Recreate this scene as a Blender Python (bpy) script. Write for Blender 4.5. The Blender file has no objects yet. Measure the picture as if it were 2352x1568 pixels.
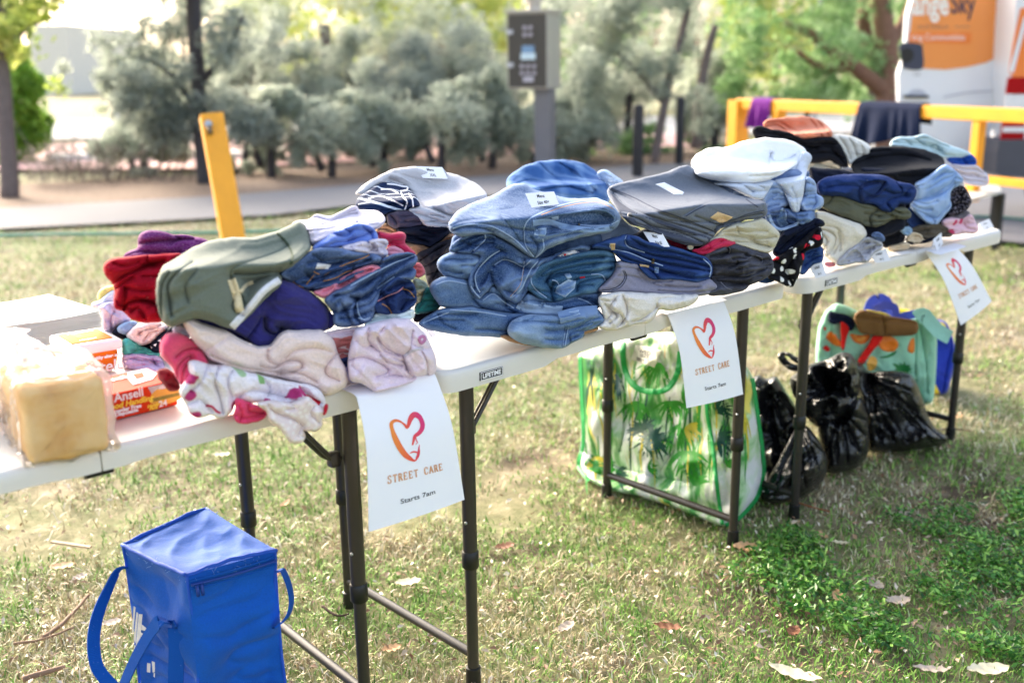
import bpy, bmesh, math, random
import numpy as np
from mathutils import Vector, Matrix
from mathutils.geometry import delaunay_2d_cdt
random.seed(7); RNG = np.random.default_rng(11)
scene = bpy.context.scene
COL = scene.collection

# ------------------------------------------------------------------ camera
CAM = np.array([-1.20341847, -1.48114603, 1.32905949])
YAW, PIT, ROL, FPX = 0.816787545, 0.260712519, -0.0138703971, 2379.5
fw = np.array([math.cos(PIT)*math.cos(YAW), math.cos(PIT)*math.sin(YAW), -math.sin(PIT)])
_r = np.array([math.sin(YAW), -math.cos(YAW), 0.0]); _u = np.cross(_r, fw)
rt = math.cos(ROL)*_r + math.sin(ROL)*_u
up = -math.sin(ROL)*_r + math.cos(ROL)*_u
cam = bpy.data.objects.new('camera', bpy.data.cameras.new('camera')); COL.objects.link(cam)
cam.matrix_world = Matrix(((rt[0], up[0], -fw[0], CAM[0]), (rt[1], up[1], -fw[1], CAM[1]),
                           (rt[2], up[2], -fw[2], CAM[2]), (0, 0, 0, 1)))
cam.data.sensor_width = 36; cam.data.lens = FPX/2352*36
cam.data.clip_start = 0.05; cam.data.clip_end = 2000
cam.data.dof.use_dof = True; cam.data.dof.focus_distance = 2.25; cam.data.dof.aperture_fstop = 2.3
scene.camera = cam

# ------------------------------------------------------------------ light
SUN_AZ = math.degrees(YAW) + 38; SUN_EL = 20
world = bpy.data.worlds.new('World'); scene.world = world; world.use_nodes = True
nt = world.node_tree; bg = nt.nodes['Background']
sky = nt.nodes.new('ShaderNodeTexSky'); sky.sky_type = 'NISHITA'; sky.sun_disc = False
sky.sun_elevation = math.radians(SUN_EL); sky.sun_rotation = math.radians(90 - SUN_AZ)
sky.air_density = 1.0; sky.dust_density = 7.0; sky.ozone_density = 1.0
hs = nt.nodes.new('ShaderNodeHueSaturation'); hs.inputs['Saturation'].default_value = 0.72
nt.links.new(sky.outputs[0], hs.inputs['Color']); nt.links.new(hs.outputs[0], bg.inputs[0])
bg.inputs[1].default_value = 0.15
sd = bpy.data.lights.new('sun', 'SUN'); sd.energy = 0.95; sd.angle = math.radians(30); sd.color = (1, .90, .74)
so = bpy.data.objects.new('sun', sd); COL.objects.link(so)
sv = Vector((math.cos(math.radians(SUN_AZ))*math.cos(math.radians(SUN_EL)), math.sin(math.radians(SUN_AZ))*math.cos(math.radians(SUN_EL)), math.sin(math.radians(SUN_EL))))
so.rotation_euler = sv.to_track_quat('Z', 'Y').to_euler()
scene.view_settings.view_transform = 'Standard'; scene.view_settings.look = 'None'
scene.view_settings.exposure = 2.28; scene.view_settings.gamma = 1

# ------------------------------------------------------------------ pixel -> place (survey of the photograph, 2352 px wide)
HT = 0.7565                       # table top height
def rays(p):
    p = np.atleast_2d(np.asarray(p, float))
    return fw[None] + rt[None]*((p[:, 0]-1176)/FPX)[:, None] - up[None]*((p[:, 1]-784)/FPX)[:, None]
def atz(x, y, z=0.0):
    d = rays((x, y))[0]; t = (z-CAM[2])/d[2]; return CAM + t*d
def atd(x, y, depth):
    return CAM + rays((x, y))[0]*depth
FR = {'F1': (0, 500, .31891), 'F2': (200, 500, .28061), 'F3': (200, 740, .38265), 'F4': (660, 380, .30618),
      'F5': (1000, 360, .31891), 'F6': (1400, 340, .28061), 'F7': (1780, 220, .30612), 'F8': (1350, 680, .46769),
      'G1': (200, 1200, .29777), 'G8': (1900, 680, .29333), 'G5': (1700, 0, .35714), 'E1': (0, 680, .31882),
      'Z2': (1000, 640, .42517), 'D': (0, 0, 1/.9408)}
def px(f, s):
    """'x,y x,y ...' in a survey frame -> list of points"""
    a, b, k = FR[f]
    return [((a+float(q.split(',')[0])*k)*.9408, (b+float(q.split(',')[1])*k)*.9408) for q in s.split()]

# ------------------------------------------------------------------ numpy noise
_perm = np.random.default_rng(3).permutation(512)
_grad = np.random.default_rng(5).normal(size=(512, 3)); _grad /= np.linalg.norm(_grad, axis=1)[:, None]
def pn(p):
    p = np.asarray(p, float)
    if p.shape[1] == 2: p = np.c_[p, np.zeros(len(p))]
    i = np.floor(p).astype(int); f = p-i; w = f*f*f*(f*(f*6-15)+10)
    out = 0
    for dx in (0, 1):
        for dy in (0, 1):
            for dz in (0, 1):
                h = _perm[(_perm[(_perm[(i[:, 0]+dx) & 511]+i[:, 1]+dy) & 511]+i[:, 2]+dz) & 511]
                g = _grad[h]; v = (g*(f-np.array([dx, dy, dz]))).sum(1)
                out = out + v*(w[:, 0] if dx else 1-w[:, 0])*(w[:, 1] if dy else 1-w[:, 1])*(w[:, 2] if dz else 1-w[:, 2])
    return out*1.5
def fbm(p, o=3):
    p = np.asarray(p, float); s = 0; a = 1
    for k in range(o): s = s+a*pn(p*2**k+k*17.3); a *= .5
    return s

# ------------------------------------------------------------------ materials
def srgb(h):
    if isinstance(h, tuple): return h
    c = [int(h[i:i+2], 16)/255 for i in (0, 2, 4)]
    return tuple((x/12.92 if x <= .04045 else ((x+.055)/1.055)**2.4) for x in c)
MATS = {}
def newmat(name):
    m = bpy.data.materials.new(name); m.use_nodes = True
    b = m.node_tree.nodes['Principled BSDF']; return m, m.node_tree, b
def N(nt, typ, **kw):
    n = nt.nodes.new(typ)
    for k, v in kw.items():
        if k in n.inputs: n.inputs[k].default_value = v
        else: setattr(n, k, v)
    return n
def mixrgb(nt, fac, a, b, mode='MIX'):
    m = nt.nodes.new('ShaderNodeMix'); m.data_type = 'RGBA'; m.blend_type = mode
    for s, v in ((0, fac), (6, a), (7, b)):
        if hasattr(v, 'links'): nt.links.new(v, m.inputs[s])
        else: m.inputs[s].default_value = v if s == 0 else (*v[:3], 1)
    return m.outputs[2]
def ramp(nt, fac, stops):
    r = nt.nodes.new('ShaderNodeValToRGB'); e = r.color_ramp.elements
    while len(e) < len(stops): e.new(.5)
    for k, (p, c) in enumerate(stops): e[k].position = p; e[k].color = (*c[:3], 1)
    nt.links.new(fac, r.inputs[0]); return r.outputs[0]
def coords(nt, which='Object', scale=1.0, rot=0, sc3=None):
    tc = nt.nodes.new('ShaderNodeTexCoord'); mp = nt.nodes.new('ShaderNodeMapping')
    mp.inputs['Scale'].default_value = sc3 or (scale,)*3; mp.inputs['Rotation'].default_value = (0, 0, rot)
    nt.links.new(tc.outputs[which], mp.inputs[0]); return mp.outputs[0]
def noise(nt, vec, scale, detail=3, rough=.55):
    n = nt.nodes.new('ShaderNodeTexNoise'); n.inputs['Scale'].default_value = scale
    n.inputs['Detail'].default_value = detail; n.inputs['Roughness'].default_value = rough
    nt.links.new(vec, n.inputs['Vector']); return n.outputs[0]
def bump(nt, b, h, strength=.3, dist=.002):
    n = nt.nodes.new('ShaderNodeBump'); n.inputs['Strength'].default_value = strength; n.inputs['Distance'].default_value = dist
    nt.links.new(h, n.inputs['Height'])
    nt.links.new(n.outputs[0], b.inputs['Normal'])
def mat(name, col, rough=.5, metal=0, var=.12, vs=8, bmp=0, bs=60, spec=None, coat=0):
    if name in MATS: return MATS[name]
    m, nt, b = newmat(name); c = srgb(col)
    v = coords(nt); n = noise(nt, v, vs, 4)
    nt.links.new(mixrgb(nt, n, tuple(x*(1-var) for x in c), tuple(min(1, x*(1+var)) for x in c)), b.inputs['Base Color'])
    b.inputs['Roughness'].default_value = rough; b.inputs['Metallic'].default_value = metal
    if spec is not None: b.inputs['Specular IOR Level'].default_value = spec
    if coat: b.inputs['Coat Weight'].default_value = coat
    if bmp: bump(nt, b, noise(nt, v, bs, 3), bmp, .003)
    MATS[name] = m; return m
def cloth(name, col, kind='plain', col2=None, var=.2, rough=.92, col3=None):
    """fabric: base colour, woven/knitted bump, worn edges for denim, printed patterns"""
    if name in MATS: return MATS[name]
    m, nt, b = newmat(name); c = srgb(col); L = nt.links
    uv = coords(nt, 'UV'); big = noise(nt, uv, 9, 3); fine = noise(nt, uv, 260, 2, .6)
    base = mixrgb(nt, big, tuple(x*(1-var) for x in c), tuple(min(1, x*(1+var)) for x in c))
    bh = noise(nt, uv, 420, 2, .6); bstr = .35
    if kind == 'denim':
        c2 = srgb(col2) if col2 else tuple(min(1, x*2.1+.07) for x in c)
        cr = nt.nodes.new('ShaderNodeAttribute'); cr.attribute_name = 'wear'
        w = nt.nodes.new('ShaderNodeMath'); w.operation = 'MULTIPLY_ADD'; L.new(noise(nt, uv, 30, 5, .7), w.inputs[0]); w.inputs[1].default_value = .5; L.new(cr.outputs['Fac'], w.inputs[2])
        wr = ramp(nt, w.outputs[0], [(.34, (0, 0, 0)), (.8, (.9, .9, .9))])
        base = mixrgb(nt, wr, base, c2)
        sp = ramp(nt, noise(nt, coords(nt, 'UV', sc3=(1, .8, 1)), 360, 2, .7), [(.42, (0, 0, 0)), (.66, (1, 1, 1))])
        mm = nt.nodes.new('ShaderNodeMath'); mm.operation = 'MULTIPLY'; L.new(sp, mm.inputs[0]); mm.inputs[1].default_value = .30
        base = mixrgb(nt, mm.outputs[0], base, c2); bstr = .5
    elif kind == 'marl':
        c2 = srgb(col2 or 'ffffff'); sp = ramp(nt, noise(nt, coords(nt, 'UV', sc3=(1, 2.2, 1)), 260, 2, .8), [(.48, (0, 0, 0)), (.75, (1, 1, 1))])
        mm = nt.nodes.new('ShaderNodeMath'); mm.operation = 'MULTIPLY'; L.new(sp, mm.inputs[0]); mm.inputs[1].default_value = .7
        base = mixrgb(nt, mm.outputs[0], base, c2)
    elif kind in ('dots', 'floral', 'speckle'):
        v = nt.nodes.new('ShaderNodeTexVoronoi'); v.voronoi_dimensions = '2D'; v.inputs['Scale'].default_value = {'dots': 34, 'floral': 30, 'speckle': 90}[kind]
        v.inputs['Randomness'].default_value = .55 if kind == 'dots' else .9; L.new(uv, v.inputs['Vector'])
        r = .2 if kind == 'dots' else .26
        msk = ramp(nt, v.outputs['Distance'], [(r, (1, 1, 1)), (r+.05, (0, 0, 0))])
        sel = nt.nodes.new('ShaderNodeSeparateColor'); L.new(v.outputs['Color'], sel.inputs[0])
        pick = ramp(nt, sel.outputs[0], [(.0, srgb(col2)), (.62, srgb(col2)), (.66, srgb(col3 or col2)), (1, srgb(col3 or col2))])
        if kind == 'floral':
            keep = ramp(nt, sel.outputs[1], [(.45, (0, 0, 0)), (.5, (1, 1, 1))])
            mk = nt.nodes.new('ShaderNodeMath'); mk.operation = 'MULTIPLY'; L.new(msk, mk.inputs[0]); L.new(keep, mk.inputs[1]); msk = mk.outputs[0]
        base = mixrgb(nt, msk, base, pick)
    elif kind in ('stripes', 'plaid'):
        w = nt.nodes.new('ShaderNodeTexWave'); w.inputs['Scale'].default_value = 8 if kind == 'stripes' else 5.5; w.inputs['Distortion'].default_value = .3
        w.bands_direction = 'Y'; w.inputs['Detail Scale'].default_value = .6
        L.new(coords(nt, 'UV', rot=.35), w.inputs['Vector'])
        msk = ramp(nt, w.outputs['Fac'], [(.93, (0, 0, 0)), (.965, (1, 1, 1))])
        if kind == 'plaid':
            w2 = nt.nodes.new('ShaderNodeTexWave'); w2.inputs['Scale'].default_value = 4; w2.inputs['Distortion'].default_value = 1; L.new(coords(nt, 'UV', rot=.3), w2.inputs['Vector'])
            m2 = ramp(nt, w2.outputs['Fac'], [(.6, (0, 0, 0)), (1, (.55, .55, .55))])
            msk = mixrgb(nt, .5, ramp(nt, w.outputs['Fac'], [(.55, (0, 0, 0)), (1, (.6, .6, .6))]), m2)
        base = mixrgb(nt, msk, base, srgb(col2))
    elif kind == 'knit':
        w = nt.nodes.new('ShaderNodeTexWave'); w.inputs['Scale'].default_value = 75; w.inputs['Distortion'].default_value = 3; w.inputs['Detail'].default_value = 1
        L.new(coords(nt, 'UV', rot=.5), w.inputs['Vector']); bh = w.outputs['Fac']; bstr = .3
        ln = ramp(nt, noise(nt, uv, 150, 2, .5), [(.7, (0, 0, 0)), (.76, (1, 1, 1))]); base = mixrgb(nt, ln, base, tuple(min(1, x*1.2+.12) for x in c))
    if kind in ('plain', 'fleece', 'floral'):
        fz = ramp(nt, fine, [(.3, (.8, .8, .8)), (.75, (1.0, 1.0, 1.0))]); base = mixrgb(nt, 1.0, base, fz, 'MULTIPLY')
    L.new(base, b.inputs['Base Color']); b.inputs['Roughness'].default_value = rough
    b.inputs['Specular IOR Level'].default_value = .2
    if kind == 'fleece' or kind == 'plain':
        b.inputs['Sheen Weight'].default_value = (.25 if kind == 'fleece' else .12)*min(1, max(c)*2.2); b.inputs['Sheen Roughness'].default_value = .5
    mixb = nt.nodes.new('ShaderNodeMath'); mixb.operation = 'ADD'; L.new(bh, mixb.inputs[0]); 
    mb2 = nt.nodes.new('ShaderNodeMath'); mb2.operation = 'MULTIPLY'; L.new(noise(nt, uv, 55, 3), mb2.inputs[0]); mb2.inputs[1].default_value = 2.6; L.new(mb2.outputs[0], mixb.inputs[1])
    bump(nt, b, mixb.outputs[0], bstr, .0016)
    MATS[name] = m; return m

# ------------------------------------------------------------------ objects
def tag(o, label=None, cat=None, group=None, kind=None):
    if label: o['label'] = label
    if cat: o['category'] = cat
    if group: o['group'] = group
    if kind: o['kind'] = kind
    return o
def loc_of(o): return np.array(o.location)
def link(name, V, F, m, parent=None, origin=None, smooth=True, uv=None, attr=None, sharp=None):
    V = np.asarray(V, float)
    if parent is not None: base = ORG[parent.name]
    elif origin is not None: base = np.array(origin, float)
    else: base = np.array([V[:, 0].mean(), V[:, 1].mean(), V[:, 2].min()])
    me = bpy.data.meshes.new(name); me.from_pydata((V-base).tolist(), [], [list(map(int, f)) for f in F]); me.update()
    if uv is not None:
        ul = me.uv_layers.new(name='uv'); li = np.zeros(len(me.loops), int); me.loops.foreach_get('vertex_index', li)
        ul.data.foreach_set('uv', np.asarray(uv)[li].astype(np.float32).ravel())
    for k, a in (attr or {}).items():
        at = me.attributes.new(k, 'FLOAT', 'POINT'); at.data.foreach_set('value', np.asarray(a, np.float32))
    if smooth: me.polygons.foreach_set('use_smooth', [True]*len(me.polygons))
    if smooth and sharp:
        me.set_sharp_from_angle(angle=math.radians(sharp))
    for mm in (m if isinstance(m, (list, tuple)) else [m]): me.materials.append(mm)
    o = bpy.data.objects.new(name, me); COL.objects.link(o)
    if parent is not None: o.parent = parent; ORG[o.name] = base
    else: o.location = base; ORG[o.name] = base
    return o
ORG = {}
def root(name, loc, label=None, cat=None, group=None, rz=0):
    o = bpy.data.objects.new(name, None); COL.objects.link(o); o.location = loc; o.rotation_euler = (0, 0, rz); o.empty_display_size = .05
    ORG[o.name] = np.array(loc, float); return tag(o, label, cat, group)
def copy_tree(o, parent=None):
    c = o.copy(); COL.objects.link(c)
    if parent is not None: c.parent = parent
    for ch in [x for x in o.children]: copy_tree(ch, c)
    return c
class MB:
    def __init__(s): s.V = []; s.F = []
    def add(s, V, F):
        n = len(s.V); s.V += [tuple(v) for v in V]; s.F += [tuple(i+n for i in f) for f in F]; return s
    def tube(s, P, r, seg=10, cap=True, flat=None):
        P = [np.array(p, float) for p in P]; n = len(P); rr = r if hasattr(r, '__len__') else [r]*n
        prev = None; V = []
        for i in range(n):
            t = P[min(i+1, n-1)]-P[max(i-1, 0)]; t /= (np.linalg.norm(t)+1e-12)
            a = prev if prev is not None else (np.array([0, 0, 1.]) if abs(t[2]) < .9 else np.array([1., 0, 0]))
            a = a-t*(a@t); a /= np.linalg.norm(a)+1e-12; prev = a; b = np.cross(t, a)
            for k in range(seg):
                q = 2*math.pi*k/seg; V.append(P[i]+a*math.cos(q)*rr[i]+b*math.sin(q)*rr[i]*(flat or 1))
        F = [(i*seg+k, i*seg+(k+1) % seg, (i+1)*seg+(k+1) % seg, (i+1)*seg+k) for i in range(n-1) for k in range(seg)]
        if cap: F += [tuple(range(seg))[::-1], tuple((n-1)*seg+k for k in range(seg))]
        return s.add(V, F)
    def box(s, c, size, yaw=0, bev=.0, pitch=0):
        bm = bmesh.new(); bmesh.ops.create_cube(bm, size=1)
        for v in bm.verts: v.co = Vector((v.co.x*size[0], v.co.y*size[1], v.co.z*size[2]))
        if bev: bmesh.ops.bevel(bm, geom=bm.edges[:], offset=bev, segments=2, profile=.6, affect='EDGES')
        R = Matrix.Rotation(yaw, 3, 'Z') @ Matrix.Rotation(pitch, 3, 'Y')
        V = [tuple(R @ v.co + Vector(c)) for v in bm.verts]; bm.verts.index_update()
        F = [tuple(v.index for v in f.verts) for f in bm.faces]; bm.free(); return s.add(V, F)
    def build(s, name, m, parent=None, **k): return link(name, s.V, s.F, m, parent, **k)

def text_mesh(s, size=1.0, bold=0.0, shear=0.0, sx=1.0, ext=0.0):
    """built-in font -> verts (N,3) centred on x, baseline y=0, faces"""
    cu = bpy.data.curves.new('t', 'FONT'); cu.body = s; cu.size = size; cu.align_x = 'CENTER'; cu.offset = bold; cu.shear = shear; cu.resolution_u = 3
    o = bpy.data.objects.new('t', cu); COL.objects.link(o); bpy.context.view_layer.update()
    me = bpy.data.meshes.new_from_object(o.evaluated_get(bpy.context.evaluated_depsgraph_get()))
    V = np.array([v.co[:] for v in me.vertices]).reshape(-1, 3)*np.array([sx, 1, 1]); F = [tuple(p.vertices) for p in me.polygons]
    bpy.data.objects.remove(o); bpy.data.curves.remove(cu); bpy.data.meshes.remove(me); return V, F
# ------------------------------------------------------------------ folded garments: real padded volumes with folds
def crom(P, step=5.0, closed=True, tens=.5):
    P = np.asarray(P, float); n = len(P); out = []
    for i in range(n if closed else n-1):
        p0, p1, p2, p3 = (P[(i-1) % n], P[i], P[(i+1) % n], P[(i+2) % n]) if closed else (P[max(i-1, 0)], P[i], P[i+1], P[min(i+2, n-1)])
        k = max(1, int(round(np.linalg.norm(p2-p1)/step)))
        for j in range(k):
            t = j/k; t2 = t*t; t3 = t2*t
            out.append(.5*((2*p1)+(-p0+p2)*t+(2*p0-5*p1+4*p2-p3)*t2+(-p0+3*p1-3*p2+p3)*t3))
    if not closed: out.append(P[-1])
    return np.array(out)
def linres(P, step=4.0):
    P = np.asarray(P, float); o = []
    for i in range(len(P)):
        a, b = P[i], P[(i+1) % len(P)]; k = max(1, int(np.linalg.norm(b-a)/step)); o += [a+(b-a)*j/k for j in range(k)]
    return np.array(o)
def segdist(Q, P, closed=True, signed=False):
    Q = np.asarray(Q, float); A = P; B = np.roll(P, -1, 0)
    if not closed: A, B = P[:-1], P[1:]
    best = np.full(len(Q), 1e9); sg = np.zeros(len(Q))
    for a, b in zip(A, B):
        ab = b-a; L = ab@ab+1e-12
        t = np.clip(((Q-a)@ab)/L, 0, 1); dd = Q-(a+t[:, None]*ab); d = np.hypot(dd[:, 0], dd[:, 1])
        m = d < best; best[m] = d[m]
        if signed: sg[m] = np.sign((ab[0]*(Q[:, 1]-a[1])-ab[1]*(Q[:, 0]-a[0]))[m])
    return (best, sg) if signed else best
def inside(Q, P):
    x, y = Q[:, 0], Q[:, 1]; r = np.zeros(len(Q), bool); n = len(P)
    for i in range(n):
        x1, y1 = P[i]; x2, y2 = P[(i+1) % n]
        if y1 == y2: continue
        c = ((y1 > y) != (y2 > y)) & (x < (x2-x1)*(y-y1)/(y2-y1)+x1); r ^= c
    return r
def triang(out, s, lines=()):
    """dense triangulation of an outline, with points along the crease lines"""
    lo, hi = out.min(0), out.max(0); xs = np.arange(lo[0], hi[0], s); ys = np.arange(lo[1], hi[1], s*.87)
    g = np.array([(x+(s/2 if j & 1 else 0), y) for j, y in enumerate(ys) for x in xs])
    if len(g):
        g = g+np.random.default_rng(1).uniform(-.12, .12, g.shape)*s
        g = g[inside(g, out)]
        if len(g): g = g[segdist(g, out) > s*.55]
    if len(g) and len(lines):
        ex = []
        for P in lines:
            Q = crom(P, 2.2, False) if len(P) > 2 else P
            tg = np.gradient(Q, axis=0); tg /= np.hypot(tg[:, 0], tg[:, 1])[:, None]+1e-9; nn = np.c_[-tg[:, 1], tg[:, 0]]
            g = g[segdist(g, Q, False) > 2.6] if len(g) else g
            for o_ in (0, 1.9, -1.9):
                q = Q+nn*o_; ok = np.ones(len(q), bool)
                for e_ in ex: ok &= (np.hypot(q[:, None, 0]-e_[None, :, 0], q[:, None, 1]-e_[None, :, 1]).min(1) > 1.2) if len(e_) else True
                q = q[ok]; q = q[inside(q, out)] if len(q) else q; q = q[segdist(q, out) > 1.2] if len(q) else q
                if len(q): ex.append(q)
        if ex: g = np.vstack([g]+ex) if len(g) else np.vstack(ex)
    pts = np.vstack([out, g]) if len(g) else out
    r = delaunay_2d_cdt([Vector(p) for p in pts], [], [list(range(len(out)))], 1, 1e-4)
    return np.array([v[:] for v in r[0]]), [tuple(f) for f in r[2]]
PILES = {}; GL = []
def pile(name, p, ang, z=HT): PILES[name] = (atz(p[0], p[1], z), math.radians(ang))
class G: pass
STEP = 3.2; WAMP = 2.5; RWF = .62; RDF = 1.5; LAMP = 1.7
def garment(name, label, out, m, pl, off=0.0, cap=None, back=.2, R=.022, D=.14, zmin=HT+.002, cr=(), pits=(), wr=(.004, .03, 0, 2.5),
            lump=.008, cat='clothing', group=None, grow=2.0, parent=None, step=None, seed=None, thin=False, smoothout=True, pl2=None):
    g = G(); seed = seed if seed is not None else (hash_name(label or name) % 97)
    W, a = PILES[pl] if isinstance(pl, str) else pl
    if cat == 'clothing': R = max(.007, R*.68)
    u = np.array([math.cos(a), math.sin(a), 0]); n = np.array([math.sin(a), -math.cos(a), 0]); W = W+n*off
    out = np.asarray(out, float)
    ar = .5*np.sum(out[:, 0]*np.roll(out[:, 1], -1)-np.roll(out[:, 0], -1)*out[:, 1])
    if ar < 0: out = out[::-1]
    poly = linres(out, 4.5)
    for _ in range(3): poly = poly*.5+(np.roll(poly, 1, 0)+np.roll(poly, -1, 0))*.25
    if cat == 'clothing': poly = poly+1.5*np.c_[pn(np.c_[poly*.055, np.full(len(poly), 3.1)]), pn(np.c_[poly*.055, np.full(len(poly), 8.1)])]
    if grow:
        tg = np.roll(poly, -1, 0)-np.roll(poly, 1, 0); tg /= np.hypot(tg[:, 0], tg[:, 1])[:, None]+1e-9
        poly = poly+np.c_[tg[:, 1], -tg[:, 0]]*grow
    zc = None; zc0 = None
    if cap is not None:
        d = rays(cap)[0]; t = ((W-CAM)@n)/(d@n); zc = CAM[2]+t*d[2]
    ctr = poly.mean(0)
    def tb(Q):
        d = rays(Q); dn = d@n; dn = np.where(np.abs(dn) < .05, -.05, dn)
        t = ((W-CAM)@n)/dn; t = np.clip(t, .3, 30); Z = CAM[2]+t*d[:, 2]
        if pl2 is not None:
            n2 = np.array([math.sin(pl2[1]), -math.cos(pl2[1]), 0]); t2 = ((pl2[0]+n2*off-CAM)@n2)/(d@n2); t2 = np.where(t2 > 0, t2, t); t = np.maximum(t, t2); Z = CAM[2]+t*d[:, 2]
        if zc is not None:
            zcv = zc+.014*pn(np.c_[np.asarray(Q)*.0011*7, np.full(len(Q), seed*.77)])
            tt = np.where(d[:, 2] < -.01, (zcv-CAM[2])/np.minimum(d[:, 2], -.01), t+9)
            e = np.maximum(tt-t, 0); e = e*e/(e+.06); t = np.where(Z > zcv, t+back*np.tanh(e/back), t)
        if zmin is not None:
            lowm = Z < zmin; t = np.where(lowm, (zmin-CAM[2])/np.minimum(d[:, 2], -.01), t)
        return t
    t0 = float(tb(ctr[None])[0]); mpp = t0/FPX
    g.mpp = mpp; g.t0 = t0; g.poly = poly
    hem = cat == 'clothing' and R > .009 and 'deep inside' not in (label or '')
    crs = [(crom(np.asarray(c[0], float), 6, False), c[1], c[2]) for c in cr]
    if name in ('folded_jeans', 'folded_shorts', 'folded_trousers', 'folded_tshirt', 'folded_garment', 'folded_shirt', 'folded_trackpants', 'black_jeans', 'folded_jumper') and 'deep inside' not in (label or ''):
        rr0 = random.Random(seed); lo, hi = poly.min(0), poly.max(0); Wp = hi[0]-lo[0]
        xs_ = np.linspace(lo[0]+.06*Wp, hi[0]-.05*Wp, 9); tp, bt_ = [], []
        for x in xs_:
            near_ = poly[np.abs(poly[:, 0]-x) < max(6, Wp*.05)]; tp.append(near_[:, 1].min()); bt_.append(near_[:, 1].max())
        tp, bt_ = np.array(tp), np.array(bt_)
        if cap is not None: tp = np.maximum(tp, np.minimum(cap[1]-5, bt_-12))
        nl_ = int(np.clip(round((bt_-tp).mean()*mpp/.0155), 1, 6))-(1 if len(crs) >= 4 else 0)
        for k in range(nl_):
            f = (k+1+rr0.uniform(-.15, .15))/(nl_+1); a0_ = rr0.randrange(0, 5); a1_ = min(8, a0_+rr0.randrange(3, 8))
            L_ = np.c_[xs_, tp*(1-f)+bt_*f+np.array([rr0.uniform(-1.6, 1.6) for _ in xs_])][a0_:a1_+1]
            if len(L_) > 2: crs.append((crom(L_, 6, False), .0062, .008))
    pts_ = [(crom(np.asarray(c[0], float), 5), c[1], c[2]) for c in pits]
    amp, wl, ang, st = wr; wl *= 1.25
    ca, sa = math.cos(math.radians(ang)), math.sin(math.radians(ang))
    def disp(Q):
        do = segdist(Q, poly); do = np.where(inside(Q, poly), do, 0)*mpp
        q = 1-np.minimum(do/(R*RWF), 1); bul = R*RDF*np.maximum(0, 1-q**2.3)**(1/2.3)
        M = Q*mpp; x = M[:, 0]*ca+M[:, 1]*sa; y = -M[:, 0]*sa+M[:, 1]*ca
        e = np.minimum(1, do/(R*.8))
        x2 = x+.018*pn(np.c_[M*14, np.full(len(M), seed*1.3)])
        y2 = y+.018*pn(np.c_[M*14+9, np.full(len(M), seed*1.7)])
        w1 = 1-np.abs(pn(np.c_[x2/wl/st, y2/wl, np.full(len(M), seed*.7)]))*1.9
        w2 = 1-np.abs(pn(np.c_[x2/wl/st*2.1+5, y2/wl*2.1, np.full(len(M), seed*.9)]))*1.9
        msk = np.clip(.55+.9*pn(np.c_[M*9, np.full(len(M), seed*.31)]), .1, 1.2)
        w3 = 1-np.abs(pn(np.c_[x2/wl/(st*.6)*.55+3, y2/wl*.5, np.full(len(M), seed*1.1)]))*1.7
        wv = amp*WAMP*msk*(np.maximum(w1, 0)**2+.4*np.maximum(w2, 0)**2+1.9*np.maximum(w3, 0)**2)*e
        wv = wv-amp*.9*np.exp(-np.abs(pn(np.c_[x2/wl/st*.45+31, y2/wl*.42, np.full(len(M), seed*.53)]))*16)*msk*e
        lp = lump*LAMP*pn(np.c_[M*11, np.full(len(M), seed*2.1)])*e
        c = np.zeros(len(Q))
        if hem:
            hm = np.clip(pn(np.c_[M*13, np.full(len(M), seed*.61)])*2.4+.35, 0, 1)
            c += hm*(.0042*np.exp(-np.abs(do-.0085)/.0014)+.0030*np.exp(-np.abs(do-.0185)/.0014)*(do < .05))
        for P, dep, w in crs:
            if dep < 0:      # a lapped edge: sharp step with a slow return on the far side
                d, s = segdist(Q, P, False, True); d = d*mpp
                c += -dep*np.exp(-d/w)*np.where(s > 0, 1, -.35)*np.minimum(1, d/.0010)+.003*np.exp(-d/.002)
            else:
                d = segdist(Q, P, False)*mpp; c += (dep*.95+.003)*np.exp(-d/.0026)+dep*.75*np.exp(-d/(w*.75))+dep*.25*np.exp(-(d/w/2)**2)
        for P, dep, w in pts_:
            d = segdist(Q, P)*mpp; s = np.clip(d/w, 0, 1); c += np.where(inside(Q, P), dep*s*s*(3-2*s), 0)
        return bul+wv+lp-c, bul, e, c, wv
    g.t = lambda Q: tb(np.atleast_2d(Q))-disp(np.atleast_2d(np.asarray(Q, float)))[0]
    V2, F = triang(poly, step or STEP, [P for P, _, _ in crs] if thin is False else [])
    if len(F) == 0: print('EMPTY', name, label)
    T = tb(V2); dd, bul, e, c, wv = disp(V2); rr_ = rays(V2)
    front = CAM+rr_*(T-dd)[:, None]
    do = segdist(V2, poly)*mpp; bd = do < .15*mpp
    Rb = max(R, D*.45); q = 1-np.minimum(do/Rb, 1); bk = D*np.sqrt(np.maximum(0, 1-q*q))
    backp = CAM+rr_*(T-np.minimum(dd, 0)+bk+.001)[:, None]
    if zmin is not None: backp[:, 2] = np.maximum(backp[:, 2], zmin)
    idx = np.full(len(V2), -1); k = len(V2); extra = []
    for i in range(len(V2)):
        if bd[i]: idx[i] = i
        else: idx[i] = k; k += 1; extra.append(i)
    V = np.vstack([front, backp[extra]]) if extra else front
    # camera-facing winding for the front
    FF = []; sgn = 0
    for f in F:
        a_, b_, c_ = V2[f[0]], V2[f[1]], V2[f[2]]; cr_ = (b_[0]-a_[0])*(c_[1]-a_[1])-(b_[1]-a_[1])*(c_[0]-a_[0])
        f = f if cr_ < 0 else f[::-1]
        FF.append(f); FF.append(tuple(idx[j] for j in f[::-1]))
    # unrolled cloth coordinates
    U = (front-W)@u; vv = (front[:, 2]-HT)+np.maximum(0, (T-dd)-(t0))*.7
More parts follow.
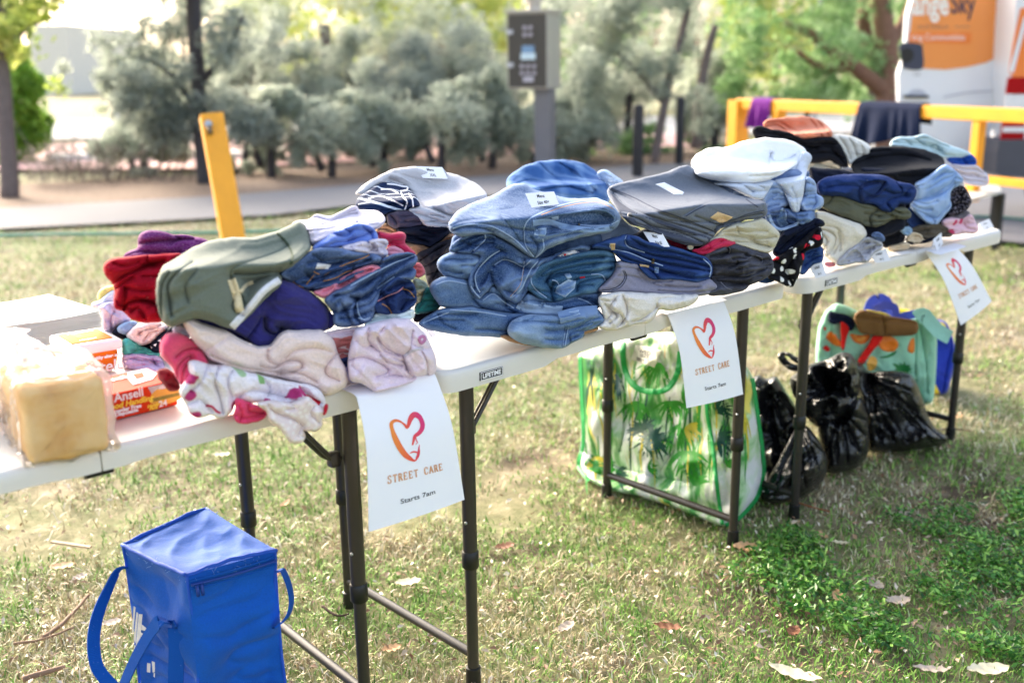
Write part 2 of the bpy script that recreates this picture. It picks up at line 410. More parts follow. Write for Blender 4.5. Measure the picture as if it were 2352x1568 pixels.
    uvf = np.c_[U, vv]+seed*.37; uv = np.vstack([uvf, uvf[extra]]) if extra else uvf
    wear = np.clip(.10+(wv/(amp*WAMP+1e-6))*.22*(amp > 0)-c*7+(1-np.minimum(do/.012, 1))*.28, 0, 1)
    wear = np.r_[wear, wear[extra]] if extra else wear
    g.obj = link(name, V, FF, m, parent, uv=uv, attr={'wear': wear}); g.label = label; GL.append(g)
    if parent is None: tag(g.obj, label, cat, group)
    elif label: g.obj['label'] = label
    return g
def hash_name(s):
    h = 7
    for ch in s: h = (h*31+ord(ch)) % 100003
    return h
def strip(g, name, pts, w, m, raise_=.0018, parent=None, label=None, cols=5, closed=False):
    """a flat band / seam / cord lying on garment g, w metres wide"""
    if name in ('seam', 'stitching'): w *= .62; raise_ *= .7
    P = crom(np.asarray(pts, float), 3.0, closed); hw = w/g.mpp/2
    tg = np.gradient(P, axis=0); tg /= np.hypot(tg[:, 0], tg[:, 1])[:, None]+1e-9; nn = np.c_[-tg[:, 1], tg[:, 0]]
    V = []; F = []; n = len(P)
    js = np.linspace(-1, 1, cols)
    allQ = np.vstack([P+nn*hw*j for j in js]); tt = g.t(allQ).reshape(cols, n)
    tt = np.minimum(tt, np.minimum(tt[cols//2][None]+.006, tt)); prof = raise_*np.sqrt(np.maximum(0, 1-js**2*.97))
    rr_ = rays(allQ).reshape(cols, n, 3)
    grid = CAM+rr_*(tt-prof[:, None]-.0004)[:, :, None]
    under = CAM+rr_*(tt+.0006)[:, :, None]
    for lay in (grid, under): V += lay.reshape(-1, 3).tolist()
    o = cols*n
    for j in range(cols-1):
        for i in range(n-1):
            F.append((j*n+i, j*n+i+1, (j+1)*n+i+1, (j+1)*n+i)); F.append((o+j*n+i, o+(j+1)*n+i, o+(j+1)*n+i+1, o+j*n+i+1))
    for i in range(n-1):
        F.append((i, o+i, o+i+1, i+1)); b = (cols-1)*n; F.append((b+i, b+i+1, o+b+i+1, o+b+i))
    uv = np.tile(np.c_[np.arange(n)*3*g.mpp, np.zeros(n)], (cols*2, 1)); uv[:, 1] = np.repeat(np.tile(js*w/2, 2), n)
    ob = link(name, V, F, m, parent or g.obj, uv=uv, attr={'wear': np.full(len(V), .55)})
    if label: ob['label'] = label
    return ob
def find(s):
    return next(g for g in GL if s in (g.label or ''))
def strokes(g, name, items, m, parent=None):
    '''many tapering printed strokes on garment g as one mesh: (points, width)'''
    V = []; F = []
    for pts, w in items:
        P = crom(np.asarray(pts, float), 4.0, False); n = len(P)
        if n < 3: continue
        tg = np.gradient(P, axis=0); tg /= np.hypot(tg[:, 0], tg[:, 1])[:, None]+1e-9; nn = np.c_[-tg[:, 1], tg[:, 0]]
        hw = (w/g.mpp/2)*np.sin(np.linspace(.12, 1, n)*math.pi*.97)[:, None]; L, R_ = P+nn*hw, P-nn*hw
        Q = np.vstack([L, R_]); t = g.t(Q); b = len(V); V += (CAM+rays(Q)*(t-.0012)[:, None]).tolist()
        F += [(b+i, b+i+1, b+n+i+1, b+n+i) for i in range(n-1)]
    return link(name, V, F, m, parent or g.obj)
def patch(g, name, pts, m, raise_=.002, label=None, cr=(), wr=(.002, .02, 0, 2), step=None, grow=0, bul=.004):
    """a raised piece on garment g's surface (label, pocket, inner layer)"""
    poly = crom(np.asarray(pts, float), 4.0) if name in ('inner_fold', 'lower_leg', 'fruit_print', 'leaf_print', 'button', 'yellow_panel') else linres(pts, min(4.0, (step or 4)*1.4)); V2, F = triang(poly, step or STEP)
    if len(F) == 0: return None
    crs = [(crom(np.asarray(c[0], float), 6, False), c[1], c[2]) for c in cr]
    do = segdist(V2, poly)*g.mpp; e = np.minimum(1, do/bul); t = g.t(V2)
    sd = hash_name(name)*.13
    x = V2*g.mpp; a = math.radians(wr[2]); xr = x[:, 0]*math.cos(a)+x[:, 1]*math.sin(a); yr = -x[:, 0]*math.sin(a)+x[:, 1]*math.cos(a)
    w = wr[0]*np.maximum(0, 1-1.9*np.abs(pn(np.c_[xr/wr[1]/wr[3], yr/wr[1], np.full(len(x), sd)])))**2
    c = sum((dep*(np.exp(-segdist(V2, P, False)*g.mpp/(ww*.5))) for P, dep, ww in crs), np.zeros(len(V2)))
    h = raise_*np.sqrt(1-(1-e)**2)+(w-c)*e
    rr_ = rays(V2); fr = CAM+rr_*(t-h-.0003)[:, None]; bk = CAM+rr_*(t+.004)[:, None]
    V = np.vstack([fr, bk]); n = len(V2); FF = []
    for f in F:
        a_, b_, c_ = V2[f[0]], V2[f[1]], V2[f[2]]; s = (b_[0]-a_[0])*(c_[1]-a_[1])-(b_[1]-a_[1])*(c_[0]-a_[0])
        f = f if s < 0 else f[::-1]; FF.append(f); FF.append(tuple(j+n for j in f[::-1]))
    ed = {}
    for f in FF[::2]:
        for i in range(3): ed[(f[i], f[(i+1) % 3])] = 1
    for (a_, b_) in list(ed):
        if (b_, a_) not in ed: FF.append((b_, a_, a_+n, b_+n))
    uv = np.vstack([x, x])+sd
    wear = np.clip(.15+w/(wr[0]+1e-6)*.3-c*20+(1-e)*.4, 0, 1)
    ob = link(name, V, FF, m, g.obj, uv=uv, attr={'wear': np.r_[wear, wear]})
    if label: ob['label'] = label
    return ob
# ------------------------------------------------------------------ fabrics
c_ = cloth
M_purple = c_('purple_marl', '6a1f66', 'marl', 'b78ab0'); M_red = c_('red_knit', 'a80a24', 'knit'); M_sage = c_('sage_fleece', '727a6e', 'fleece')
M_navyp = c_('indigo_fleece', '35327a', 'fleece'); M_blush = c_('blush_fleece', 'fae4e0', 'fleece', var=.05); M_coral = c_('hot_pink_fleece', 'f0507c', 'fleece')
M_lilacw = c_('pale_floral_fleece', 'f8f2fa', 'floral', 'c2407e', col3='8fc07a', var=.04); M_taupe = c_('taupe_dotted', 'e6d6d4', 'speckle', 'efe6e4', var=.05)
M_hot = c_('hot_pink', 'f24a78', 'plain'); M_pink = c_('pink_fleece', 'f6e2f0', 'fleece', var=.05); M_salmon = c_('salmon', 'e08a86')
M_white = c_('white_cotton', 'f0eff4', 'plain', var=.03); M_lavw = c_('lavender_white', 'ddd4e2', 'plain', var=.04); M_peri = c_('periwinkle', '6685d8', 'fleece')
M_dk = c_('kids_denim', '2b426e', 'denim', '8499c0'); M_dkd = c_('dark_denim', '142350', 'denim', '40598e'); M_dkl = c_('light_wash', '7d97c4', 'denim', 'b9c9e4')
M_pinkd = c_('pink_denim', 'f08fa6', 'plain'); M_mint = c_('mint_denim', 'ccd9de', 'denim', 'e6eef0'); M_crim = c_('crimson', 'cc2a55', 'plain'); M_lpink = c_('light_pink', 'eba0b4')
M_corl = c_('coral', 'ef7577'); M_sagel = c_('pale_sage', 'b6bfa8'); M_cream = c_('cream', 'ead7ae', var=.06); M_teal = c_('teal', '2f7a74', 'fleece')
M_grey = c_('grey_marl', 'b9b8bd', 'marl', 'd6d6da', var=.05); M_stripe = c_('navy_striped', '16284a', 'stripes', 'c9d2de'); M_mauve = c_('mauve_charcoal', '4a4355')
M_navy = c_('dark_navy', '151a2c'); M_char = c_('charcoal_black', '25232c'); M_tan = c_('tan', 'b58a68'); M_lavf = c_('lavender_floral', 'd9d0ec', 'floral', 'b06fb8', col3='e8a27a', var=.05)
M_starw = c_('white_navy_print', 'dfe0ef', 'floral', '39406f', var=.04); M_yel = c_('yellow', 'eedb86'); M_turq = c_('turquoise', '55bdb4'); M_lav = c_('lavender', 'c9b7e0', var=.06); M_lblue = c_('light_blue', '9cb8dc')
M_jean = c_('mid_denim', '3a5580', 'denim', 'a6bad4'); M_jean2 = c_('indigo_denim', '233d6b', 'denim', '7f99c2'); M_jean3 = c_('blue_denim', '34517f', 'denim', '8ca6ca'); M_jean4 = c_('pale_denim', '4d6c9a', 'denim', 'a9bfda')
M_jeang = c_('green_blue_denim', '2a4f74', 'denim', '6f95b2'); M_jin = c_('shaded_inside_denim', '223858', 'denim', '7089ad'); M_seam = c_('seam_thread_pale', '6f89b2', 'denim', '9fb4d4', var=.05); M_ora = c_('orange_thread', 'b98246'); M_stch = c_('cream_thread', 'd8d2c0')  # M_jin: denim darkened so its colour carries the shade within openings
M_cham = c_('chambray_plaid', '3a5f97', 'plaid', '8fb0d8'); M_lbs = c_('light_blue_shirt', 'b9cfee'); M_greys = c_('grey_twill', '6f7684', 'plain', var=.1); M_greyd = c_('dark_grey_twill', '484e60', 'plain'); M_stone = c_('stone_twill', 'cfcab6', var=.05)
M_bden = c_('black_denim', '2b2b33', 'denim', '5d5f6e'); M_ddn = c_('deep_denim', '152c62', 'denim', '3c5a92'); M_lilg = c_('lilac_grey_twill', '8d8ca2', var=.06); M_beige = c_('pale_stone', 'efe9e4', var=.04)
M_whj = c_('white_denim', 'eef1f8', 'denim', 'ffffff', var=.02); M_whb = c_('pale_blue_shirt', 'd6dff0', 'plain', var=.03); M_pold = c_('polka_black', '14141c', 'dots', 'f1f1ee', col3='d6203c', var=.05); M_nav2 = c_('navy_cotton', '10182f', 'fleece')
M_orng = c_('apricot', 'e08a6c'); M_blk = c_('black_cotton', '12131b', 'fleece'); M_crw = c_('ivory', 'eeebe2', var=.03); M_npolo = c_('navy_polo', '22376b', 'knit'); M_olive = c_('olive_knit', '5f6152', 'knit')
M_aqua = c_('pale_aqua', 'c9e2ea', var=.04); M_royal = c_('royal_blue', '1d4fb0'); M_lace = c_('black_lace', '17141c', 'speckle', '6f6a78'); M_taup2 = c_('grey_taupe', '77727a'); M_pfl = c_('pink_floral', 'f0c8d6', 'floral', 'd2486e', col3='6a86c0', var=.04)
M_brn = c_('olive_brown', '5d5549'); M_purp = c_('violet', '6d1781'); M_patch = c_('leather_patch', 'd9b98c'); M_paper = mat('card_paper', 'f4f4f8', .7, var=.02); M_met = mat('brass_button', '8a7a5a', .35, .9)
M_redl = c_('red_tab', 'c8102e')

V = lambda f, s: px(f, s)
def cr(f, *items):
    """items: 'points', depth, width"""
    return [(px(f, items[i]), items[i+1], items[i+2]) for i in range(0, len(items), 3)]
pile('K', (512, 955), -4); pile('KS', (330, 838), -25); pile('CB', (985, 735), -12); pile('J', (1200, 797), -12); pile('EB', (1290, 640), -20)
pile('F', (1500, 742), -8); pile('FB', (1665, 700), -12); pile('GP', (1830, 652), -20); pile('HL', (1990, 605), -22); pile('HR', (2150, 560), -25)
pile('HB', (1900, 560), -28); pile('H9', (2240, 525), -28)

# ---- children's pile on the left table -------------------------------------------------
g = garment('folded_sweater', 'purple marl sweater folded on top of the red jumper', V('F1', '1075,215 1150,198 1260,208 1340,240 1405,232 1480,248 1560,262 1605,285 1560,330 1420,400 1250,430 1130,430 1050,420 935,418 960,372 1062,335 1062,300 1055,265'), M_purple, 'K', off=-.16, D=.16,
    cr=cr('F1', '1062,300 1180,285 1300,275 1400,262 1480,262', .012, .014, '960,395 1060,362 1200,372 1380,362', .008, .012, '1340,240 1372,262 1300,290', .008, .01), wr=(.005, .02, 10, 3), lump=.01)
g = garment('folded_jumper', 'crimson knitted jumper stuffed beside the green sweatshirt', V('F1', '810,440 870,415 1000,400 1130,388 1260,380 1390,372 1360,480 1300,600 1260,800 1240,890 1100,902 1000,872 950,806 880,800 876,720 888,640 868,600 800,530 790,488'), M_red, 'K', off=-.08, D=.2, R=.03,
    cr=cr('F1', '868,600 940,545 1050,500 1130,465 1260,430', .022, .02, '890,640 960,590 1020,555', .012, .014, '950,800 985,752 1090,732 1205,765', .02, .018, '962,640 955,720 945,800', .014, .014, '1130,400 1122,432 1180,462', .01, .01, '1010,820 1060,790 1110,870', .012, .012, '870,450 960,470 1060,440', .01, .014), wr=(.004, .02, -35, 3), lump=.012)
g = garment('crumpled_garment', 'yellow top peeping out behind the red jumper', V('F1', '745,735 752,690 775,640 820,628 885,612 900,650 830,690 770,740'), M_yel, 'KS', off=-.1, D=.08, R=.012, wr=(.004, .014, 40, 2))
g = garment('crumpled_garment', 'white top with small dark blue birds at the left end of the pile', V('F1', '685,765 705,745 760,745 800,700 850,660 895,650 890,745 830,752 750,795 700,790'), M_starw, 'KS', off=-.08, D=.1, R=.012, wr=(.004, .016, 20, 2))
g = garment('crumpled_dress', 'lavender floral dress under the red jumper with a frilled hem', V('F1', '740,790 810,755 885,740 890,805 955,812 1000,862 990,892 920,935 860,985 820,985 790,955 785,800'), M_lavf, 'KS', off=-.05, D=.12, R=.014, cr=cr('F1', '870,820 850,880 860,960', .006, .008, '990,880 930,920 830,980', .008, .008), wr=(.004, .016, 60, 3))
garment('filler_cloth', 'black folded cloth glimpsed in the gap under the lavender dress', V('F1', '850,980 900,930 1300,930 1330,1100 1240,1130 1060,1090 950,1030'), M_navy, 'KS', off=-.04, D=.1, R=.01)
garment('crumpled_garment', 'light blue satin scrap under the lavender dress', V('F1', '888,945 960,900 1030,890 1065,905 1010,960 960,1000 905,975'), M_lblue, 'KS', off=-.025, D=.06, R=.01, wr=(.004, .012, 30, 3))
garment('crumpled_garment', 'pale pink cotton top crumpled behind the margarine tub', V('F1', '958,1000 1000,955 1060,908 1140,895 1210,890 1290,930 1240,985 1180,1035 1120,1068 1060,1070 1010,1040'), M_blush, 'KS', off=-.012, D=.1, R=.016,
    cr=cr('F1', '1060,990 1100,960 1180,940 1230,920', .01, .01, '1100,1040 1140,985 1210,960', .008, .01), wr=(.005, .018, 30, 2))
g = garment('folded_tshirt', 'black shirt with white letters folded below the pale pink top', V('F1', '1150,1090 1165,1045 1240,985 1320,920 1340,980 1300,1050 1235,1132 1165,1122'), M_navy, 'KS', off=.0, D=.08, R=.012)
for q in ('1170,1070 1200,1060 1190,1085', '1205,1040 1235,1020 1230,1050', '1150,1080 1170,1090 1160,1100'): patch(g, 'print', V('F1', q), M_white, .001, step=2.2)
garment('folded_garment', 'turquoise printed top between the tub and the black shirt', V('F1', '940,1030 990,1020 1060,1080 1150,1112 1232,1130 1215,1165 1060,1140 1010,1150 990,1160 942,1155'), M_turq, 'KS', off=.0, D=.1, R=.012, cr=cr('F1', '1000,1150 1050,1110 1150,1130', .006, .01), wr=(.004, .018, 10, 3))
garment('folded_garment', 'lilac top at the bottom of the pile behind the glove box', V('F1', '938,1150 1060,1142 1220,1162 1265,1240 1215,1280 1100,1262 940,1240'), M_lav, 'KS', off=.01, D=.12, R=.014, cr=cr('F1', '950,1185 1060,1170 1180,1200', .006, .01, '1170,1180 1190,1220 1230,1260', .006, .008), wr=(.004, .018, 0, 3))

g = garment('folded_sweatshirt', 'indigo sweatshirt bulging out under the green sweatshirt', V('F2', '960,1000 1000,960 1300,900 1550,820 1680,640 1745,640 1830,672 2000,770 2130,880 2165,960 2200,975 2190,1060 2050,1112 1900,1112 1765,1092 1720,1180 1640,1240 1530,1240 1440,1165 1310,1085 1150,1060 1040,1040'), M_navyp, 'K', off=.0, D=.2, R=.035,
    cr=cr('F2', '1590,985 1600,1080 1680,1125 1735,1075', .022, .02, '1690,1060 1800,1100', .012, .015, '2150,940 2160,1000 2140,1075', .008, .008, '1440,1160 1520,1050 1560,980', .008, .02), wr=(.004, .03, 20, 3), lump=.012)
g = garment('folded_sweatshirt', 'grey green fleece sweatshirt with a fawn drawstring, topmost in the children\'s pile', V('F2', '1890,145 1930,165 1985,270 1988,370 1930,440 1870,490 1800,545 1700,588 1735,635 1735,690 1600,800 1500,915 1400,1010 1300,1078 1200,1042 1100,1000 980,985 900,1020 780,1056 720,1030 685,960 655,860 648,740 662,640 700,540 800,480 950,385 1100,320 1290,288 1500,290 1700,235 1800,185'), M_sage, 'K', off=.055, D=.22, R=.045, cap=V('F2', '900,600')[0], back=.12,
    cr=cr('F2', '1690,238 1780,330 1830,430 1825,515', -.006, .02, '1300,640 1290,580 1350,530 1500,480 1700,410 1800,350', .006, .02, '780,960 760,820 750,700 820,600 960,500', .012, .03, '700,980 690,860 700,700 760,590', .009, .02, '1290,630 1330,760 1310,900 1390,960', .01, .012, '1390,800 1420,900 1400,960', .01, .012, '1330,600 1500,600 1720,580', .02, .02, '1000,560 900,700 930,850', .006, .03, '1450,700 1560,640 1690,600', .012, .015),
    pits=[(V('F2', '1330,620 1450,570 1640,590 1690,620 1560,740 1430,900 1390,860 1380,760'), .03, .02)], wr=(.0035, .035, -25, 4), lump=.014)
strip(g, 'drawstring', V('F2', '1300,645 1330,730 1350,800 1365,890 1380,930'), .014, M_cream, .003)
strip(g, 'drawstring', V('F2', '1380,760 1430,700 1490,672'), .006, M_cream, .003)
strip(g, 'lining_edge', V('F2', '1305,1066 1400,960 1480,870 1580,750 1660,690 1722,650'), .012, M_white, .004)
strip(g, 'cuff_seam', V('F2', '1700,245 1785,335 1832,440 1815,520'), .004, c_('sage_seam', '515d4d'), .0012)

g = garment('folded_sweatshirt', 'large blush pink fleece sweatshirt under the indigo one', V('F3', '640,112 700,100 760,128 870,160 950,195 1010,235 1120,280 1200,275 1260,200 1290,178 1530,172 1600,228 1628,320 1690,440 1695,510 1640,560 1580,585 1535,572 1480,532 1300,482 1150,442 1000,432 900,396 810,352 780,300 740,268 690,205'), M_blush, 'K', off=.03, D=.22, R=.035,
    cr=cr('F3', '830,330 1000,402 1180,432 1265,440', .014, .014, '1140,402 1220,415 1300,372 1385,368 1405,405 1340,440 1250,450', .014, .012, '1620,330 1560,400 1560,455 1640,495', .014, .016, '1185,300 1190,360 1250,395', .010, .016, '900,170 980,180 800,300 790,330', .003, .012, '1300,350 1370,300 1500,290 1590,310', .008, .022, '1280,430 1400,450 1500,500', .012, .012), wr=(.004, .03, 20, 4), lump=.014)
garment('folded_garment', 'cream top with pink motif tucked behind the blush sweatshirt', V('F3', '575,160 620,140 670,165 700,215 640,205 590,195'), M_lilacw, 'K', off=.0, D=.08, R=.01)
garment('crumpled_garment', 'pink lace edged top between the fleeces', V('F3', '1540,188 1640,170 1760,152 1840,148 1760,205 1640,222 1580,215'), M_pink, 'K', off=.015, D=.1, R=.012, cr=cr('F3', '1560,205 1650,190 1740,180', .005, .008))
garment('folded_garment', 'salmon ribbed top in the gap left of the pink fleece', V('F3', '1595,215 1745,198 1730,260 1700,340 1640,362 1612,300'), M_salmon, 'K', off=.005, D=.1, R=.012, cr=cr('F3', '1625,290 1660,280 1700,295', .006, .006, '1630,330 1670,315 1700,330', .006, .006))
garment('folded_jeans', 'scrap of dark denim wedged left of the pink fleece', V('F3', '1605,375 1650,345 1720,345 1720,420 1650,420'), M_dkd, 'K', off=.0, D=.1, R=.012)
garment('crumpled_garment', 'purple lace cloth beneath the pink fleece', V('F3', '1650,420 1720,400 1800,470 1790,505 1710,500 1680,470'), M_lav, 'K', off=.005, D=.1, R=.01, wr=(.004, .01, 80, 2))
garment('folded_hoodie', 'hot pink fleece bulging at the front left of the pile', V('F3', '530,200 600,188 700,228 770,285 800,370 820,420 720,480 660,545 620,500 575,405 505,335 498,262'), M_coral, 'K', off=.02, D=.2, R=.035,
    cr=cr('F3', '600,340 650,300 720,285 775,292', .014, .016, '612,480 612,410 650,360 690,340', .012, .012, '640,540 650,430 700,350', .012, .016), wr=(.004, .03, 50, 3), lump=.012)
garment('folded_shorts', 'dark red trousers in the shadow behind the glove box', V('F3', '480,430 540,415 600,460 630,550 560,560 490,480'), c_('maroon', '8e1626'), 'K', off=-.03, D=.1, R=.012)
g = garment('pyjama_shirt', 'white fleece pyjama top with pink and green print spilling to the table edge', V('F3', '680,368 730,365 800,392 870,402 900,395 1010,430 1100,455 1290,498 1450,522 1520,558 1555,625 1545,668 1470,640 1380,650 1300,640 1180,625 1060,632 1000,605 965,655 945,705 880,732 830,706 740,732 690,702 660,632 618,568 640,528 690,452'), M_lilacw, 'K', off=.06, D=.14, R=.022,
    cr=cr('F3', '870,405 850,500 880,600 900,700', .014, .014, '800,400 760,500 700,560', .009, .016, '960,600 930,500 960,430', .01, .014, '1000,600 1080,560 1200,575 1300,600', .010, .014, '1400,540 1450,590 1530,640', .010, .012, '690,640 760,620 830,690', .008, .012, '1160,480 1200,540 1180,600', .007, .014), wr=(.005, .022, 70, 3), lump=.01)
strip(g, 'trim', V('F3', '790,652 830,660 860,690 885,700'), .004, M_crim, .002); strip(g, 'ribbon', V('F3', '1428,592 1470,618 1520,640'), .008, M_redl, .003)
garment('leggings', 'taupe dotted leggings hanging over the table edge', V('F3', '1110,640 1190,622 1340,642 1440,592 1500,648 1560,690 1525,720 1528,790 1485,817 1400,803 1432,850 1402,890 1330,892 1272,800 1192,745 1188,690'), M_taupe, 'K', off=.105, zmin=None, D=.05, R=.018,
    cr=cr('F3', '1190,650 1240,700 1350,740 1420,790', .01, .012, '1400,800 1380,840 1420,850', .006, .008, '1340,650 1360,670 1300,680', .006, .008, '1480,660 1460,700 1510,760', .006, .012), wr=(.004, .018, 40, 3))
garment('ribbon', 'red ribbon end hanging at the table edge beside the leggings', V('F3', '1550,635 1575,640 1560,722 1525,712 1535,690'), M_redl, 'K', off=.11, zmin=None, D=.012, R=.004, grow=0)
garment('sun_hat', 'hot pink child\'s cap squashed under the white pyjama top', V('F3', '980,600 1060,632 1100,650 1190,688 1165,735 1060,767 985,760 968,705 985,660'), M_hot, 'K', off=.072, D=.08, R=.014, zmin=HT,
    cr=cr('F3', '1000,650 1020,700 1010,745', .006, .008, '1060,650 1070,690 1160,700', .009, .008, '985,715 1060,730 1160,700', .005, .006))
g = garment('fleece_jacket', 'pale pink child\'s fleece jacket at the right end of the pile beside the first poster', V('F3', '1740,172 1850,130 2000,98 2080,103 2135,140 2200,220 2250,330 2258,440 2210,468 2150,475 2125,490 2050,520 1950,547 1868,562 1800,512 1715,492 1698,400 1708,300 1730,225'), M_pink, 'K', off=.045, D=.22, R=.03,
    cr=cr('F3', '1930,155 1890,215 1950,290 2040,330 2090,300 2110,180', .010, .010, '1890,225 1930,300 2020,330', .012, .010, '2050,340 2075,420 2120,468 2200,462', .016, .010, '2120,270 2180,290 2235,285', .006, .006, '2165,300 2200,370 2205,462', .012, .010, '1715,360 1800,345 1930,400 1950,440 1880,470', .014, .010, '1720,395 1830,500 1870,555', .004, .012, '1830,160 1830,250 1900,310', .012, .012, '1905,330 1960,380 2040,400', .014, .012, '1930,470 1985,460 2110,475', .012, .010, '1990,350 2060,380 2070,420', .012, .012, '1750,240 1800,280 1850,270', .008, .014), wr=(.006, .022, 60, 2), lump=.014)
strip(g, 'cuff', V('F3', '2055,338 2110,300 2180,285'), .006, M_lavw, .003); strip(g, 'heart_motif', V('F3', '2150,225 2175,210 2190,230 2165,255 2150,225'), .006, c_('dusky_pink', 'cf86b0'), .002)

# ---- right side of the children's pile: folded small jeans ---------------------------------
garment('folded_leggings', 'pale lavender knitted leggings on top of the folded small jeans', V('F4', '165,545 240,520 325,512 355,468 480,490 610,430 670,398 700,410 690,440 840,440 900,470 918,530 850,582 740,600 560,640 400,720 320,720 300,600'), M_lavw, 'K', off=-.03, D=.16, R=.02, cap=V('F4', '600,600')[0], back=.1,
    cr=cr('F4', '325,515 360,490 480,515 600,460 690,425', .009, .008, '330,560 450,540 620,470 690,460', .009, .008, '300,600 480,580 640,540 700,530', .009, .01, '690,530 790,550 860,545', .004, .008), wr=(.004, .02, -25, 4))
garment('folded_jumper', 'periwinkle blue fleece folded under the lavender leggings', V('F4', '325,735 380,690 500,612 600,580 690,538 790,560 848,612 852,675 800,700 700,690 560,725 450,745 330,765'), M_peri, 'K', off=-.005, D=.16, R=.022, cr=cr('F4', '500,620 590,640 640,610 600,590', .010, .01, '620,680 740,640 800,610', .010, .012, '740,570 800,620 820,680', .008, .008), wr=(.004, .02, -25, 3))
garment('folded_garment', 'white ruffle hemmed cloth under the periwinkle fleece', V('F4', '560,730 700,692 780,675 860,668 930,672 945,715 895,735 938,760 938,795 900,812 830,790 700,775 600,765'), M_lavw, 'K', off=.005, D=.12, R=.012, cr=cr('F4', '780,690 830,720 800,760', .01, .007, '850,690 900,700 930,720', .008, .006, '850,760 900,745 910,790', .009, .006, '640,730 740,720 820,760', .005, .006), wr=(.005, .012, 80, 2))
g = garment('folded_jeans', 'child\'s dark denim jeans with orange stitched waistbands, folded', V('F4', '70,935 180,850 300,780 330,752 420,732 560,742 700,772 800,778 885,802 890,870 800,900 700,940 600,1000 450,1050 330,1064 200,1035 145,992 80,965'), M_dk, 'K', off=.02, D=.16, R=.022,
    cr=cr('F4', '180,1010 330,940 480,880 640,830 790,790', .010, .010, '200,1030 330,1000 480,935 640,880 800,830', .014, .008, '330,1060 430,1020 560,975 700,900 880,860', .012, .008, '340,790 450,860 560,860', .006, .012, '280,940 340,990 420,990', .009, .01, '660,900 640,940 560,960', .008, .008), wr=(.005, .02, -25, 4))
strip(g, 'waistband', V('F4', '200,1000 300,1040 420,940 520,900 640,895'), .006, M_dkd, .003); strip(g, 'stitching', V('F4', '345,925 420,950 510,905 640,850 740,815 790,790'), .0035, M_ora, .0015); strip(g, 'stitching', V('F4', '180,1005 260,1050 300,1010 350,950'), .003, M_ora, .0015); strip(g, 'stitching', V('F4', '420,1000 520,975 600,930 660,915'), .003, M_ora, .0015)
patch(g, 'size_tag', V('F4', '375,855 485,870 465,905 360,902'), M_white, .001)
garment('folded_shorts', 'pink denim shorts sandwiched between the small jeans', V('F4', '330,1085 400,1078 520,1012 700,905 820,868 895,885 820,960 640,1040 510,1085 430,1135 350,1100'), M_pinkd, 'K', off=.018, D=.12, R=.012, cr=cr('F4', '420,1085 560,1030 620,1000', .007, .008, '560,1040 580,1010 700,950 820,900', .008, .007, '620,960 680,940', .006, .006), wr=(.004, .012, -25, 3))
g = garment('folded_jeans', 'child\'s light washed jeans with rolled cuffs facing the poster', V('F4', '425,1150 470,1110 640,1025 820,920 880,885 890,828 980,788 1110,772 1172,800 1168,855 1115,885 1162,915 1145,985 1000,980 940,1010 870,1080 850,1180 830,1240 800,1312 700,1352 560,1368 512,1352 500,1235 460,1190'), M_dk, 'K', off=.03, D=.16, R=.02,
    cr=cr('F4', '510,1120 640,1090 780,1010 900,940 1150,800', .012, .010, '640,1125 730,1140 850,1060 970,975 1130,900', .014, .010, '500,1230 560,1250 690,1150', .010, .012, '690,1150 670,1260 720,1340', .010, .010, '570,1180 610,1270 650,1345', .006, .008, '890,860 1000,830 1150,790', .008, .008, '520,1240 600,1200 640,1190', .008, .012), wr=(.005, .02, -30, 3))
for q in ('640,1035 830,935 1000,850 1160,792', '700,1290 740,1305 800,1290', '850,1060 930,1005 990,965', '690,1165 705,1260 745,1310 790,1300'): strip(g, 'seam', V('F4', q), .004, M_seam, .002)
g = garment('folded_skirt', 'crumpled dark blue denim skirt with pink stitching at the pile\'s right end', V('F4', '820,1205 880,1080 950,1005 1010,965 1130,1000 1160,1085 1158,1180 1065,1252 955,1265 835,1245'), M_dkd, 'K', off=.03, D=.14, R=.018,
    cr=cr('F4', '870,1110 960,1060 1040,1020 1120,1010', .012, .008, '850,1170 950,1120 1050,1080 1130,1070', .012, .008, '960,1250 930,1180 900,1120', .008, .008, '1040,1230 1080,1170 1140,1150', .012, .008, '1060,1060 1100,1110 1150,1120', .010, .008), wr=(.006, .014, -20, 2))
strip(g, 'stitching', V('F4', '845,1165 930,1120 1010,1090 1060,1050'), .003, M_lpink, .0015); strip(g, 'stitching', V('F4', '890,1180 940,1210 970,1262'), .003, M_ora, .0015); strip(g, 'stitching', V('F4', '1050,1060 1110,1080 1150,1130'), .003, M_ora, .0015)
garment('folded_jeans', 'pale mint denim jeans under the dark skirt', V('F4', '735,1352 800,1320 835,1258 960,1264 1070,1250 1145,1215 1148,1285 1110,1315 1000,1300 870,1325 760,1368'), M_mint, 'K', off=.03, D=.14, R=.016, cr=cr('F4', '800,1310 900,1290 1000,1295 1110,1270', .008, .008, '860,1262 920,1285 940,1300', .006, .006), wr=(.004, .014, -10, 3))
garment('folded_jumper', 'crimson jumper behind the white ruffled cloth', V('F4', '848,605 960,625 1050,608 1084,632 1062,700 1110,740 1165,785 1080,790 950,775 938,700 860,662'), M_crim, 'K', off=-.06, D=.14, R=.02, cr=cr('F4', '1062,700 1000,700 950,690', .010, .01, '1060,760 1000,720', .006, .01))
garment('folded_garment', 'light pink cloth below the crimson jumper', V('F4', '920,735 990,720 1040,750 1090,785 1000,800 935,795'), M_lpink, 'K', off=-.045, D=.1, R=.012)
garment('folded_garment', 'coral cuff poking out behind the small jeans', V('F4', '1120,872 1188,850 1228,895 1236,940 1165,982 1138,930'), M_corl, 'K', off=-.07, D=.14, R=.018)
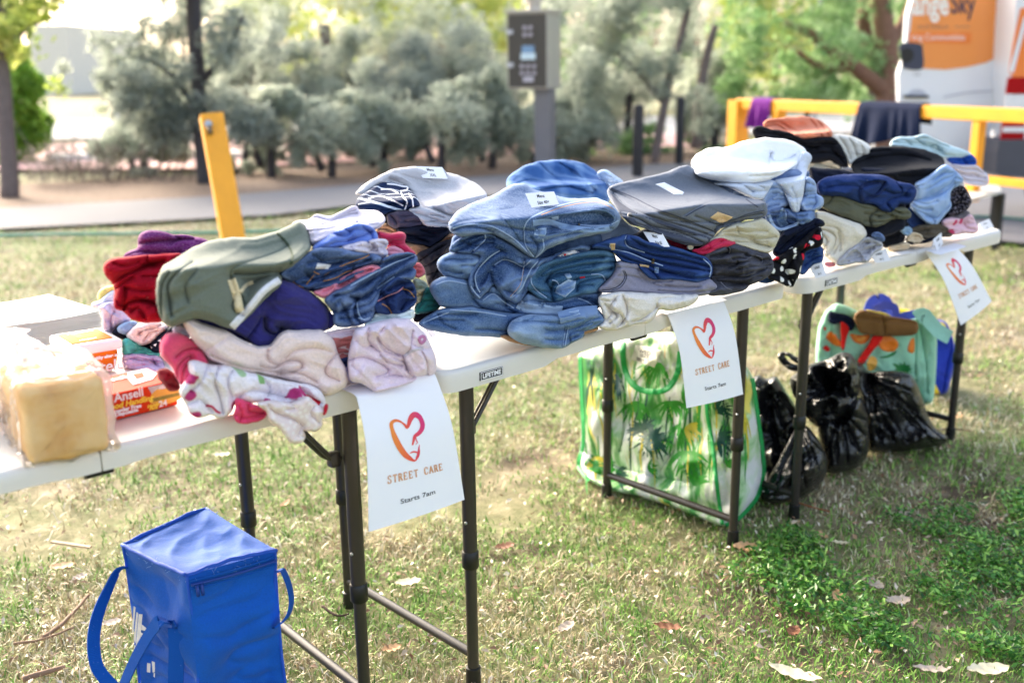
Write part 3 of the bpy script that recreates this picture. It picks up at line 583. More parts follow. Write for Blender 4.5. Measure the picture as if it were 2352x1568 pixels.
garment('folded_garment', 'pale sage top in the narrow gap between the two big piles', V('F4', '1140,975 1210,1000 1262,1040 1235,1075 1160,1085'), M_sagel, 'K', off=-.07, D=.12, R=.012)
garment('folded_garment', 'cream cotton top stacked on the teal fleece', V('F4', '1150,1080 1240,1062 1262,1090 1215,1110 1222,1160 1155,1190'), M_cream, 'K', off=-.06, D=.12, R=.012, cr=cr('F4', '1155,1125 1215,1108', .01, .008))
garment('folded_jumper', 'dark teal fleece at the bottom of the gap between the piles', V('F4', '1220,1110 1250,1038 1330,1105 1368,1190 1330,1228 1160,1265 1150,1190 1210,1165'), M_teal, 'K', off=-.05, D=.16, R=.022)
garment('folded_garment', 'dark brown cloth under the teal fleece', V('F4', '1140,1262 1300,1235 1340,1260 1260,1300 1150,1330'), M_char, 'K', off=-.06, D=.12, R=.012)

# ---- men's tops behind (back left of the middle table) ------------------------------------------
g = garment('folded_trackpants', 'light grey marl trackpants carrying the extra large size card', V('D', '815,447 835,425 870,405 905,390 950,384 1000,392 1045,402 1090,420 1118,445 1112,468 1085,486 1055,496 1045,518 1018,520 985,505 955,480 930,455 880,425 840,445'), M_grey, 'CB', D=.2, R=.03, cap=(980, 470), back=.2,
    cr=cr('F4', '950,180 1080,240 1180,360 1260,450', .009, .012, '1060,150 1200,190 1300,230 1500,310 1633,290', -.004, .012, '1250,440 1340,480 1420,490', .010, .012, '1300,420 1420,470 1480,480', .010, .01, '700,310 830,260 950,230', .008, .012), wr=(.004, .03, 20, 4))
g = garment('folded_shirt', 'navy shirt with thin white stripes under the grey trackpants', V('F4', '675,380 700,345 800,270 900,212 980,218 1095,245 1108,275 1160,330 1198,400 1130,420 1060,440 1000,432 910,468 800,445 700,432'), M_stripe, 'CB', off=.02, D=.16, R=.016, cap=V('F4', '900,380')[0],
    cr=cr('F4', '1040,270 1060,330 1070,400', .008, .008, '700,400 850,370 1000,400', .008, .008, '760,330 880,300 1020,340', .005, .01), wr=(.005, .02, 20, 3))
for q in ('930,225 1000,232 1060,245 1095,250 1085,275 1035,282', '1040,290 1060,330 1090,370 1070,435', '780,345 870,320 960,350 1060,400', '700,390 800,370', '1100,300 1130,340 1140,410', '880,270 960,270 1020,300'): strip(g, 'piping', V('F4', q), .0035, M_white, .001)
garment('folded_tshirt', 'dark mauve t-shirt folded under the striped shirt', V('F4', '925,470 1000,448 1100,438 1170,470 1225,542 1130,572 1000,580 940,545'), M_mauve, 'CB', off=.03, D=.16, R=.016, cr=cr('F4', '960,480 1010,540 1000,570', .008, .008), wr=(.004, .02, 0, 2))
garment('folded_trackpants', 'grey marl waistband layer hanging below the grey trackpants', V('F4', '1095,430 1190,410 1300,440 1440,492 1430,570 1250,572 1205,525'), M_grey, 'CB', off=.03, D=.14, R=.018, cr=cr('F4', '1240,530 1330,525 1430,540', .005, .006, '1150,450 1220,480 1330,510', .006, .01))
garment('folded_shirt', 'brown shirt showing left of the dark navy trousers', V('F4', '835,605 880,560 940,540 1010,585 1060,640 990,650 960,622'), M_tan, 'CB', off=.0, D=.12, R=.014)
garment('folded_trousers', 'dark navy trousers folded under the mauve t-shirt', V('F4', '1000,580 1130,565 1230,555 1330,565 1430,575 1435,615 1310,705 1285,735 1220,712 1100,685 1055,640'), M_navy, 'CB', off=.03, D=.18, R=.022, cr=cr('F4', '1070,620 1180,660 1260,690', .009, .012, '1200,590 1300,620 1400,600', .007, .012), wr=(.004, .03, 20, 3))
garment('folded_garment', 'fawn cloth under the dark navy trousers', V('F4', '1060,700 1200,705 1290,735 1430,620 1490,650 1400,700 1190,790 1100,765'), M_tan, 'CB', off=.02, D=.12, R=.012)
garment('crumpled_jumper', 'crumpled charcoal black jumper beside the jeans stack', V('F4', '1165,785 1290,735 1350,690 1490,655 1450,750 1340,870 1390,980 1330,1050 1262,1045 1230,900 1180,850'), M_char, 'CB', off=.05, D=.2, R=.025,
    cr=cr('F4', '1200,830 1280,780 1400,710', .012, .014, '1240,880 1290,850 1360,800', .010, .012, '1240,960 1300,930 1350,920', .010, .012, '1270,1020 1310,960 1330,900', .009, .01), wr=(.008, .025, -40, 2))

# ---- adult jeans stack --------------------------------------------------------------------------
garment('chambray_shirt', 'blue checked chambray shirt heaped behind the jeans stack', V('F5', '742,295 745,250 790,200 870,150 980,113 1120,98 1250,103 1330,125 1410,175 1480,240 1515,320 1530,420 1300,430 1100,420 900,380 760,340'), M_cham, 'EB', D=.22, R=.05, cap=V('F5', '1000,300')[0], back=.15,
    cr=cr('F5', '780,300 900,250 1050,260', .012, .02, '1150,120 1300,220 1420,330', .010, .02, '1000,330 1200,300 1400,350', .012, .02, '1000,120 1080,200 1240,300', .008, .02), wr=(.007, .03, 35, 3), lump=.016)
garment('folded_shirt', 'pale blue shirt behind the grey shorts', V('F5', '1430,190 1500,172 1560,208 1640,265 1600,330 1530,400 1500,290'), M_lbs, 'EB', off=-.02, D=.14, R=.02, wr=(.005, .02, 60, 3))
g = garment('folded_jeans', 'large mid blue jeans on top of the tall jeans stack, carrying the size 40 card', V('F5', '300,590 330,530 400,470 480,430 640,370 720,325 790,283 860,276 900,285 960,335 1050,352 1200,395 1300,398 1430,388 1520,428 1590,490 1616,548 1575,618 1520,652 1430,660 1280,690 1180,720 1050,770 1022,800 962,846 900,822 830,762 730,702 640,652 500,662 380,680 310,640'), M_jean, 'J', off=.05, D=.26, R=.035, cap=V('F5', '700,560')[0], back=.28,
    cr=cr('F5', '310,600 420,560 600,540', .006, .03, '330,640 420,610 560,620 640,645', .010, .012, '870,640 905,560 1000,505 1200,440 1430,412 1560,455', .002, .01, '480,440 640,480 800,460', .005, .04, '870,650 880,740 950,830', .006, .012, '930,690 980,760 960,830', .008, .012, '700,520 780,620 860,740', .004, .03),
    pits=[(V('F5', '935,600 960,545 1060,500 1200,465 1380,440 1480,445 1560,500 1590,550 1540,615 1430,640 1280,650 1160,672 1050,690 1020,640 1000,680 960,680'), .035, .02)], wr=(.003, .05, -20, 3), lump=.01)
patch(g, 'inner_fold', V('F5', '950,600 1000,560 1100,520 1250,490 1400,470 1500,480 1575,540 1530,610 1430,635 1280,645 1160,665 1060,685 1000,660 960,660'), M_jin, .006, cr=cr('F5', '960,570 1100,560 1300,540 1560,550', .010, .012, '1000,620 1150,600 1350,600 1540,605', .010, .012, '1100,530 1250,520 1450,510', .008, .012, '1000,660 1100,640 1250,640', .008, .01), wr=(.003, .014, -8, 5))
for q in ('872,640 905,560 1000,503 1200,432 1430,402 1540,440 1595,500', '878,640 885,740 950,835', '1020,700 1025,780 965,842', '1290,590 1400,598 1530,590 1600,560'): strip(g, 'seam', V('F5', q), .004, M_seam, .0016)
for q in ('1085,535 1140,525 1140,550 1090,560', '1160,590 1190,582 1190,632 1160,628', '965,620 1048,615 1045,680 950,672'): patch(g, 'belt_loop', V('F5', q), M_jean4, .003, step=2.2)
strip(g, 'waistband', V('F5', '945,580 1060,570 1160,600 1300,625 1430,630 1530,612'), .012, M_jean3, .003)
g2 = garment('folded_shorts', 'dark indigo denim shorts with a hanging pocket flap, second in the tall jeans stack', V('F5', '300,795 335,725 400,690 540,632 600,650 700,700 800,760 900,830 985,855 1080,840 1200,780 1300,750 1385,758 1380,790 1300,835 1150,862 1060,880 1000,910 960,990 890,1110 825,1195 755,1165 690,1100 640,1040 610,1080 560,1125 530,1165 490,1120 450,1050 460,960 520,870 560,830 480,810 380,800'), M_jean2, 'J', off=.035, D=.2, R=.02,
    cr=cr('F5', '330,770 450,700 560,660', .010, .010, '360,795 470,740 560,700 640,700', .010, .008, '480,800 560,740 640,735', .010, .008, '700,790 640,830 500,960 500,1080', .008, .014, '640,910 730,862 860,915 880,860', .012, .010, '1000,850 960,920 900,1020 850,1150', .008, .012, '620,960 640,1040 690,1090', .010, .012, '1040,800 1120,770 1200,780', .012, .008, '1100,850 1200,800 1300,790', .012, .008, '540,1060 580,1000 600,960', .010, .01), wr=(.005, .02, -30, 3))
for q in ('690,790 600,850 510,960 510,1050 540,1110', '650,900 720,860 800,880 870,910 930,860', '985,870 930,930 890,1010 850,1090 780,1150', '880,870 865,960 850,1040 770,1150', '470,1060 500,1110 540,1150', '560,640 580,700 490,790'): strip(g2, 'seam', V('F5', q), .004, M_seam, .0018)
strip(g2, 'stitching', V('F5', '872,920 862,990 840,1060 770,1140'), .002, M_ora, .003)
patch(g2, 'size_label', V('F5', '1130,830 1180,800 1260,785 1300,800 1240,822 1160,838'), M_white, .004); patch(g2, 'red_label', V('F5', '1160,820 1190,806 1220,815 1190,832'), M_redl, .006, step=2)
g3 = garment('folded_jeans', 'rounded fold of green blue jeans at the right of the tall jeans stack', V('F5', '885,1075 930,990 990,905 1100,862 1280,812 1420,782 1500,780 1562,812 1586,880 1570,960 1510,1020 1465,1055 1430,1110 1300,1125 1200,1155 1110,1182 1000,1155 925,1095'), M_jeang, 'J', off=.03, D=.2, R=.03,
    cr=cr('F5', '985,1000 1080,920 1250,870 1420,840 1560,840', .010, .012, '1040,1030 1100,960 1250,915 1420,890 1580,880', .013, .012, '1080,1080 1050,1010 1180,965 1380,960 1540,930', .014, .012, '1100,1170 1080,1100 1100,1040', .012, .012, '940,1060 1010,1120 1100,1170', .007, .014, '1110,1100 1180,1060 1280,1010', .010, .012, '1280,1100 1300,1040 1440,1000 1500,1010', .012, .010), wr=(.0035, .03, -12, 4))
for q in ('990,905 930,1000 960,1080 1050,1150', '1390,970 1470,975 1500,1020', '1090,1015 1130,1030 1170,1110'): strip(g3, 'seam', V('F5', q), .004, M_seam, .0018)
patch(g3, 'pocket_flap', V('F5', '1110,1110 1130,1060 1215,1010 1275,1020 1265,1080 1190,1148'), M_jean4, .004); patch(g3, 'red_tab', V('F5', '1300,992 1342,986 1345,998 1305,1004'), M_redl, .003, step=2); patch(g3, 'belt_loop', V('F5', '1180,968 1225,960 1245,995 1210,1010'), M_jean4, .003, step=2.2)
garment('folded_jeans', 'plain blue jeans leg bulging left under the indigo shorts', V('F5', '205,905 225,855 300,812 400,800 500,808 580,840 560,920 480,1010 400,1020 270,985'), M_jean3, 'J', off=.0, D=.22, R=.045, wr=(.003, .03, 20, 3))
g4 = garment('folded_jeans', 'mid blue jeans layer, second from the bottom of the tall stack', V('F5', '152,1085 175,1035 220,1000 300,985 450,1015 465,1085 530,1160 640,1050 760,1160 825,1195 900,1110 1000,1155 1110,1182 1300,1125 1440,1105 1458,1180 1440,1235 1260,1285 1130,1292 900,1275 780,1272 600,1245 480,1218 350,1230 235,1215'), M_jean3, 'J', off=.01, D=.24, R=.032,
    cr=cr('F5', '490,1160 560,1230 700,1255 820,1275', .010, .012, '740,1170 740,1220 800,1265', .010, .012, '820,1190 900,1230 1100,1240 1180,1245', .010, .010, '1010,1220 1030,1180 1110,1170', .008, .008, '1280,1140 1400,1180 1450,1220', .008, .010), wr=(.004, .03, 10, 3))
strip(g4, 'seam', V('F5', '1290,1155 1360,1180 1420,1225'), .004, M_seam, .0018); strip(g4, 'waistband', V('F5', '830,1195 900,1228 1010,1240 1170,1250'), .02, M_jean, .004); patch(g4, 'belt_loop', V('F5', '1008,1185 1040,1180 1040,1230 1012,1228'), M_jean4, .004, step=2)
g5 = garment('folded_jeans', 'wide blue jeans lying on the table at the bottom left of the tall stack', V('F5', '60,1350 150,1285 230,1240 300,1228 480,1218 600,1248 780,1275 900,1270 940,1350 900,1440 745,1448 620,1442 440,1440 250,1412 120,1380'), M_jean3, 'J', off=.015, D=.26, R=.034, cr=cr('F5', '220,1290 260,1350 350,1390', .006, .03, '745,1440 750,1380 790,1320 900,1282', .009, .012), wr=(.003, .04, 10, 3))
g6 = garment('folded_jeans', 'pale washed jeans with a waistband showing at the bottom right of the tall stack', V('F5', '745,1400 780,1325 900,1280 1130,1292 1260,1283 1440,1235 1490,1300 1494,1345 1400,1385 1330,1408 1336,1448 1230,1492 1180,1533 1080,1532 950,1512 850,1492 775,1445'), M_jean4, 'J', off=.05, D=.24, R=.036,
    cr=cr('F5', '1040,1420 1140,1400 1230,1390 1400,1340', .008, .02, '1165,1520 1190,1440 1190,1380', .006, .01, '1230,1490 1230,1420 1330,1400', .010, .012, '1260,1450 1330,1440', .008, .01, '780,1340 900,1330 950,1290', .005, .014), wr=(.0035, .03, 0, 3))
strip(g6, 'seam', V('F5', '1215,1375 1205,1430 1190,1520'), .003, M_seam, .0018); strip(g6, 'seam', V('F5', '1198,1380 1188,1430 1172,1525'), .003, M_seam, .0018); strip(g6, 'seam', V('F5', '755,1400 790,1330 900,1288 970,1278'), .003, M_seam, .0018)
strip(g6, 'waistband', V('F5', '1145,1305 1250,1275 1330,1262 1440,1255'), .026, M_jean2, .005); patch(g6, 'belt_loop', V('F5', '1135,1275 1300,1235 1310,1275 1150,1325'), M_jean4, .009, step=2.2)
garment('folded_shorts', 'tan trousers peeping out under the pale jeans by the table edge', V('F5', '690,1442 780,1440 860,1495 1060,1525 1180,1480 1330,1405 1450,1370 1440,1395 1330,1425 1180,1500 900,1510 800,1490'), M_tan, 'J', off=.035, D=.2, R=.008)

# ---- grey shorts stack -------------------------------------------------------------------------------
garment('folded_jeans', 'dark blue jeans behind the upper size card', V('F6', '150,930 250,850 330,795 430,745 570,780 600,850 450,840 330,880 220,910'), M_ddn, 'F', off=-.12, D=.14, R=.02)
g = garment('folded_shorts', 'large slate grey cargo shorts fanned on top of the right hand stack', V('F6', '288,452 320,412 400,385 470,372 620,340 820,290 930,240 1000,228 1060,270 1240,400 1400,490 1500,512 1665,540 1684,610 1672,665 1580,690 1500,690 1400,740 1280,760 1210,850 1130,922 1000,920 780,852 620,762 500,742 410,652 330,532'), M_greys, 'F', off=.03, D=.24, R=.022, cap=V('F6', '760,640')[0], back=.3,
    cr=cr('F6', '320,440 500,520 700,620 900,690 1100,760 1225,805', .010, .010, '345,470 440,560 600,640 760,700 1000,770 1200,840', .014, .012, '420,650 560,690 700,760 900,800 1130,900', .012, .012, '1060,670 1200,720 1290,750 1460,700 1640,650', .006, .010, '1000,530 1120,530 1000,545', .005, .008, '960,660 1150,560 1330,520', .003, .01, '1050,260 1120,360 1250,450', .006, .02, '1230,800 1250,760 1420,720 1600,700', .012, .010), wr=(.0035, .03, 30, 4), lump=.008)
for q in ('330,425 520,505 720,605 960,690 1220,800', '980,670 1060,620 1150,575', '1180,720 1260,735 1400,700 1520,650 1660,620', '1500,520 1560,560 1610,590', '1240,760 1420,690 1640,640'): strip(g, 'seam', V('F6', q), .004, M_greyd, .0018)
patch(g, 'leather_patch', V('F6', '1188,682 1255,630 1392,678 1300,738'), M_patch, .002, wr=(.0005, .02, 0, 2)); patch(g, 'price_tag', V('F6', '712,392 790,374 965,462 950,482 880,482'), M_paper, .003, wr=(0, .02, 0, 2))
patch(g, 'lower_leg', V('F6', '330,470 420,560 600,660 800,720 1000,790 1190,860 1130,915 1000,912 780,845 620,755 505,735 415,645 345,540'), M_greyd, .004, cr=cr('F6', '420,640 600,690 760,760 1000,840 1150,880', .012, .012, '560,700 600,740', .01, .01), wr=(.003, .02, 25, 4))
patch(g, 'button', V('F6', '470,650 490,635 512,650 512,680 490,695 472,680'), mat('dark_button', '1d2024', .4), .004, step=1.6, wr=(0, .02, 0, 2))
garment('folded_trousers', 'stone twill trousers wrapped under the grey shorts', V('F6', '1100,925 1140,885 1250,845 1300,780 1400,740 1550,715 1655,688 1722,758 1800,820 1775,880 1742,945 1700,992 1600,972 1400,905 1300,858 1200,885'), M_stone, 'F', off=.02, D=.2, R=.022,
    cr=cr('F6', '1320,830 1450,850 1600,870 1760,850', .010, .010, '1400,890 1550,900 1700,930', .012, .009, '1560,880 1640,930 1740,940', .008, .008, '1420,760 1450,830 1560,850', .005, .012), wr=(.004, .02, 10, 3))
garment('folded_tshirt', 'crimson t-shirt edge under the stone trousers', V('F6', '1020,965 1100,955 1200,885 1300,852 1425,905 1360,930 1290,940 1200,985 1130,1003 1060,985'), M_crim, 'F', off=.025, D=.14, R=.014, cr=cr('F6', '1050,970 1150,960 1290,890', .008, .008))
garment('folded_tshirt', 'dark red cloth behind the lower size card', V('F6', '795,835 870,838 960,885 1010,965 900,935 830,900'), M_crim, 'F', off=-.02, D=.1, R=.012)
g = garment('black_jeans', 'worn black jeans folded at the right end of the middle table', V('F6', '1080,1060 1140,1000 1300,935 1420,908 1600,975 1700,992 1735,1060 1742,1120 1700,1182 1620,1232 1525,1262 1500,1302 1350,1345 1200,1362 1150,1330 1250,1285 1190,1200 1200,1120'), M_bden, 'F', off=.015, D=.22, R=.026,
    cr=cr('F6', '1190,1020 1280,1000 1350,980 1340,940', .012, .012, '1180,1100 1300,1090 1400,1080 1640,1050', .013, .012, '1200,1180 1340,1190 1500,1200 1680,1120', .013, .012, '1250,1230 1380,1250 1520,1260', .012, .010, '1380,1040 1430,1060 1420,1090 1350,1110', .010, .008, '1500,1010 1600,1030 1640,1070', .010, .01), wr=(.006, .02, -10, 3))
for q in ('1310,930 1360,945 1355,990', '1590,1010 1640,1030 1640,1075', '1280,1240 1330,1290 1380,1310'): strip(g, 'seam', V('F6', q), .004, c_('grey_thread', '6d6e7c'), .0018)
g = garment('folded_jeans', 'deep blue jeans neatly folded with the brass button showing', V('F6', '150,935 280,880 400,850 460,828 560,850 640,898 840,932 1000,982 1160,1032 1200,1090 1208,1150 1190,1212 1080,1242 900,1212 720,1218 640,1192 560,1092 430,1062 370,1002 330,962'), M_ddn, 'F', off=.045, D=.22, R=.026,
    cr=cr('F6', '455,845 450,900 520,950 700,1010 880,1040 1060,1080 1175,1110', .013, .010, '350,960 480,975 620,1030 800,1080 1000,1120 1185,1150', .013, .010, '370,1000 520,1060 640,1090 760,1140 900,1180 1080,1210 1190,1200', .012, .010, '560,1090 640,1120 700,1170 740,1215', .012, .010, '500,860 620,930 850,980 1100,1040', .006, .012), wr=(.003, .02, 15, 5))
for q in ('460,835 450,880 480,935 620,985', '320,905 330,950 480,985 640,1050 780,1100', '1130,1040 1195,1110 1185,1200'): strip(g, 'seam', V('F6', q), .004, M_seam, .0018)
patch(g, 'waist_patch', V('F6', '575,1085 660,1095 655,1118 580,1105'), M_patch, .003, step=2); patch(g, 'button', V('F6', '675,1045 695,1038 710,1058 702,1085 682,1085'), M_met, .005, step=1.6); patch(g, 'belt_loop', V('F6', '705,1110 745,1115 740,1165 705,1160'), M_jean2, .004, step=2); patch(g, 'belt_loop', V('F6', '315,905 365,905 360,965 330,965'), M_patch, .003, step=2)
g = garment('folded_shorts', 'lilac grey twill shorts under the deep blue jeans', V('F6', '372,1060 430,1058 560,1085 640,1180 720,1212 900,1208 1080,1238 1190,1212 1255,1287 1200,1330 1150,1352 1000,1358 700,1342 450,1325 230,1328 200,1312 300,1232 365,1145'), M_lilg, 'F', off=.03, D=.22, R=.026, cr=cr('F6', '440,1150 440,1220 350,1300 250,1315', .004, .008, '700,1230 900,1290 1100,1280', .006, .02, '560,1130 600,1200 700,1250', .006, .02), wr=(.004, .03, 15, 3))
strip(g, 'seam', V('F6', '430,1140 445,1200 400,1270 320,1305 250,1312'), .003, M_greyd, .001); strip(g, 'seam', V('F6', '450,1150 462,1205 415,1282 330,1318'), .003, M_greyd, .001)
g = garment('rolled_trousers', 'pale stone trousers rolled up beside the second poster', V('Z2', '1088,192 1200,172 1400,182 1560,190 1665,188 1640,225 1600,252 1500,275 1425,265 1412,300 1372,348 1290,352 1200,385 1130,387 1082,372 1120,342 1112,280 1085,232'), M_beige, 'F', off=.05, D=.2, R=.028,
    cr=cr('Z2', '1225,195 1248,260 1240,320 1195,370', .012, .010, '1180,215 1150,260 1190,310 1150,350', .012, .010, '1120,240 1160,290 1130,330', .010, .008, '1100,215 1150,225 1190,200', .008, .008, '1280,345 1330,330 1400,280 1420,250', .012, .010, '1420,260 1440,210 1560,200', .006, .02, '1150,290 1210,300 1225,340', .01, .008), wr=(.004, .025, 60, 3))
garment('folded_garment', 'white shirt with pearly snap under the black jeans stack', V('F6', '975,940 1010,910 1050,930 1030,965 990,950'), M_stone, 'F', off=.03, D=.06, R=.008)

# ---- white and denim stack, left of the far table --------------------------------------------------
g = garment('folded_jeans', 'thick white jeans topmost on the white and denim stack', V('D', '1588,372 1600,356 1628,341 1668,341 1710,325 1762,317 1815,324 1850,342 1852,358 1832,374 1800,396 1768,412 1730,421 1680,419 1632,411 1598,400'), M_whj, 'GP', D=.24, R=.04, cap=(1700, 395), back=.2,
    cr=cr('F7', '70,640 200,650 350,630 480,560 560,490', .004, .01, '330,510 350,560 430,560 520,520', .010, .014, '340,500 320,540 320,600', .010, .012, '30,620 100,650', .004, .02), wr=(.003, .03, -10, 3), lump=.014)
g = garment('folded_shirt', 'pale blue white shirt with a pointed sleeve hanging down the stack', V('F6', '1020,225 1090,240 1200,300 1320,315 1500,318 1700,300 1850,260 1960,180 1998,105 2040,118 2075,150 2065,190 2032,230 2012,330 1995,480 1972,570 1952,642 1915,638 1880,560 1852,480 1790,385 1740,368 1690,450 1640,525 1560,510 1500,480 1350,412 1200,380 1110,330'), M_whb, 'GP', off=.02, D=.2, R=.018, cap=V('F6', '1500,400')[0], back=.15,
    cr=cr('F6', '1700,320 1760,370 1860,480', .010, .012, '1960,200 1900,290 1740,340', .007, .02, '1500,340 1560,380 1650,420', .006, .012, '1180,330 1350,350 1480,400 1560,460', .008, .012, '1900,420 1940,520 1940,610', .004, .02), wr=(.004, .03, 20, 3))
garment('folded_jeans', 'light blue jeans between the sleeves of the pale shirt', V('F6', '1640,525 1690,450 1745,372 1800,400 1855,490 1872,575 1770,602 1690,640 1662,570'), M_dkl, 'GP', off=.0, D=.16, R=.016, cr=cr('F6', '1660,560 1740,500 1840,490', .006, .01))
garment('folded_jeans', 'light blue jeans hem on the right of the white stack', V('F6', '2010,480 2025,360 2030,320 2098,365 2112,440 2100,480 2170,505 2178,550 2165,585 2110,612 2000,622 1968,600 1995,500'), M_dkl, 'GP', off=.01, D=.16, R=.018, cr=cr('F6', '2000,500 2060,480 2110,480', .010, .01, '2100,500 2110,560 2080,600', .006, .008), wr=(.004, .02, 30, 3))
g = garment('folded_shorts', 'frayed denim leg hem in the white and denim stack', V('F6', '1665,642 1720,615 1800,598 1845,605 1900,650 1965,688 1975,738 1880,775 1805,795 1735,775 1690,730'), M_dk, 'GP', off=.03, D=.14, R=.016, cr=cr('F6', '1700,680 1780,670 1830,620', .012, .012, '1830,620 1840,700 1880,740', .010, .01, '1720,720 1800,760 1900,740', .008, .008))
for q in ('1700,660 1750,760 1810,785 1880,760 1965,730', '1810,605 1840,640 1840,700'): strip(g, 'frayed_edge', V('F6', q), .008, M_seam, .003)
garment('folded_jeans', 'mid blue jeans under the light hem on the right', V('F6', '1840,605 1950,645 2080,618 2098,660 2090,705 2000,755 1965,745 1900,660'), M_jean2, 'GP', off=.02, D=.16, R=.016)
garment('folded_trousers', 'navy cotton trousers folded above the polka dot cloth', V('F6', '1735,960 1790,870 1830,795 1900,775 1985,750 2092,690 2160,700 2192,740 2110,775 2000,852 1900,932 1835,1002 1785,1022 1735,1005'), M_nav2, 'GP', off=.03, D=.18, R=.018, cr=cr('F6', '1790,960 1900,860 2000,790 2100,740', .008, .01, '1750,1000 1850,900', .006, .01), wr=(.004, .02, -40, 3))
garment('polka_dot_dress', 'black dress with white and red dots draped over the gap between tables', V('F6', '1700,1110 1740,1040 1830,1000 1920,930 2000,868 2110,775 2150,758 2172,870 2162,922 2085,945 2012,965 2002,1040 1962,1165 1912,1288 1850,1265 1760,1225 1685,1205 1715,1150'), M_pold, 'GP', off=.05, D=.14, R=.016, zmin=None,
    cr=cr('F6', '2005,960 1960,1000 1900,1060 1850,1150', .009, .014, '1750,1060 1830,1110 1900,1250', .007, .014, '2120,800 2060,880 2010,960', .008, .014, '1730,1190 1850,1200 1905,1270', .006, .01, '1920,960 1980,980', .006, .01), wr=(.005, .03, 50, 3))
garment('folded_jeans', 'blue jeans behind the polka dot dress above the women\'s size card', V('F6', '1995,1000 2010,960 2160,925 2172,990 2168,1060 2080,1085 2000,1180 1960,1172 1975,1090'), M_ddn, 'GP', off=.015, D=.16, R=.016, cr=cr('F6', '2010,1100 2080,1040 2150,1020', .008, .01))
garment('folded_jeans', 'sliver of dark jeans beside the black jeans at the table end', V('F6', '1600,1240 1700,1190 1760,1225 1700,1248 1640,1245'), M_ddn, 'GP', off=.02, D=.1, R=.01)

# ---- far table piles --------------------------------------------------------------------------------
garment('folded_tshirt', 'apricot orange t-shirt topmost on the far table', V('F7', '262,270 300,240 440,225 560,213 660,220 745,260 800,310 832,362 800,380 690,378 600,394 540,378 470,332 340,322 285,300'), M_orng, 'HB', off=.02, D=.18, R=.022, cap=V('F7', '550,340')[0], back=.15,
    cr=cr('F7', '310,265 400,255 480,300 560,330', .008, .010, '300,290 380,280 450,320', .010, .01, '700,240 760,310 790,360', .007, .008, '650,240 710,310 740,370', .006, .008), wr=(.004, .02, 20, 3))
garment('folded_jumper', 'black jumper drooping under the apricot t-shirt', V('F7', '180,320 240,284 330,320 470,338 600,396 700,378 832,378 895,450 930,540 952,616 900,608 800,556 740,570 650,585 600,540 500,450 300,400 220,395'), M_blk, 'HB', off=.03, D=.2, R=.024,
    cr=cr('F7', '230,330 400,360 560,420 700,470', .008, .014, '640,480 740,440 860,430', .008, .014, '820,480 880,540 930,600', .008, .012), wr=(.004, .03, 20, 3))
garment('folded_skirt', 'ivory pleated skirt behind the black jumpers', V('F7', '805,378 860,354 960,368 1080,418 1135,462 1120,520 1020,560 965,625 940,540 890,450'), M_crw, 'HB', off=-.05, D=.18, R=.03, cr=cr('F7', '870,365 930,450 970,560', .005, .01, '950,375 990,440 1020,530', .005, .01, '1020,395 1060,450 1070,520', .004, .01))
garment('folded_garment', 'cream cardigan squeezed under the drooping black jumper', V('F7', '608,600 700,560 785,543 880,580 898,650 860,680 790,690 700,742 640,712'), M_cream if False else c_('cream_white', 'e4dcc8', var=.05), 'HB', off=.02, D=.16, R=.02, cr=cr('F7', '640,620 740,600 860,630', .008, .01, '700,580 780,600 890,640', .008, .008, '660,690 760,650 880,670', .008, .01))
garment('folded_garment', 'pale grey top between the black and navy bundles', V('F7', '870,660 960,618 1010,665 1040,690 900,700'), c_('light_grey', 'b9b3b6'), 'HB', off=.03, D=.12, R=.014)
garment('folded_garment', 'dark denim collar behind the navy polo', V('F7', '612,640 650,650 640,700 610,690'), M_jean2, 'HB', off=.03, D=.06, R=.008)
garment('folded_jeans', 'light blue shorts beside the white stack', V('F7', '600,740 680,710 700,800 690,840 620,850'), M_dkl, 'HL', off=-.03, D=.12, R=.014)
g = garment('polo_shirt', 'navy polo shirt with an open collar on the olive jumper', V('F7', '695,750 760,702 880,680 1050,674 1220,680 1350,738 1460,752 1498,800 1482,862 1430,915 1350,895 1312,970 1240,968 1150,905 1060,905 900,845 720,835'), M_npolo, 'HL', off=.03, D=.2, R=.024,
    cr=cr('F7', '1050,790 1110,740 1240,735', .008, .010, '1065,900 1100,860 1160,840 1240,740', .008, .010, '1240,800 1330,830 1380,800 1300,700', .010, .01, '1300,960 1260,900 1320,860 1420,840', .010, .01, '780,780 900,760 1040,770', .006, .015, '1400,830 1440,790 1480,790', .008, .01), wr=(.005, .025, 10, 3))
strip(g, 'collar', V('F7', '1065,890 1050,790 1110,745 1240,738 1200,820 1120,860 1065,890'), .012, c_('navy_collar', '1b2c5a'), .005)
garment('folded_jumper', 'olive grey knitted jumper under the navy polo', V('F7', '698,880 730,845 800,838 900,842 1060,905 1180,932 1240,972 1312,975 1300,935 1400,938 1458,980 1445,1022 1310,1020 1240,1060 1180,1090 1080,1072 900,1002 740,935'), M_olive, 'HL', off=.025, D=.2, R=.028, cr=cr('F7', '1130,1075 1120,1010 1180,960', .010, .01, '1190,1010 1260,990 1310,1010', .012, .012, '1320,960 1380,990 1430,985', .010, .01, '730,930 800,890 820,850', .006, .012), wr=(.003, .03, 20, 3))
garment('folded_jumper', 'big black jumper in the middle of the far table', V('F7', '975,610 985,575 1010,550 1100,505 1110,472 1200,450 1280,455 1400,458 1560,478 1700,535 1722,590 1660,640 1570,700 1485,757 1350,742 1220,684 1000,672'), M_blk, 'HR', off=.0, D=.24, R=.04, cap=V('F7', '1300,660')[0], back=.2, cr=cr('F7', '1010,590 1150,540 1400,520 1600,560', .006, .02, '1000,640 1200,600 1400,610', .006, .02, '1100,505 1150,490 1280,480', .007, .01), wr=(.004, .03, 10, 4))
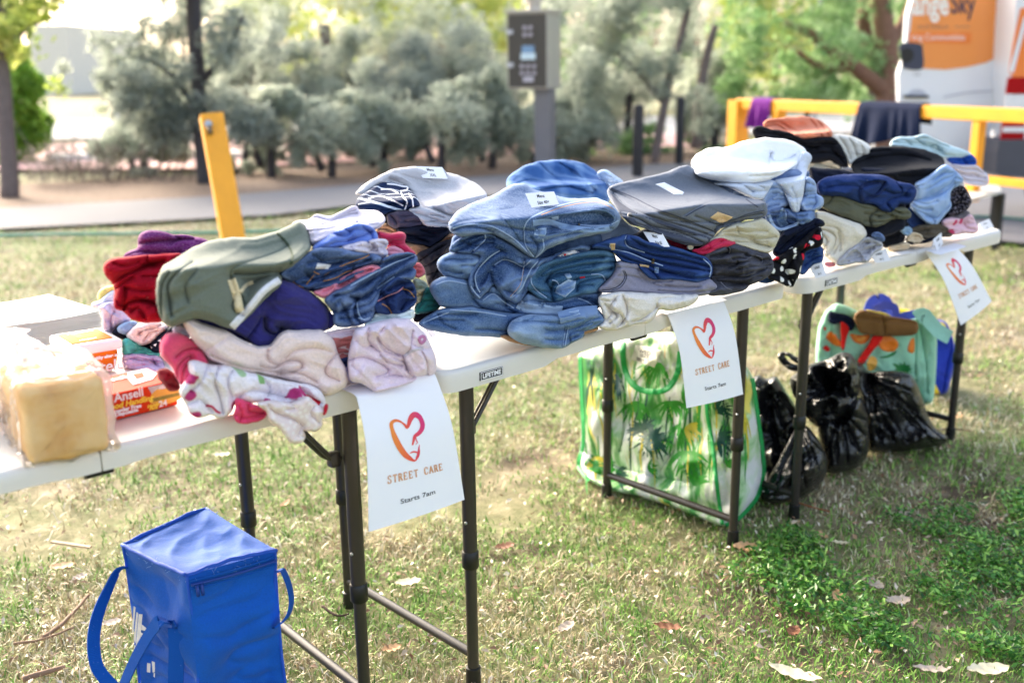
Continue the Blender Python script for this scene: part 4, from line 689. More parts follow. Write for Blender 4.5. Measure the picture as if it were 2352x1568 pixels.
g = garment('folded_jeans', 'light blue jeans hanging forward under the big black jumper', V('F7', '1440,918 1490,862 1500,800 1475,752 1600,685 1722,590 1800,640 1875,722 1800,775 1752,820 1772,932 1705,1002 1650,1085 1565,1052 1490,980'), c_('sky_denim', '87a5d2', 'denim', 'b4c8e6'), 'HR', off=.04, D=.2, R=.024, cr=cr('F7', '1480,880 1600,860 1720,810 1800,740', .010, .014, '1500,960 1620,1020 1640,1080', .005, .012, '1600,760 1660,700 1740,640', .004, .02), wr=(.004, .03, -30, 3))
strip(g, 'seam', V('F7', '1620,1050 1680,1000 1755,930'), .006, M_seam, .003)
garment('folded_tshirt', 'pale aqua t-shirt crumpled at the back of the far table', V('F7', '1278,450 1290,410 1320,382 1380,375 1480,382 1550,348 1640,398 1750,440 1860,480 1945,512 1900,535 1740,545 1690,535 1560,482 1400,462'), M_aqua, 'H9', off=.0, D=.16, R=.02, cr=cr('F7', '1480,385 1560,440 1700,490', .008, .01, '1300,420 1400,400 1450,440', .008, .01, '1600,450 1650,440 1680,480', .010, .01), wr=(.006, .02, 20, 3))
garment('folded_tshirt', 'royal blue shorts under the aqua t-shirt', V('F7', '1725,548 1900,532 1945,512 1978,592 1900,606 1790,596'), M_royal, 'H9', off=.01, D=.16, R=.016, cr=cr('F7', '1800,560 1880,575 1950,570', .008, .01, '1860,545 1900,600', .006, .01))
garment('folded_garment', 'pinkish white towel at the right end of the far table pile', V('F7', '1718,600 1790,596 1900,606 1972,598 2062,680 2076,740 2042,765 1930,758 1872,728 1800,648'), M_lavw, 'H9', off=.02, D=.16, R=.022, cr=cr('F7', '1800,640 1880,680 2040,700', .006, .014), wr=(.006, .03, 30, 3))
garment('crumpled_garment', 'black lace top bundled beside the light jeans', V('F7', '1760,808 1800,780 1850,758 1892,790 1915,840 1938,885 1905,940 1850,982 1780,1005 1740,1012 1768,930 1750,860'), M_lace, 'HR', off=.02, D=.16, R=.02, cr=cr('F7', '1780,850 1850,830 1900,870', .010, .01, '1780,920 1840,900 1910,920', .010, .01, '1830,780 1850,850 1830,960', .008, .01), wr=(.009, .018, 40, 2))
garment('folded_garment', 'greyish taupe top beneath the black lace bundle', V('F7', '1728,1015 1850,990 1905,955 1925,992 1860,1035 1745,1040'), M_taup2, 'HR', off=.02, D=.14, R=.014)
garment('folded_garment', 'pink floral blouse at the bottom right of the far pile', V('F7', '1690,1045 1740,1022 1850,1032 1925,990 1950,1015 1952,1052 1995,1112 1962,1142 1865,1135 1785,1155 1705,1085'), M_pfl, 'HR', off=.03, D=.14, R=.016, cr=cr('F7', '1720,1080 1800,1070 1900,1050', .006, .01, '1870,1060 1900,1100 1960,1110', .006, .01), wr=(.006, .02, 20, 2))
garment('folded_trousers', 'brown grey trousers under the hanging light jeans', V('F7', '1440,1110 1500,1090 1600,1060 1690,1070 1785,1112 1784,1168 1700,1165 1560,1190 1470,1150'), M_brn, 'HR', off=.035, D=.14, R=.016, cr=cr('F7', '1500,1140 1600,1110 1700,1110', .006, .01, '1700,1160 1740,1130 1780,1130', .007, .008))
garment('folded_jeans', 'dark jeans in the hollow behind the light jeans', V('F7', '1440,925 1500,985 1565,1052 1640,1090 1500,1115 1430,1080 1420,1000'), M_dkd, 'HR', off=.02, D=.14, R=.014)
garment('rolled_trousers', 'cream trousers rolled up beside the women\'s size cards', V('F7', '690,965 760,975 850,1010 950,1042 1062,1082 1102,1140 1062,1205 942,1292 870,1385 800,1352 762,1332 742,1232 732,1122 695,1062'), c_('cream_twill', 'e9e2d4', var=.04), 'HL', off=.05, D=.2, R=.028,
    cr=cr('F7', '735,1110 800,1130 850,1180 830,1260 780,1320', .010, .010, '745,1150 780,1200 760,1270', .010, .008, '870,1140 880,1220 830,1300', .009, .01, '740,1080 850,1100 900,1180 880,1280', .005, .012), wr=(.003, .03, 30, 3))
garment('folded_shorts', 'light grey denim shorts in front of the rolled cream trousers', V('F7', '840,1388 940,1292 1062,1202 1102,1172 1222,1212 1225,1262 1150,1292 1108,1370 1000,1372 900,1402'), c_('grey_denim', '9c9daa', 'denim', 'c4c5d0'), 'HL', off=.07, D=.14, R=.014, cr=cr('F7', '900,1380 1000,1290 1100,1220', .007, .01, '1050,1310 1110,1290 1150,1260', .009, .008, '960,1340 1040,1300', .006, .008), wr=(.006, .02, -40, 2))
garment('folded_garment', 'magenta hem beneath the rolled cream trousers', V('F7', '752,1380 800,1370 860,1385 850,1402 780,1412'), M_lpink, 'HL', off=.05, D=.08, R=.006)
garment('folded_garment', 'dark black top bundled right of the grey denim shorts', V('F7', '1085,1140 1110,1092 1240,1062 1340,1030 1440,1062 1395,1135 1402,1200 1310,1242 1232,1255 1222,1205 1130,1180'), M_blk, 'HR', off=.05, D=.18, R=.022, cr=cr('F7', '1120,1130 1230,1130 1340,1100', .007, .014), wr=(.004, .03, 0, 2))
garment('folded_jeans', 'ribbed denim waistband between the grey shorts and the black top', V('F7', '1130,1150 1180,1128 1235,1165 1240,1212 1150,1180'), M_dk, 'HL', off=.075, D=.06, R=.01)
garment('folded_jeans', 'washed blue denim roll in front of the brown trousers', V('F7', '1355,1092 1440,1088 1468,1130 1430,1165 1372,1150'), c_('steel_denim', '6c8db0', 'denim', '9db8d2'), 'HR', off=.06, D=.08, R=.012)
garment('folded_garment', 'beige rolled top at the front of the far pile', V('F7', '1398,1185 1470,1130 1550,1170 1542,1205 1480,1222 1410,1212'), c_('beige', 'd9c3a4'), 'HR', off=.06, D=.1, R=.014, cr=cr('F7', '1430,1190 1500,1160 1535,1190', .006, .008))
garment('folded_garment', 'tan strap lying on the far table behind the small card', V('F7', '1250,1262 1400,1212 1455,1235 1440,1262 1380,1270 1275,1280'), c_('beige', 'd9c3a4'), 'HR', off=.07, D=.06, R=.008)
garment('folded_trousers', 'black trousers at the bottom of the far pile behind the brown ones', V('F7', '1400,1200 1540,1210 1620,1165 1700,1170 1560,1215 1440,1228'), M_navy, 'HR', off=.05, D=.1, R=.008)

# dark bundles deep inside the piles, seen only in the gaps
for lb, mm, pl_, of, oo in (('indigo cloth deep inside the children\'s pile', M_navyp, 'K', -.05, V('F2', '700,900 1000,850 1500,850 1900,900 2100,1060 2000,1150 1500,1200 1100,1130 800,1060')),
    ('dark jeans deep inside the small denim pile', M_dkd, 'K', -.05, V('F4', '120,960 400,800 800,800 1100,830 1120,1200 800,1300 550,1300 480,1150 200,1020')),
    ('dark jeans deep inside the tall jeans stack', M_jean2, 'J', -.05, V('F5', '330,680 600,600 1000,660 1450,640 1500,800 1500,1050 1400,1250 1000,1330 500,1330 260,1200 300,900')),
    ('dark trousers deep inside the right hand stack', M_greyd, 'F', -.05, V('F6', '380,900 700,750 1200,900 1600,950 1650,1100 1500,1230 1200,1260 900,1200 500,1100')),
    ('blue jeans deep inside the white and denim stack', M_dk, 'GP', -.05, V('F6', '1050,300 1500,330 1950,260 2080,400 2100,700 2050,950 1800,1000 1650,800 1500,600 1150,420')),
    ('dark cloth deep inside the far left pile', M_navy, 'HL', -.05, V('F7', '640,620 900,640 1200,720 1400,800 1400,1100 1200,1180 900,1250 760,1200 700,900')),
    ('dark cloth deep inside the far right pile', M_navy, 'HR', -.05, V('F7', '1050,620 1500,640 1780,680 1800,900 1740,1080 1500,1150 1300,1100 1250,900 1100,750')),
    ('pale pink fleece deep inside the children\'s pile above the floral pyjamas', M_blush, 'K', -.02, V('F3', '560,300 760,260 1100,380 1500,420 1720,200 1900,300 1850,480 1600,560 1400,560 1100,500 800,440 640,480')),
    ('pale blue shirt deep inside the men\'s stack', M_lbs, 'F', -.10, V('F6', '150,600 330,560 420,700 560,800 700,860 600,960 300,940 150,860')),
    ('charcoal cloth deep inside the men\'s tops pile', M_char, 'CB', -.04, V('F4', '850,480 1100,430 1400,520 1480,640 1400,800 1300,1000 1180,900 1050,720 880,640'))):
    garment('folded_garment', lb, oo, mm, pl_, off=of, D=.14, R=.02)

g = find('wide blue jeans lying')
for q in ('310,1240 420,1250 560,1260 740,1290', '100,1345 200,1300 300,1262'): strip(g, 'seam', V('F5', q), .004, M_seam, .0016)
g = find('second from the bottom'); strip(g, 'seam', V('F5', '200,1050 300,1020 440,1045'), .004, M_seam, .0016); strip(g, 'seam', V('F5', '560,1170 640,1120 720,1180 800,1230'), .004, M_seam, .0016)
g = find('large mid blue jeans'); strip(g, 'seam', V('F5', '330,620 450,590 620,600 800,700 900,800'), .004, M_seam, .0014); strip(g, 'stitching', V('F5', '1010,515 1200,448 1430,418 1560,470'), .002, M_ora, .002)
patch(g, 'rivet', V('F5', '1285,583 1300,578 1310,592 1296,600'), M_met, .006, step=1.6)
g = find('frayed denim'); patch(g, 'inside', V('F6', '1760,690 1800,625 1835,620 1845,700 1880,745 1800,765'), M_jin, .002)  # darker patch paints the shade of the leg opening onto the hem
g = find('navy polo'); patch(g, 'sleeve_opening', V('F7', '1080,800 1120,765 1160,770 1170,830 1110,870'), M_navy, .001)  # flat dark patch paints the hollow's shade; no opening is cut
# ------------------------------------------------------------------ folding tables
M_top = mat('table_plastic', 'dedad4', .42, var=.03, bmp=.12, bs=900); M_leg = mat('table_leg_paint', '2b2523', .42, var=.08, coat=.1); M_blackp = mat('black_plastic', '0c0c0d', .45)
M_badge = mat('badge_black', '15131c', .4); M_ink = mat('ink', '201f26', .6); M_steel = mat('steel', 'a9acb0', .3, .9)
TL, TW = 1.22, .61
def table_half(x0, x1, roundleft):
    r = .045; pts = []
    def arc(cx, cy, a0, a1, k=8):
        for i in range(k+1):
            a = math.radians(a0+(a1-a0)*i/k); pts.append((cx+r*math.cos(a), cy+r*math.sin(a)))
    if roundleft:
        arc(x0+r, r, 180, 270)
        xs = np.linspace(x0+r+.02, x1, 16); pts += [(x, 0) for x in xs]; pts += [(x1, y) for y in np.linspace(.03, TW, 8)]
        pts += [(x, TW) for x in xs[::-1][1:]]; arc(x0+r, TW-r, 90, 180)
    else:
        xs = np.linspace(x0, x1-r-.02, 16); pts += [(x, 0) for x in xs]; arc(x1-r, r, 270, 360); arc(x1-r, TW-r, 0, 90); pts += [(x, TW) for x in xs[::-1]]; pts += [(x0, y) for y in np.linspace(TW-.03, .03, 8)]
    P = np.array(pts); n = len(P)
    tg = np.roll(P, -1, 0)-np.roll(P, 1, 0); tg /= np.hypot(tg[:, 0], tg[:, 1])[:, None]; nn = np.c_[-tg[:, 1], tg[:, 0]]
    def depth(x):
        e = min(x, TL-x)
        return .043-.011*(1/(1+math.exp(-(e-.30)/.006)))+.004*(1/(1+math.exp(-(e-.545)/.004)))
    V = []; prof = [(.036, 0, 0), (.022, 0, 0), (.016, .0012, 0), (.010, .0012, 0), (.005, -.0005, 0), (.0015, -.004, 0), (0, -.009, 0), (-.0005, 0, .55), (.0005, 0, 1), (.004, .0005, 1.02), (.008, 0, 1), (.009, -.012, 0)]
    for ins, z, f in prof:
        for i in range(n):
            q = P[i]+nn[i]*ins; V.append((q[0], q[1], HT+z-f*depth(P[i][0])))
    F = [(k*n+i, (k+1)*n+i, (k+1)*n+(i+1) % n, k*n+(i+1) % n) for k in range(len(prof)-1) for i in range(n)]
    F.append(tuple(range(n))); F.append(tuple((len(prof)-1)*n+i for i in range(n))[::-1])
    return V, F
def build_table(loc, yaw, label):
    t = root('folding_table', (0, 0, 0), label, 'table', 'folding tables joined end to end')
    for a, b, l in ((0, TL/2-.0012, True), (TL/2+.0012, TL, False)):
        Vt, Ft = table_half(a, b, l); o = link('tabletop', Vt, Ft, M_top, t, sharp=50)
    for x in (.118, TL-.118):
        for y in (.066, TW-.066):
            lg = MB().tube([(x, y, HT-.03), (x, y, .30)], .0155, 16).build('leg', M_leg, t, sharp=40)
            MB().tube([(x, y, .36), (x, y, .03)], .0128, 16).build('lower_tube', M_leg, lg, sharp=40)
            MB().tube([(x, y, .325), (x, y, .322), (x, y, .288), (x, y, .285)], [.016, .0185, .0185, .016], 16).build('collar', M_blackp, lg, sharp=40)
            MB().tube([(x, y, .045), (x, y, .043), (x, y, .002), (x, y, 0)], [.0135, .0162, .0170, .015], 16).build('foot', M_blackp, lg, sharp=40)
            MB().tube([(x-.017, y-.006, .395), (x-.0135, y-.006, .395)], .0035, 8).build('pin', M_steel, lg)
        MB().tube([(x, .07, .075), (x, TW-.07, .075)], .0105, 12).build('crossbar', M_leg, t, sharp=40)
        MB().tube([(x, .06, HT-.034), (x, TW-.06, HT-.034)], .012, 12).build('leg_bracket', M_leg, t, sharp=40)
        s = 1 if x < .5 else -1
        for y in (.085, TW-.085):
            b = MB(); b.tube([(x+.012*s, y, HT-.165), (x+.035*s, y, HT-.16), (x+.14*s, y, HT-.03)], .0055, 8); b.tube([(x+.02*s, y+.014, HT-.172), (x+.045*s, y+.014, HT-.155), (x+.15*s, y+.014, HT-.03)], .0055, 8)
            b.box((x+.026*s, y+.004, HT-.165), (.022, .02, .03), 0, .004); b.build('brace', M_leg, t, sharp=40)
    for y in (.02, TW-.02):
        MB().tube([(TL/2-.022, y, HT-.040), (TL/2+.022, y, HT-.040)], .0095, 12).build('hinge', M_blackp, t, sharp=40)
    xc = .128; bd = MB().box((xc, -.0012, HT-.0245), (.062, .003, .0175), 0, .0012); o = bd.build('badge', M_badge, t, smooth=False)
    Vt, Ft = text_mesh('LIFETIME', .0128, .0005, sx=1.0); Vt = np.c_[Vt[:, 0]+xc, np.full(len(Vt), -.0031), Vt[:, 1]+HT-.0288]; tx = link('badge_text', Vt-0, Ft, M_paper, None, smooth=False, origin=(0, 0, 0)); tx.parent = o; tx.location = (0, 0, 0)
    rim = MB()
    for dz in (-.0078, .0078): rim.box((xc, -.0030, HT-.0245+dz), (.058, .0008, .0009))
    for dx in (-.0286, .0286): rim.box((xc+dx, -.0030, HT-.0245), (.0009, .0008, .0155))
    r_ = rim.build('badge_rim', M_paper, None, smooth=False, origin=(0, 0, 0)); r_.parent = o; r_.location = (0, 0, 0)
    t.location = loc; t.rotation_euler = (0, 0, yaw); return t
tb = build_table((0, 0, 0), 0, 'middle white folding table carrying the tall jeans stack and grey shorts')
for (x, y, a, dz, lb) in ((-.0219-TL*math.cos(-.0443), .0457-TL*math.sin(-.0443), -.0443, 0, 'nearest white folding table with the bread and children\'s clothes'), (1.2608, -.0216, -.0321, .0, 'farthest white folding table above the black rubbish bags')):
    c = copy_tree(tb); c.location = (x, y, dz); c.rotation_euler = (0, 0, a); c['label'] = lb

# ------------------------------------------------------------------ posters
def gradient_mat(name, c1, c2, c3=None):
    m, nt, b = newmat(name); v = nt.nodes.new('ShaderNodeUVMap'); s = nt.nodes.new('ShaderNodeSeparateXYZ'); nt.links.new(v.outputs[0], s.inputs[0])
    nt.links.new(ramp(nt, s.outputs[0], [(.0, srgb(c1)), (.55, srgb(c3 or c2)), (1, srgb(c2))]), b.inputs['Base Color']); b.inputs['Roughness'].default_value = .7; return m
M_heart = gradient_mat('heart_ink', 'f59a3a', 'd92f74', 'ee5540'); M_stc = mat('poster_lettering', 'd79a6a', .7, var=.1, vs=40); M_sheet = mat('poster_paper', 'f3f3f9', .62, var=.01)
HEART = [((430, 437), 7), ((412, 428), 20), ((375, 392), 27), ((345, 345), 29), ((322, 295), 30), ((308, 248), 30), ((305, 212), 26), ((325, 197), 20), ((352, 204), 20), ((376, 226), 15), ((387, 243), 9), ((398, 226), 15), ((412, 196), 22), ((436, 175), 30), ((462, 192), 32), ((474, 228), 26), ((470, 258), 26), ((452, 282), 26), ((428, 296), 22), ((420, 318), 14), ((413, 345), 8)]
HEART2 = [((430, 437), 6), ((441, 415), 16), ((447, 390), 16), ((448, 365), 8), ((452, 350), 3)]; HAND = [((398, 388), 3), ((415, 383), 9), ((428, 386), 10), ((440, 392), 6)]; HAND2 = [((432, 300), 3), ((434, 320), 6), ((440, 334), 6), ((430, 345), 3)]
SERIF = {'S': [((.75, .8), (.72, .98), (.45, 1), (.2, .85), (.3, .62), (.65, .45), (.8, .22), (.55, .0), (.2, .04), (.15, .25))], 'T': [((.5, 0), (.5, 1)), ((.05, .97), (.95, .97))], 'R': [((.2, 0), (.2, 1)), ((.2, .97), (.6, .97), (.78, .75), (.6, .5), (.2, .5)), ((.5, .5), (.85, .02))],
         'E': [((.2, 0), (.2, 1)), ((.2, .97), (.8, .97)), ((.2, .5), (.65, .5)), ((.2, .03), (.82, .03))], 'C': [((.85, .78), (.7, .97), (.42, 1), (.18, .75), (.15, .4), (.3, .06), (.6, .0), (.85, .2))], 'A': [((.12, 0), (.5, 1)), ((.5, 1), (.88, 0)), ((.28, .35), (.72, .35))], ' ': []}
def poster(label, TLp, TRp, BLp, BRp, yb, edge, blur=1):
    """an A4 sheet held under the clothes, bending over the table edge and hanging down"""
    def hang(p, y): d = rays(p)[0]; t = (y-CAM[1])/d[1]; return CAM+t*d
    e0 = edge-.006
    TLw, TRw = atz(*TLp, HT+.003), atz(*TRp, HT+.003); BL, BR = hang(BLp, yb[0]), hang(BRp, yb[1])
    def side(T, B):
        ex = T[0]+(B[0]-T[0])*.12; pts = [T+np.array([0, .03, .001]), T, np.array([ex, e0+.006, HT+.003]), np.array([ex, e0-.006, HT-.010]), T*.0+np.array([ex+(B[0]-ex)*.35, e0-.012+(B[1]-e0)*.5, HT-.010-(HT-.01-B[2])*.35]), B]
        return crom(np.array(pts), .006, False)
    A, Bm = side(TLw, BL), side(TRw, BR)
    def res(P, n):
        L = np.r_[0, np.cumsum(np.linalg.norm(np.diff(P, axis=0), axis=1))]; s = np.linspace(0, L[-1], n); return np.c_[[np.interp(s, L, P[:, k]) for k in range(3)]].T
    n, w = 60, 14; A, Bm = res(A, n), res(Bm, n)
    # the part that was visible on the photo: v=0 at the bend
    i0 = int(np.argmin(np.abs(A[:, 2]-(HT-.004))))
    grid = np.array([[A[i]*(1-j/(w-1))+Bm[i]*(j/(w-1))+np.array([0, -.006*math.sin(j/(w-1)*math.pi)*max(0, (i-i0)/n), 0]) for j in range(w)] for i in range(n)])
    nx = np.cross(Bm[-1]-A[-1], A[i0]-A[-1]); nx /= np.linalg.norm(nx); nx = nx if nx@(CAM-A[-1]) > 0 else -nx
    Vt = np.vstack([grid.reshape(-1, 3), (grid-nx*.0006).reshape(-1, 3)]); F = []; o = n*w
    for i in range(n-1):
        for j in range(w-1):
            a = i*w+j; F += [(a, a+w, a+w+1, a+1), (o+a, o+a+1, o+a+w+1, o+a+w)]
    ob = link('poster', Vt, F, M_sheet); tag(ob, label, 'poster', 'street care posters taped along the tables')
    def S(u, v):   # page coordinates, v 0 at bend .. 1 at bottom
        fi = i0+v*(n-1-i0); i = int(min(max(fi, 0), n-2)); f = fi-i; fj = min(max(u, 0), 1)*(w-1); j = int(min(fj, w-2)); g = fj-j
        p = (grid[i, j]*(1-f)+grid[i+1, j]*f)*(1-g)+(grid[i, j+1]*(1-f)+grid[i+1, j+1]*f)*g
        a = grid[i+1, j]-grid[i, j]; b = grid[i, j+1]-grid[i, j]; m = np.cross(a, b); m /= np.linalg.norm(m); m = m if m@(CAM-p) > 0 else -m
        return p+m*.0008
    def page(P): return [S(x, y) for x, y in P]
    def stroke(items, k=6):
        P = crom(np.array([q[0] for q in items], float), k, False); nW = len(P); W_ = np.interp(np.linspace(0, len(items)-1, nW), range(len(items)), [q[1] for q in items]); tg = np.gradient(P, axis=0); tg /= np.hypot(tg[:, 0], tg[:, 1])[:, None]+1e-9; nn = np.c_[-tg[:, 1], tg[:, 0]]
        return np.vstack([P+nn*W_[:, None]/2, P-nn*W_[:, None]/2]), [(i, i+1, nW+i+1, nW+i) for i in range(nW-1)]
    HV = []; HF = []; UV = []
    for it in (HEART, HEART2, HAND, HAND2):
        Q, Fq = stroke(it); b = len(HV); uvp = np.c_[(Q[:, 0]-170-.12*(Q[:, 1]-300))/480, (Q[:, 1]-75+.0*Q[:, 0])/690]
        HV += page(uvp); HF += [tuple(i+b for i in f) for f in Fq]; UV += [((x-.24)/.42, y) for x, y in uvp]
    link('heart_logo', HV, HF, M_heart, ob, uv=np.array(UV))
    LV = []; LF = []; s = 'STREET CARE'; wd = .62/len(s); u0 = .19
    for k, ch in enumerate(s):
        for st in SERIF[ch]:
            P = np.array(st); P = crom(P, .08, False) if len(P) > 5 else P
            for a, b in zip(P[:-1], P[1:]):
                d = b-a; L = np.hypot(*d)+1e-9; nn = np.array([-d[1], d[0]])/L; vert = abs(d[1]) > abs(d[0]); hw = .145 if vert else .065
                q = [a+nn*hw, b+nn*hw, b-nn*hw, a-nn*hw]; c = len(LV); LV += page([(u0+wd*(k+.06+x*.84), .660-.060*y) for x, y in q]); LF.append((c, c+1, c+2, c+3))
            ends = {'T': [(.5, 0), (.08, .9), (.92, .9)], 'R': [(.2, 0), (.2, 1), (.9, 0)], 'E': [(.2, 0), (.2, 1), (.8, .85), (.82, .13)], 'A': [(.12, 0), (.88, 0)], 'S': [(.78, .8), (.13, .22)], 'C': [(.86, .8), (.86, .2)]}[ch]
            for ex, ey in ends:
                c = len(LV); h = .16 if ey in (0, 1) else .05; vv = .04 if ey in (0, 1) else .12
                LV += page([(u0+wd*(k+.06+(ex+sx*h)*.84), .660-.060*(ey+sy*vv)) for sx, sy in ((-1, -1), (1, -1), (1, 1), (-1, 1))]); LF.append((c, c+1, c+2, c+3))
    link('title_lettering', LV, LF, M_stc, ob, smooth=False)
    Tv, Tf = text_mesh('Starts 7am', .078, .0006, sx=1.12); link('time_lettering', page(np.c_[.50+Tv[:, 0], .850-Tv[:, 1]*.72]), Tf, M_ink, ob, smooth=False)
    return ob
poster('nearest white poster hanging between the two left tables over the dark legs', (782, 893), (992, 858), (847, 1221), (1067, 1147), (-.035, -.035), .012)
poster('middle white poster hanging in front of the palm print bag', (1533, 722), (1672, 690), (1577, 937), (1707, 905), (-.035, -.035), 0)
poster('farthest white poster hanging at the right end of the far table', (2163, 585), (2222, 566), (2207, 747), (2278, 692), (-.11, -.10), -.06)

# ------------------------------------------------------------------ size cards
def card(label, q, t, lines=(), back=.02, mt=M_paper, ls=.4, group='folded paper size cards on the clothes'):
    """tent card: q = top left, top right, bottom right, bottom left of its front"""
    tl, tr, br, bl = [np.array(p, float) for p in q]
    def at_(p, tt): return CAM+rays(p)[0]*tt
    f = [at_(bl, t), at_(br, t), at_(tr, t+back*.6), at_(tl, t+back*.6)]
    ax = fw.copy(); ax[2] = 0; ax /= np.linalg.norm(ax); hgt = f[3][2]-f[0][2]
    b = [f[0]+ax*back*2+np.array([0, 0, .004]), f[1]+ax*back*2+np.array([0, 0, .004])]
    Vt = [*f, *b]; Vt += [v+ax*.0006+np.array([0, 0, -.0003]) for v in Vt]
    F = [(0, 1, 2, 3), (3, 2, 5, 4), (6, 9, 8, 7), (9, 10, 11, 8), (0, 3, 9, 6), (1, 7, 8, 2), (3, 4, 10, 9), (2, 8, 11, 5)]
    o = link('size_card', Vt, F, mt, smooth=False); tag(o, label, 'card', group)
    P = np.array(f)
    for k, ln in enumerate(lines):
        Tv, Tf = text_mesh(ln, .33*ls/.4, .004, shear=.25, sx=.9)
        x = .47+Tv[:, 0]*.42; y = (.62 if len(lines) > 1 and k == 0 else (.16 if len(lines) > 1 else .35))+Tv[:, 1]+.05*(x-.5)+.012*np.sin(x*19)
        W_ = [(P[0]*(1-a)+P[1]*a)*(1-c)+(P[3]*(1-a)+P[2]*a)*c for a, c in zip(x, y)]; nn = np.cross(P[1]-P[0], P[3]-P[0]); nn /= np.linalg.norm(nn); nn = nn if nn@(CAM-P[0]) > 0 else -nn
        link('handwriting', np.array(W_)+nn*.0007, Tf, M_ink, o, smooth=False)
    return o
def on(g, p, e=.004): return float(g.t(np.array([p]))[0])-e
def tabt(p): return float(((HT+.001)-CAM[2])/rays(p)[0][2])
Z3 = lambda s: [((1880+float(a.split(',')[0])*.2551)*.9408, (540+float(a.split(',')[1])*.2551)*.9408) for a in s.split()]
q = V('F4', '1160,85 1370,92 1415,185 1215,178'); card('white card reading Mens XXL on the light grey trackpants', q, on(find('carrying the extra large'), q[3], .006), ('Mens', 'XXL'))
q = V('F5', '885,350 1105,337 1145,435 935,460'); card('white card reading Mens Size 40+ on top of the tall jeans stack', q, on(find('size 40 card'), q[3], .008), ('Mens', 'Size 40+'))
q = V('F6', '605,802 775,818 838,935 690,935'); card('white card reading Mens Size 60 propped on the deep blue jeans', q, on(find('deep blue jeans neatly'), (q[2][0], q[2][1]), .012), ('Mens', 'Size 60'))
q = Z3('375,430 500,385 540,515 435,545'); card('white womens size card at the left end of the far table', q, tabt(q[3]), ('WOMENS', 'Size 10'), ls=.3)
q = Z3('950,300 1110,265 1155,375 1010,400'); card('white womens size card in front of the grey denim shorts', q, tabt(q[3]), ('WOMENS', 'Size 12'), ls=.3)
q = Z3('1560,175 1640,108 1655,215 1600,290'); card('small white card standing on the top of the farthest poster', q, tabt(q[3]), ('WOMENS', 'Size 14'), ls=.3)
q = V('F7', '1990,1060 2075,1025 2112,1095 2025,1128'); card('small white card beside the pink floral blouse at the far table end', q, tabt(q[3]), ('Womens', 'Size'), ls=.3)
q = V('F4', '1205,1392 1265,1340 1322,1428 1272,1470'); card('tilted white card between the pink fleece jacket and the jeans', q, tabt(q[3]), ('S', 'L'), ls=.5)
q = V('F6', '300,850 418,785 400,830 330,872'); card('plain white card corner behind the jeans stack', q, on(find('behind the upper size card'), q[3], .01), ())
fl = MB(); fq = [atz(*p, HT+.0022) for p in Z3('1155,300 1290,285 1380,300 1230,328')]; fl.add(fq+[p+np.array([0, 0, .0006]) for p in fq], [(3, 2, 1, 0), (4, 5, 6, 7), (0, 1, 5, 4), (1, 2, 6, 5), (2, 3, 7, 6), (3, 0, 4, 7)]); tag(fl.build('size_card', M_paper, smooth=False), 'white card lying flat on the far table near its fold', 'card', 'folded paper size cards on the clothes')

# ------------------------------------------------------------------ food and packets on the nearest table
def frame(A, B, tp, dep, z0=HT+.002):
    a, b = atz(*A, z0), atz(*B, z0); u = b-a; W_ = np.linalg.norm(u); u /= W_; n = np.array([-u[1], u[0], 0.])
    d = rays(tp)[0]; t = ((b-CAM)@n)/(d@n); h = CAM[2]+t*d[2]-z0
    print('frame', round(W_, 3), round(dep, 3), round(h, 3)); return dict(o=a, u=u, n=n, W=W_, D=dep, H=h)
def fp(f, x, y, z): return f['o']+f['u']*x+f['n']*y+np.array([0, 0, z])
def fbox(f, x0, x1, y0, y1, z0, z1, bev=.004, sub=0, nz=0, taper=0):
    bm = bmesh.new(); bmesh.ops.create_cube(bm, size=1)
    for v in bm.verts:
        v.co = Vector((x0+(v.co.x+.5)*(x1-x0), y0+(v.co.y+.5)*(y1-y0), z0+(v.co.z+.5)*(z1-z0)))
        if taper and v.co.z < (z0+z1)/2: v.co.x += taper*(1 if v.co.x < (x0+x1)/2 else -1); v.co.y += taper*(1 if v.co.y < (y0+y1)/2 else -1)
    if bev: bmesh.ops.bevel(bm, geom=bm.edges[:], offset=bev, segments=4, profile=.5, affect='EDGES')
    if sub: bmesh.ops.triangulate(bm, faces=bm.faces[:]); [bmesh.ops.subdivide_edges(bm, edges=[e for e in bm.edges if e.calc_length() > sub], cuts=1, use_grid_fill=False) for _ in range(5)]
    P = np.array([v.co[:] for v in bm.verts])
    if nz: bm.normal_update(); Nn = np.array([v.normal[:] for v in bm.verts]); P = P+Nn*(nz*fbm(P*28, 3))[:, None]
    bm.verts.index_update(); F = [tuple(v.index for v in q.verts) for q in bm.faces]; bm.free()
    return [fp(f, *p) for p in P], F
def ftext(f, s, x, z, size, y=-.0012, **k):
    Tv, Tf = text_mesh(s, size, k.pop('bold', .0), k.pop('shear', 0), k.pop('sx', 1)); top = k.pop('top', None); rot = k.pop('rot', 0); c, s_ = math.cos(rot), math.sin(rot)
    T2 = np.c_[Tv[:, 0]*c-Tv[:, 1]*s_, Tv[:, 0]*s_+Tv[:, 1]*c]
    return [fp(f, x+a, (y if top is None else z+b), (z+b if top is None else top)) for a, b in T2], Tf
def fquad(f, pts, y=-.0008, top=None):
    return [fp(f, a, (y if top is None else b), (b if top is None else top)) for a, b in pts], [tuple(range(len(pts)))]
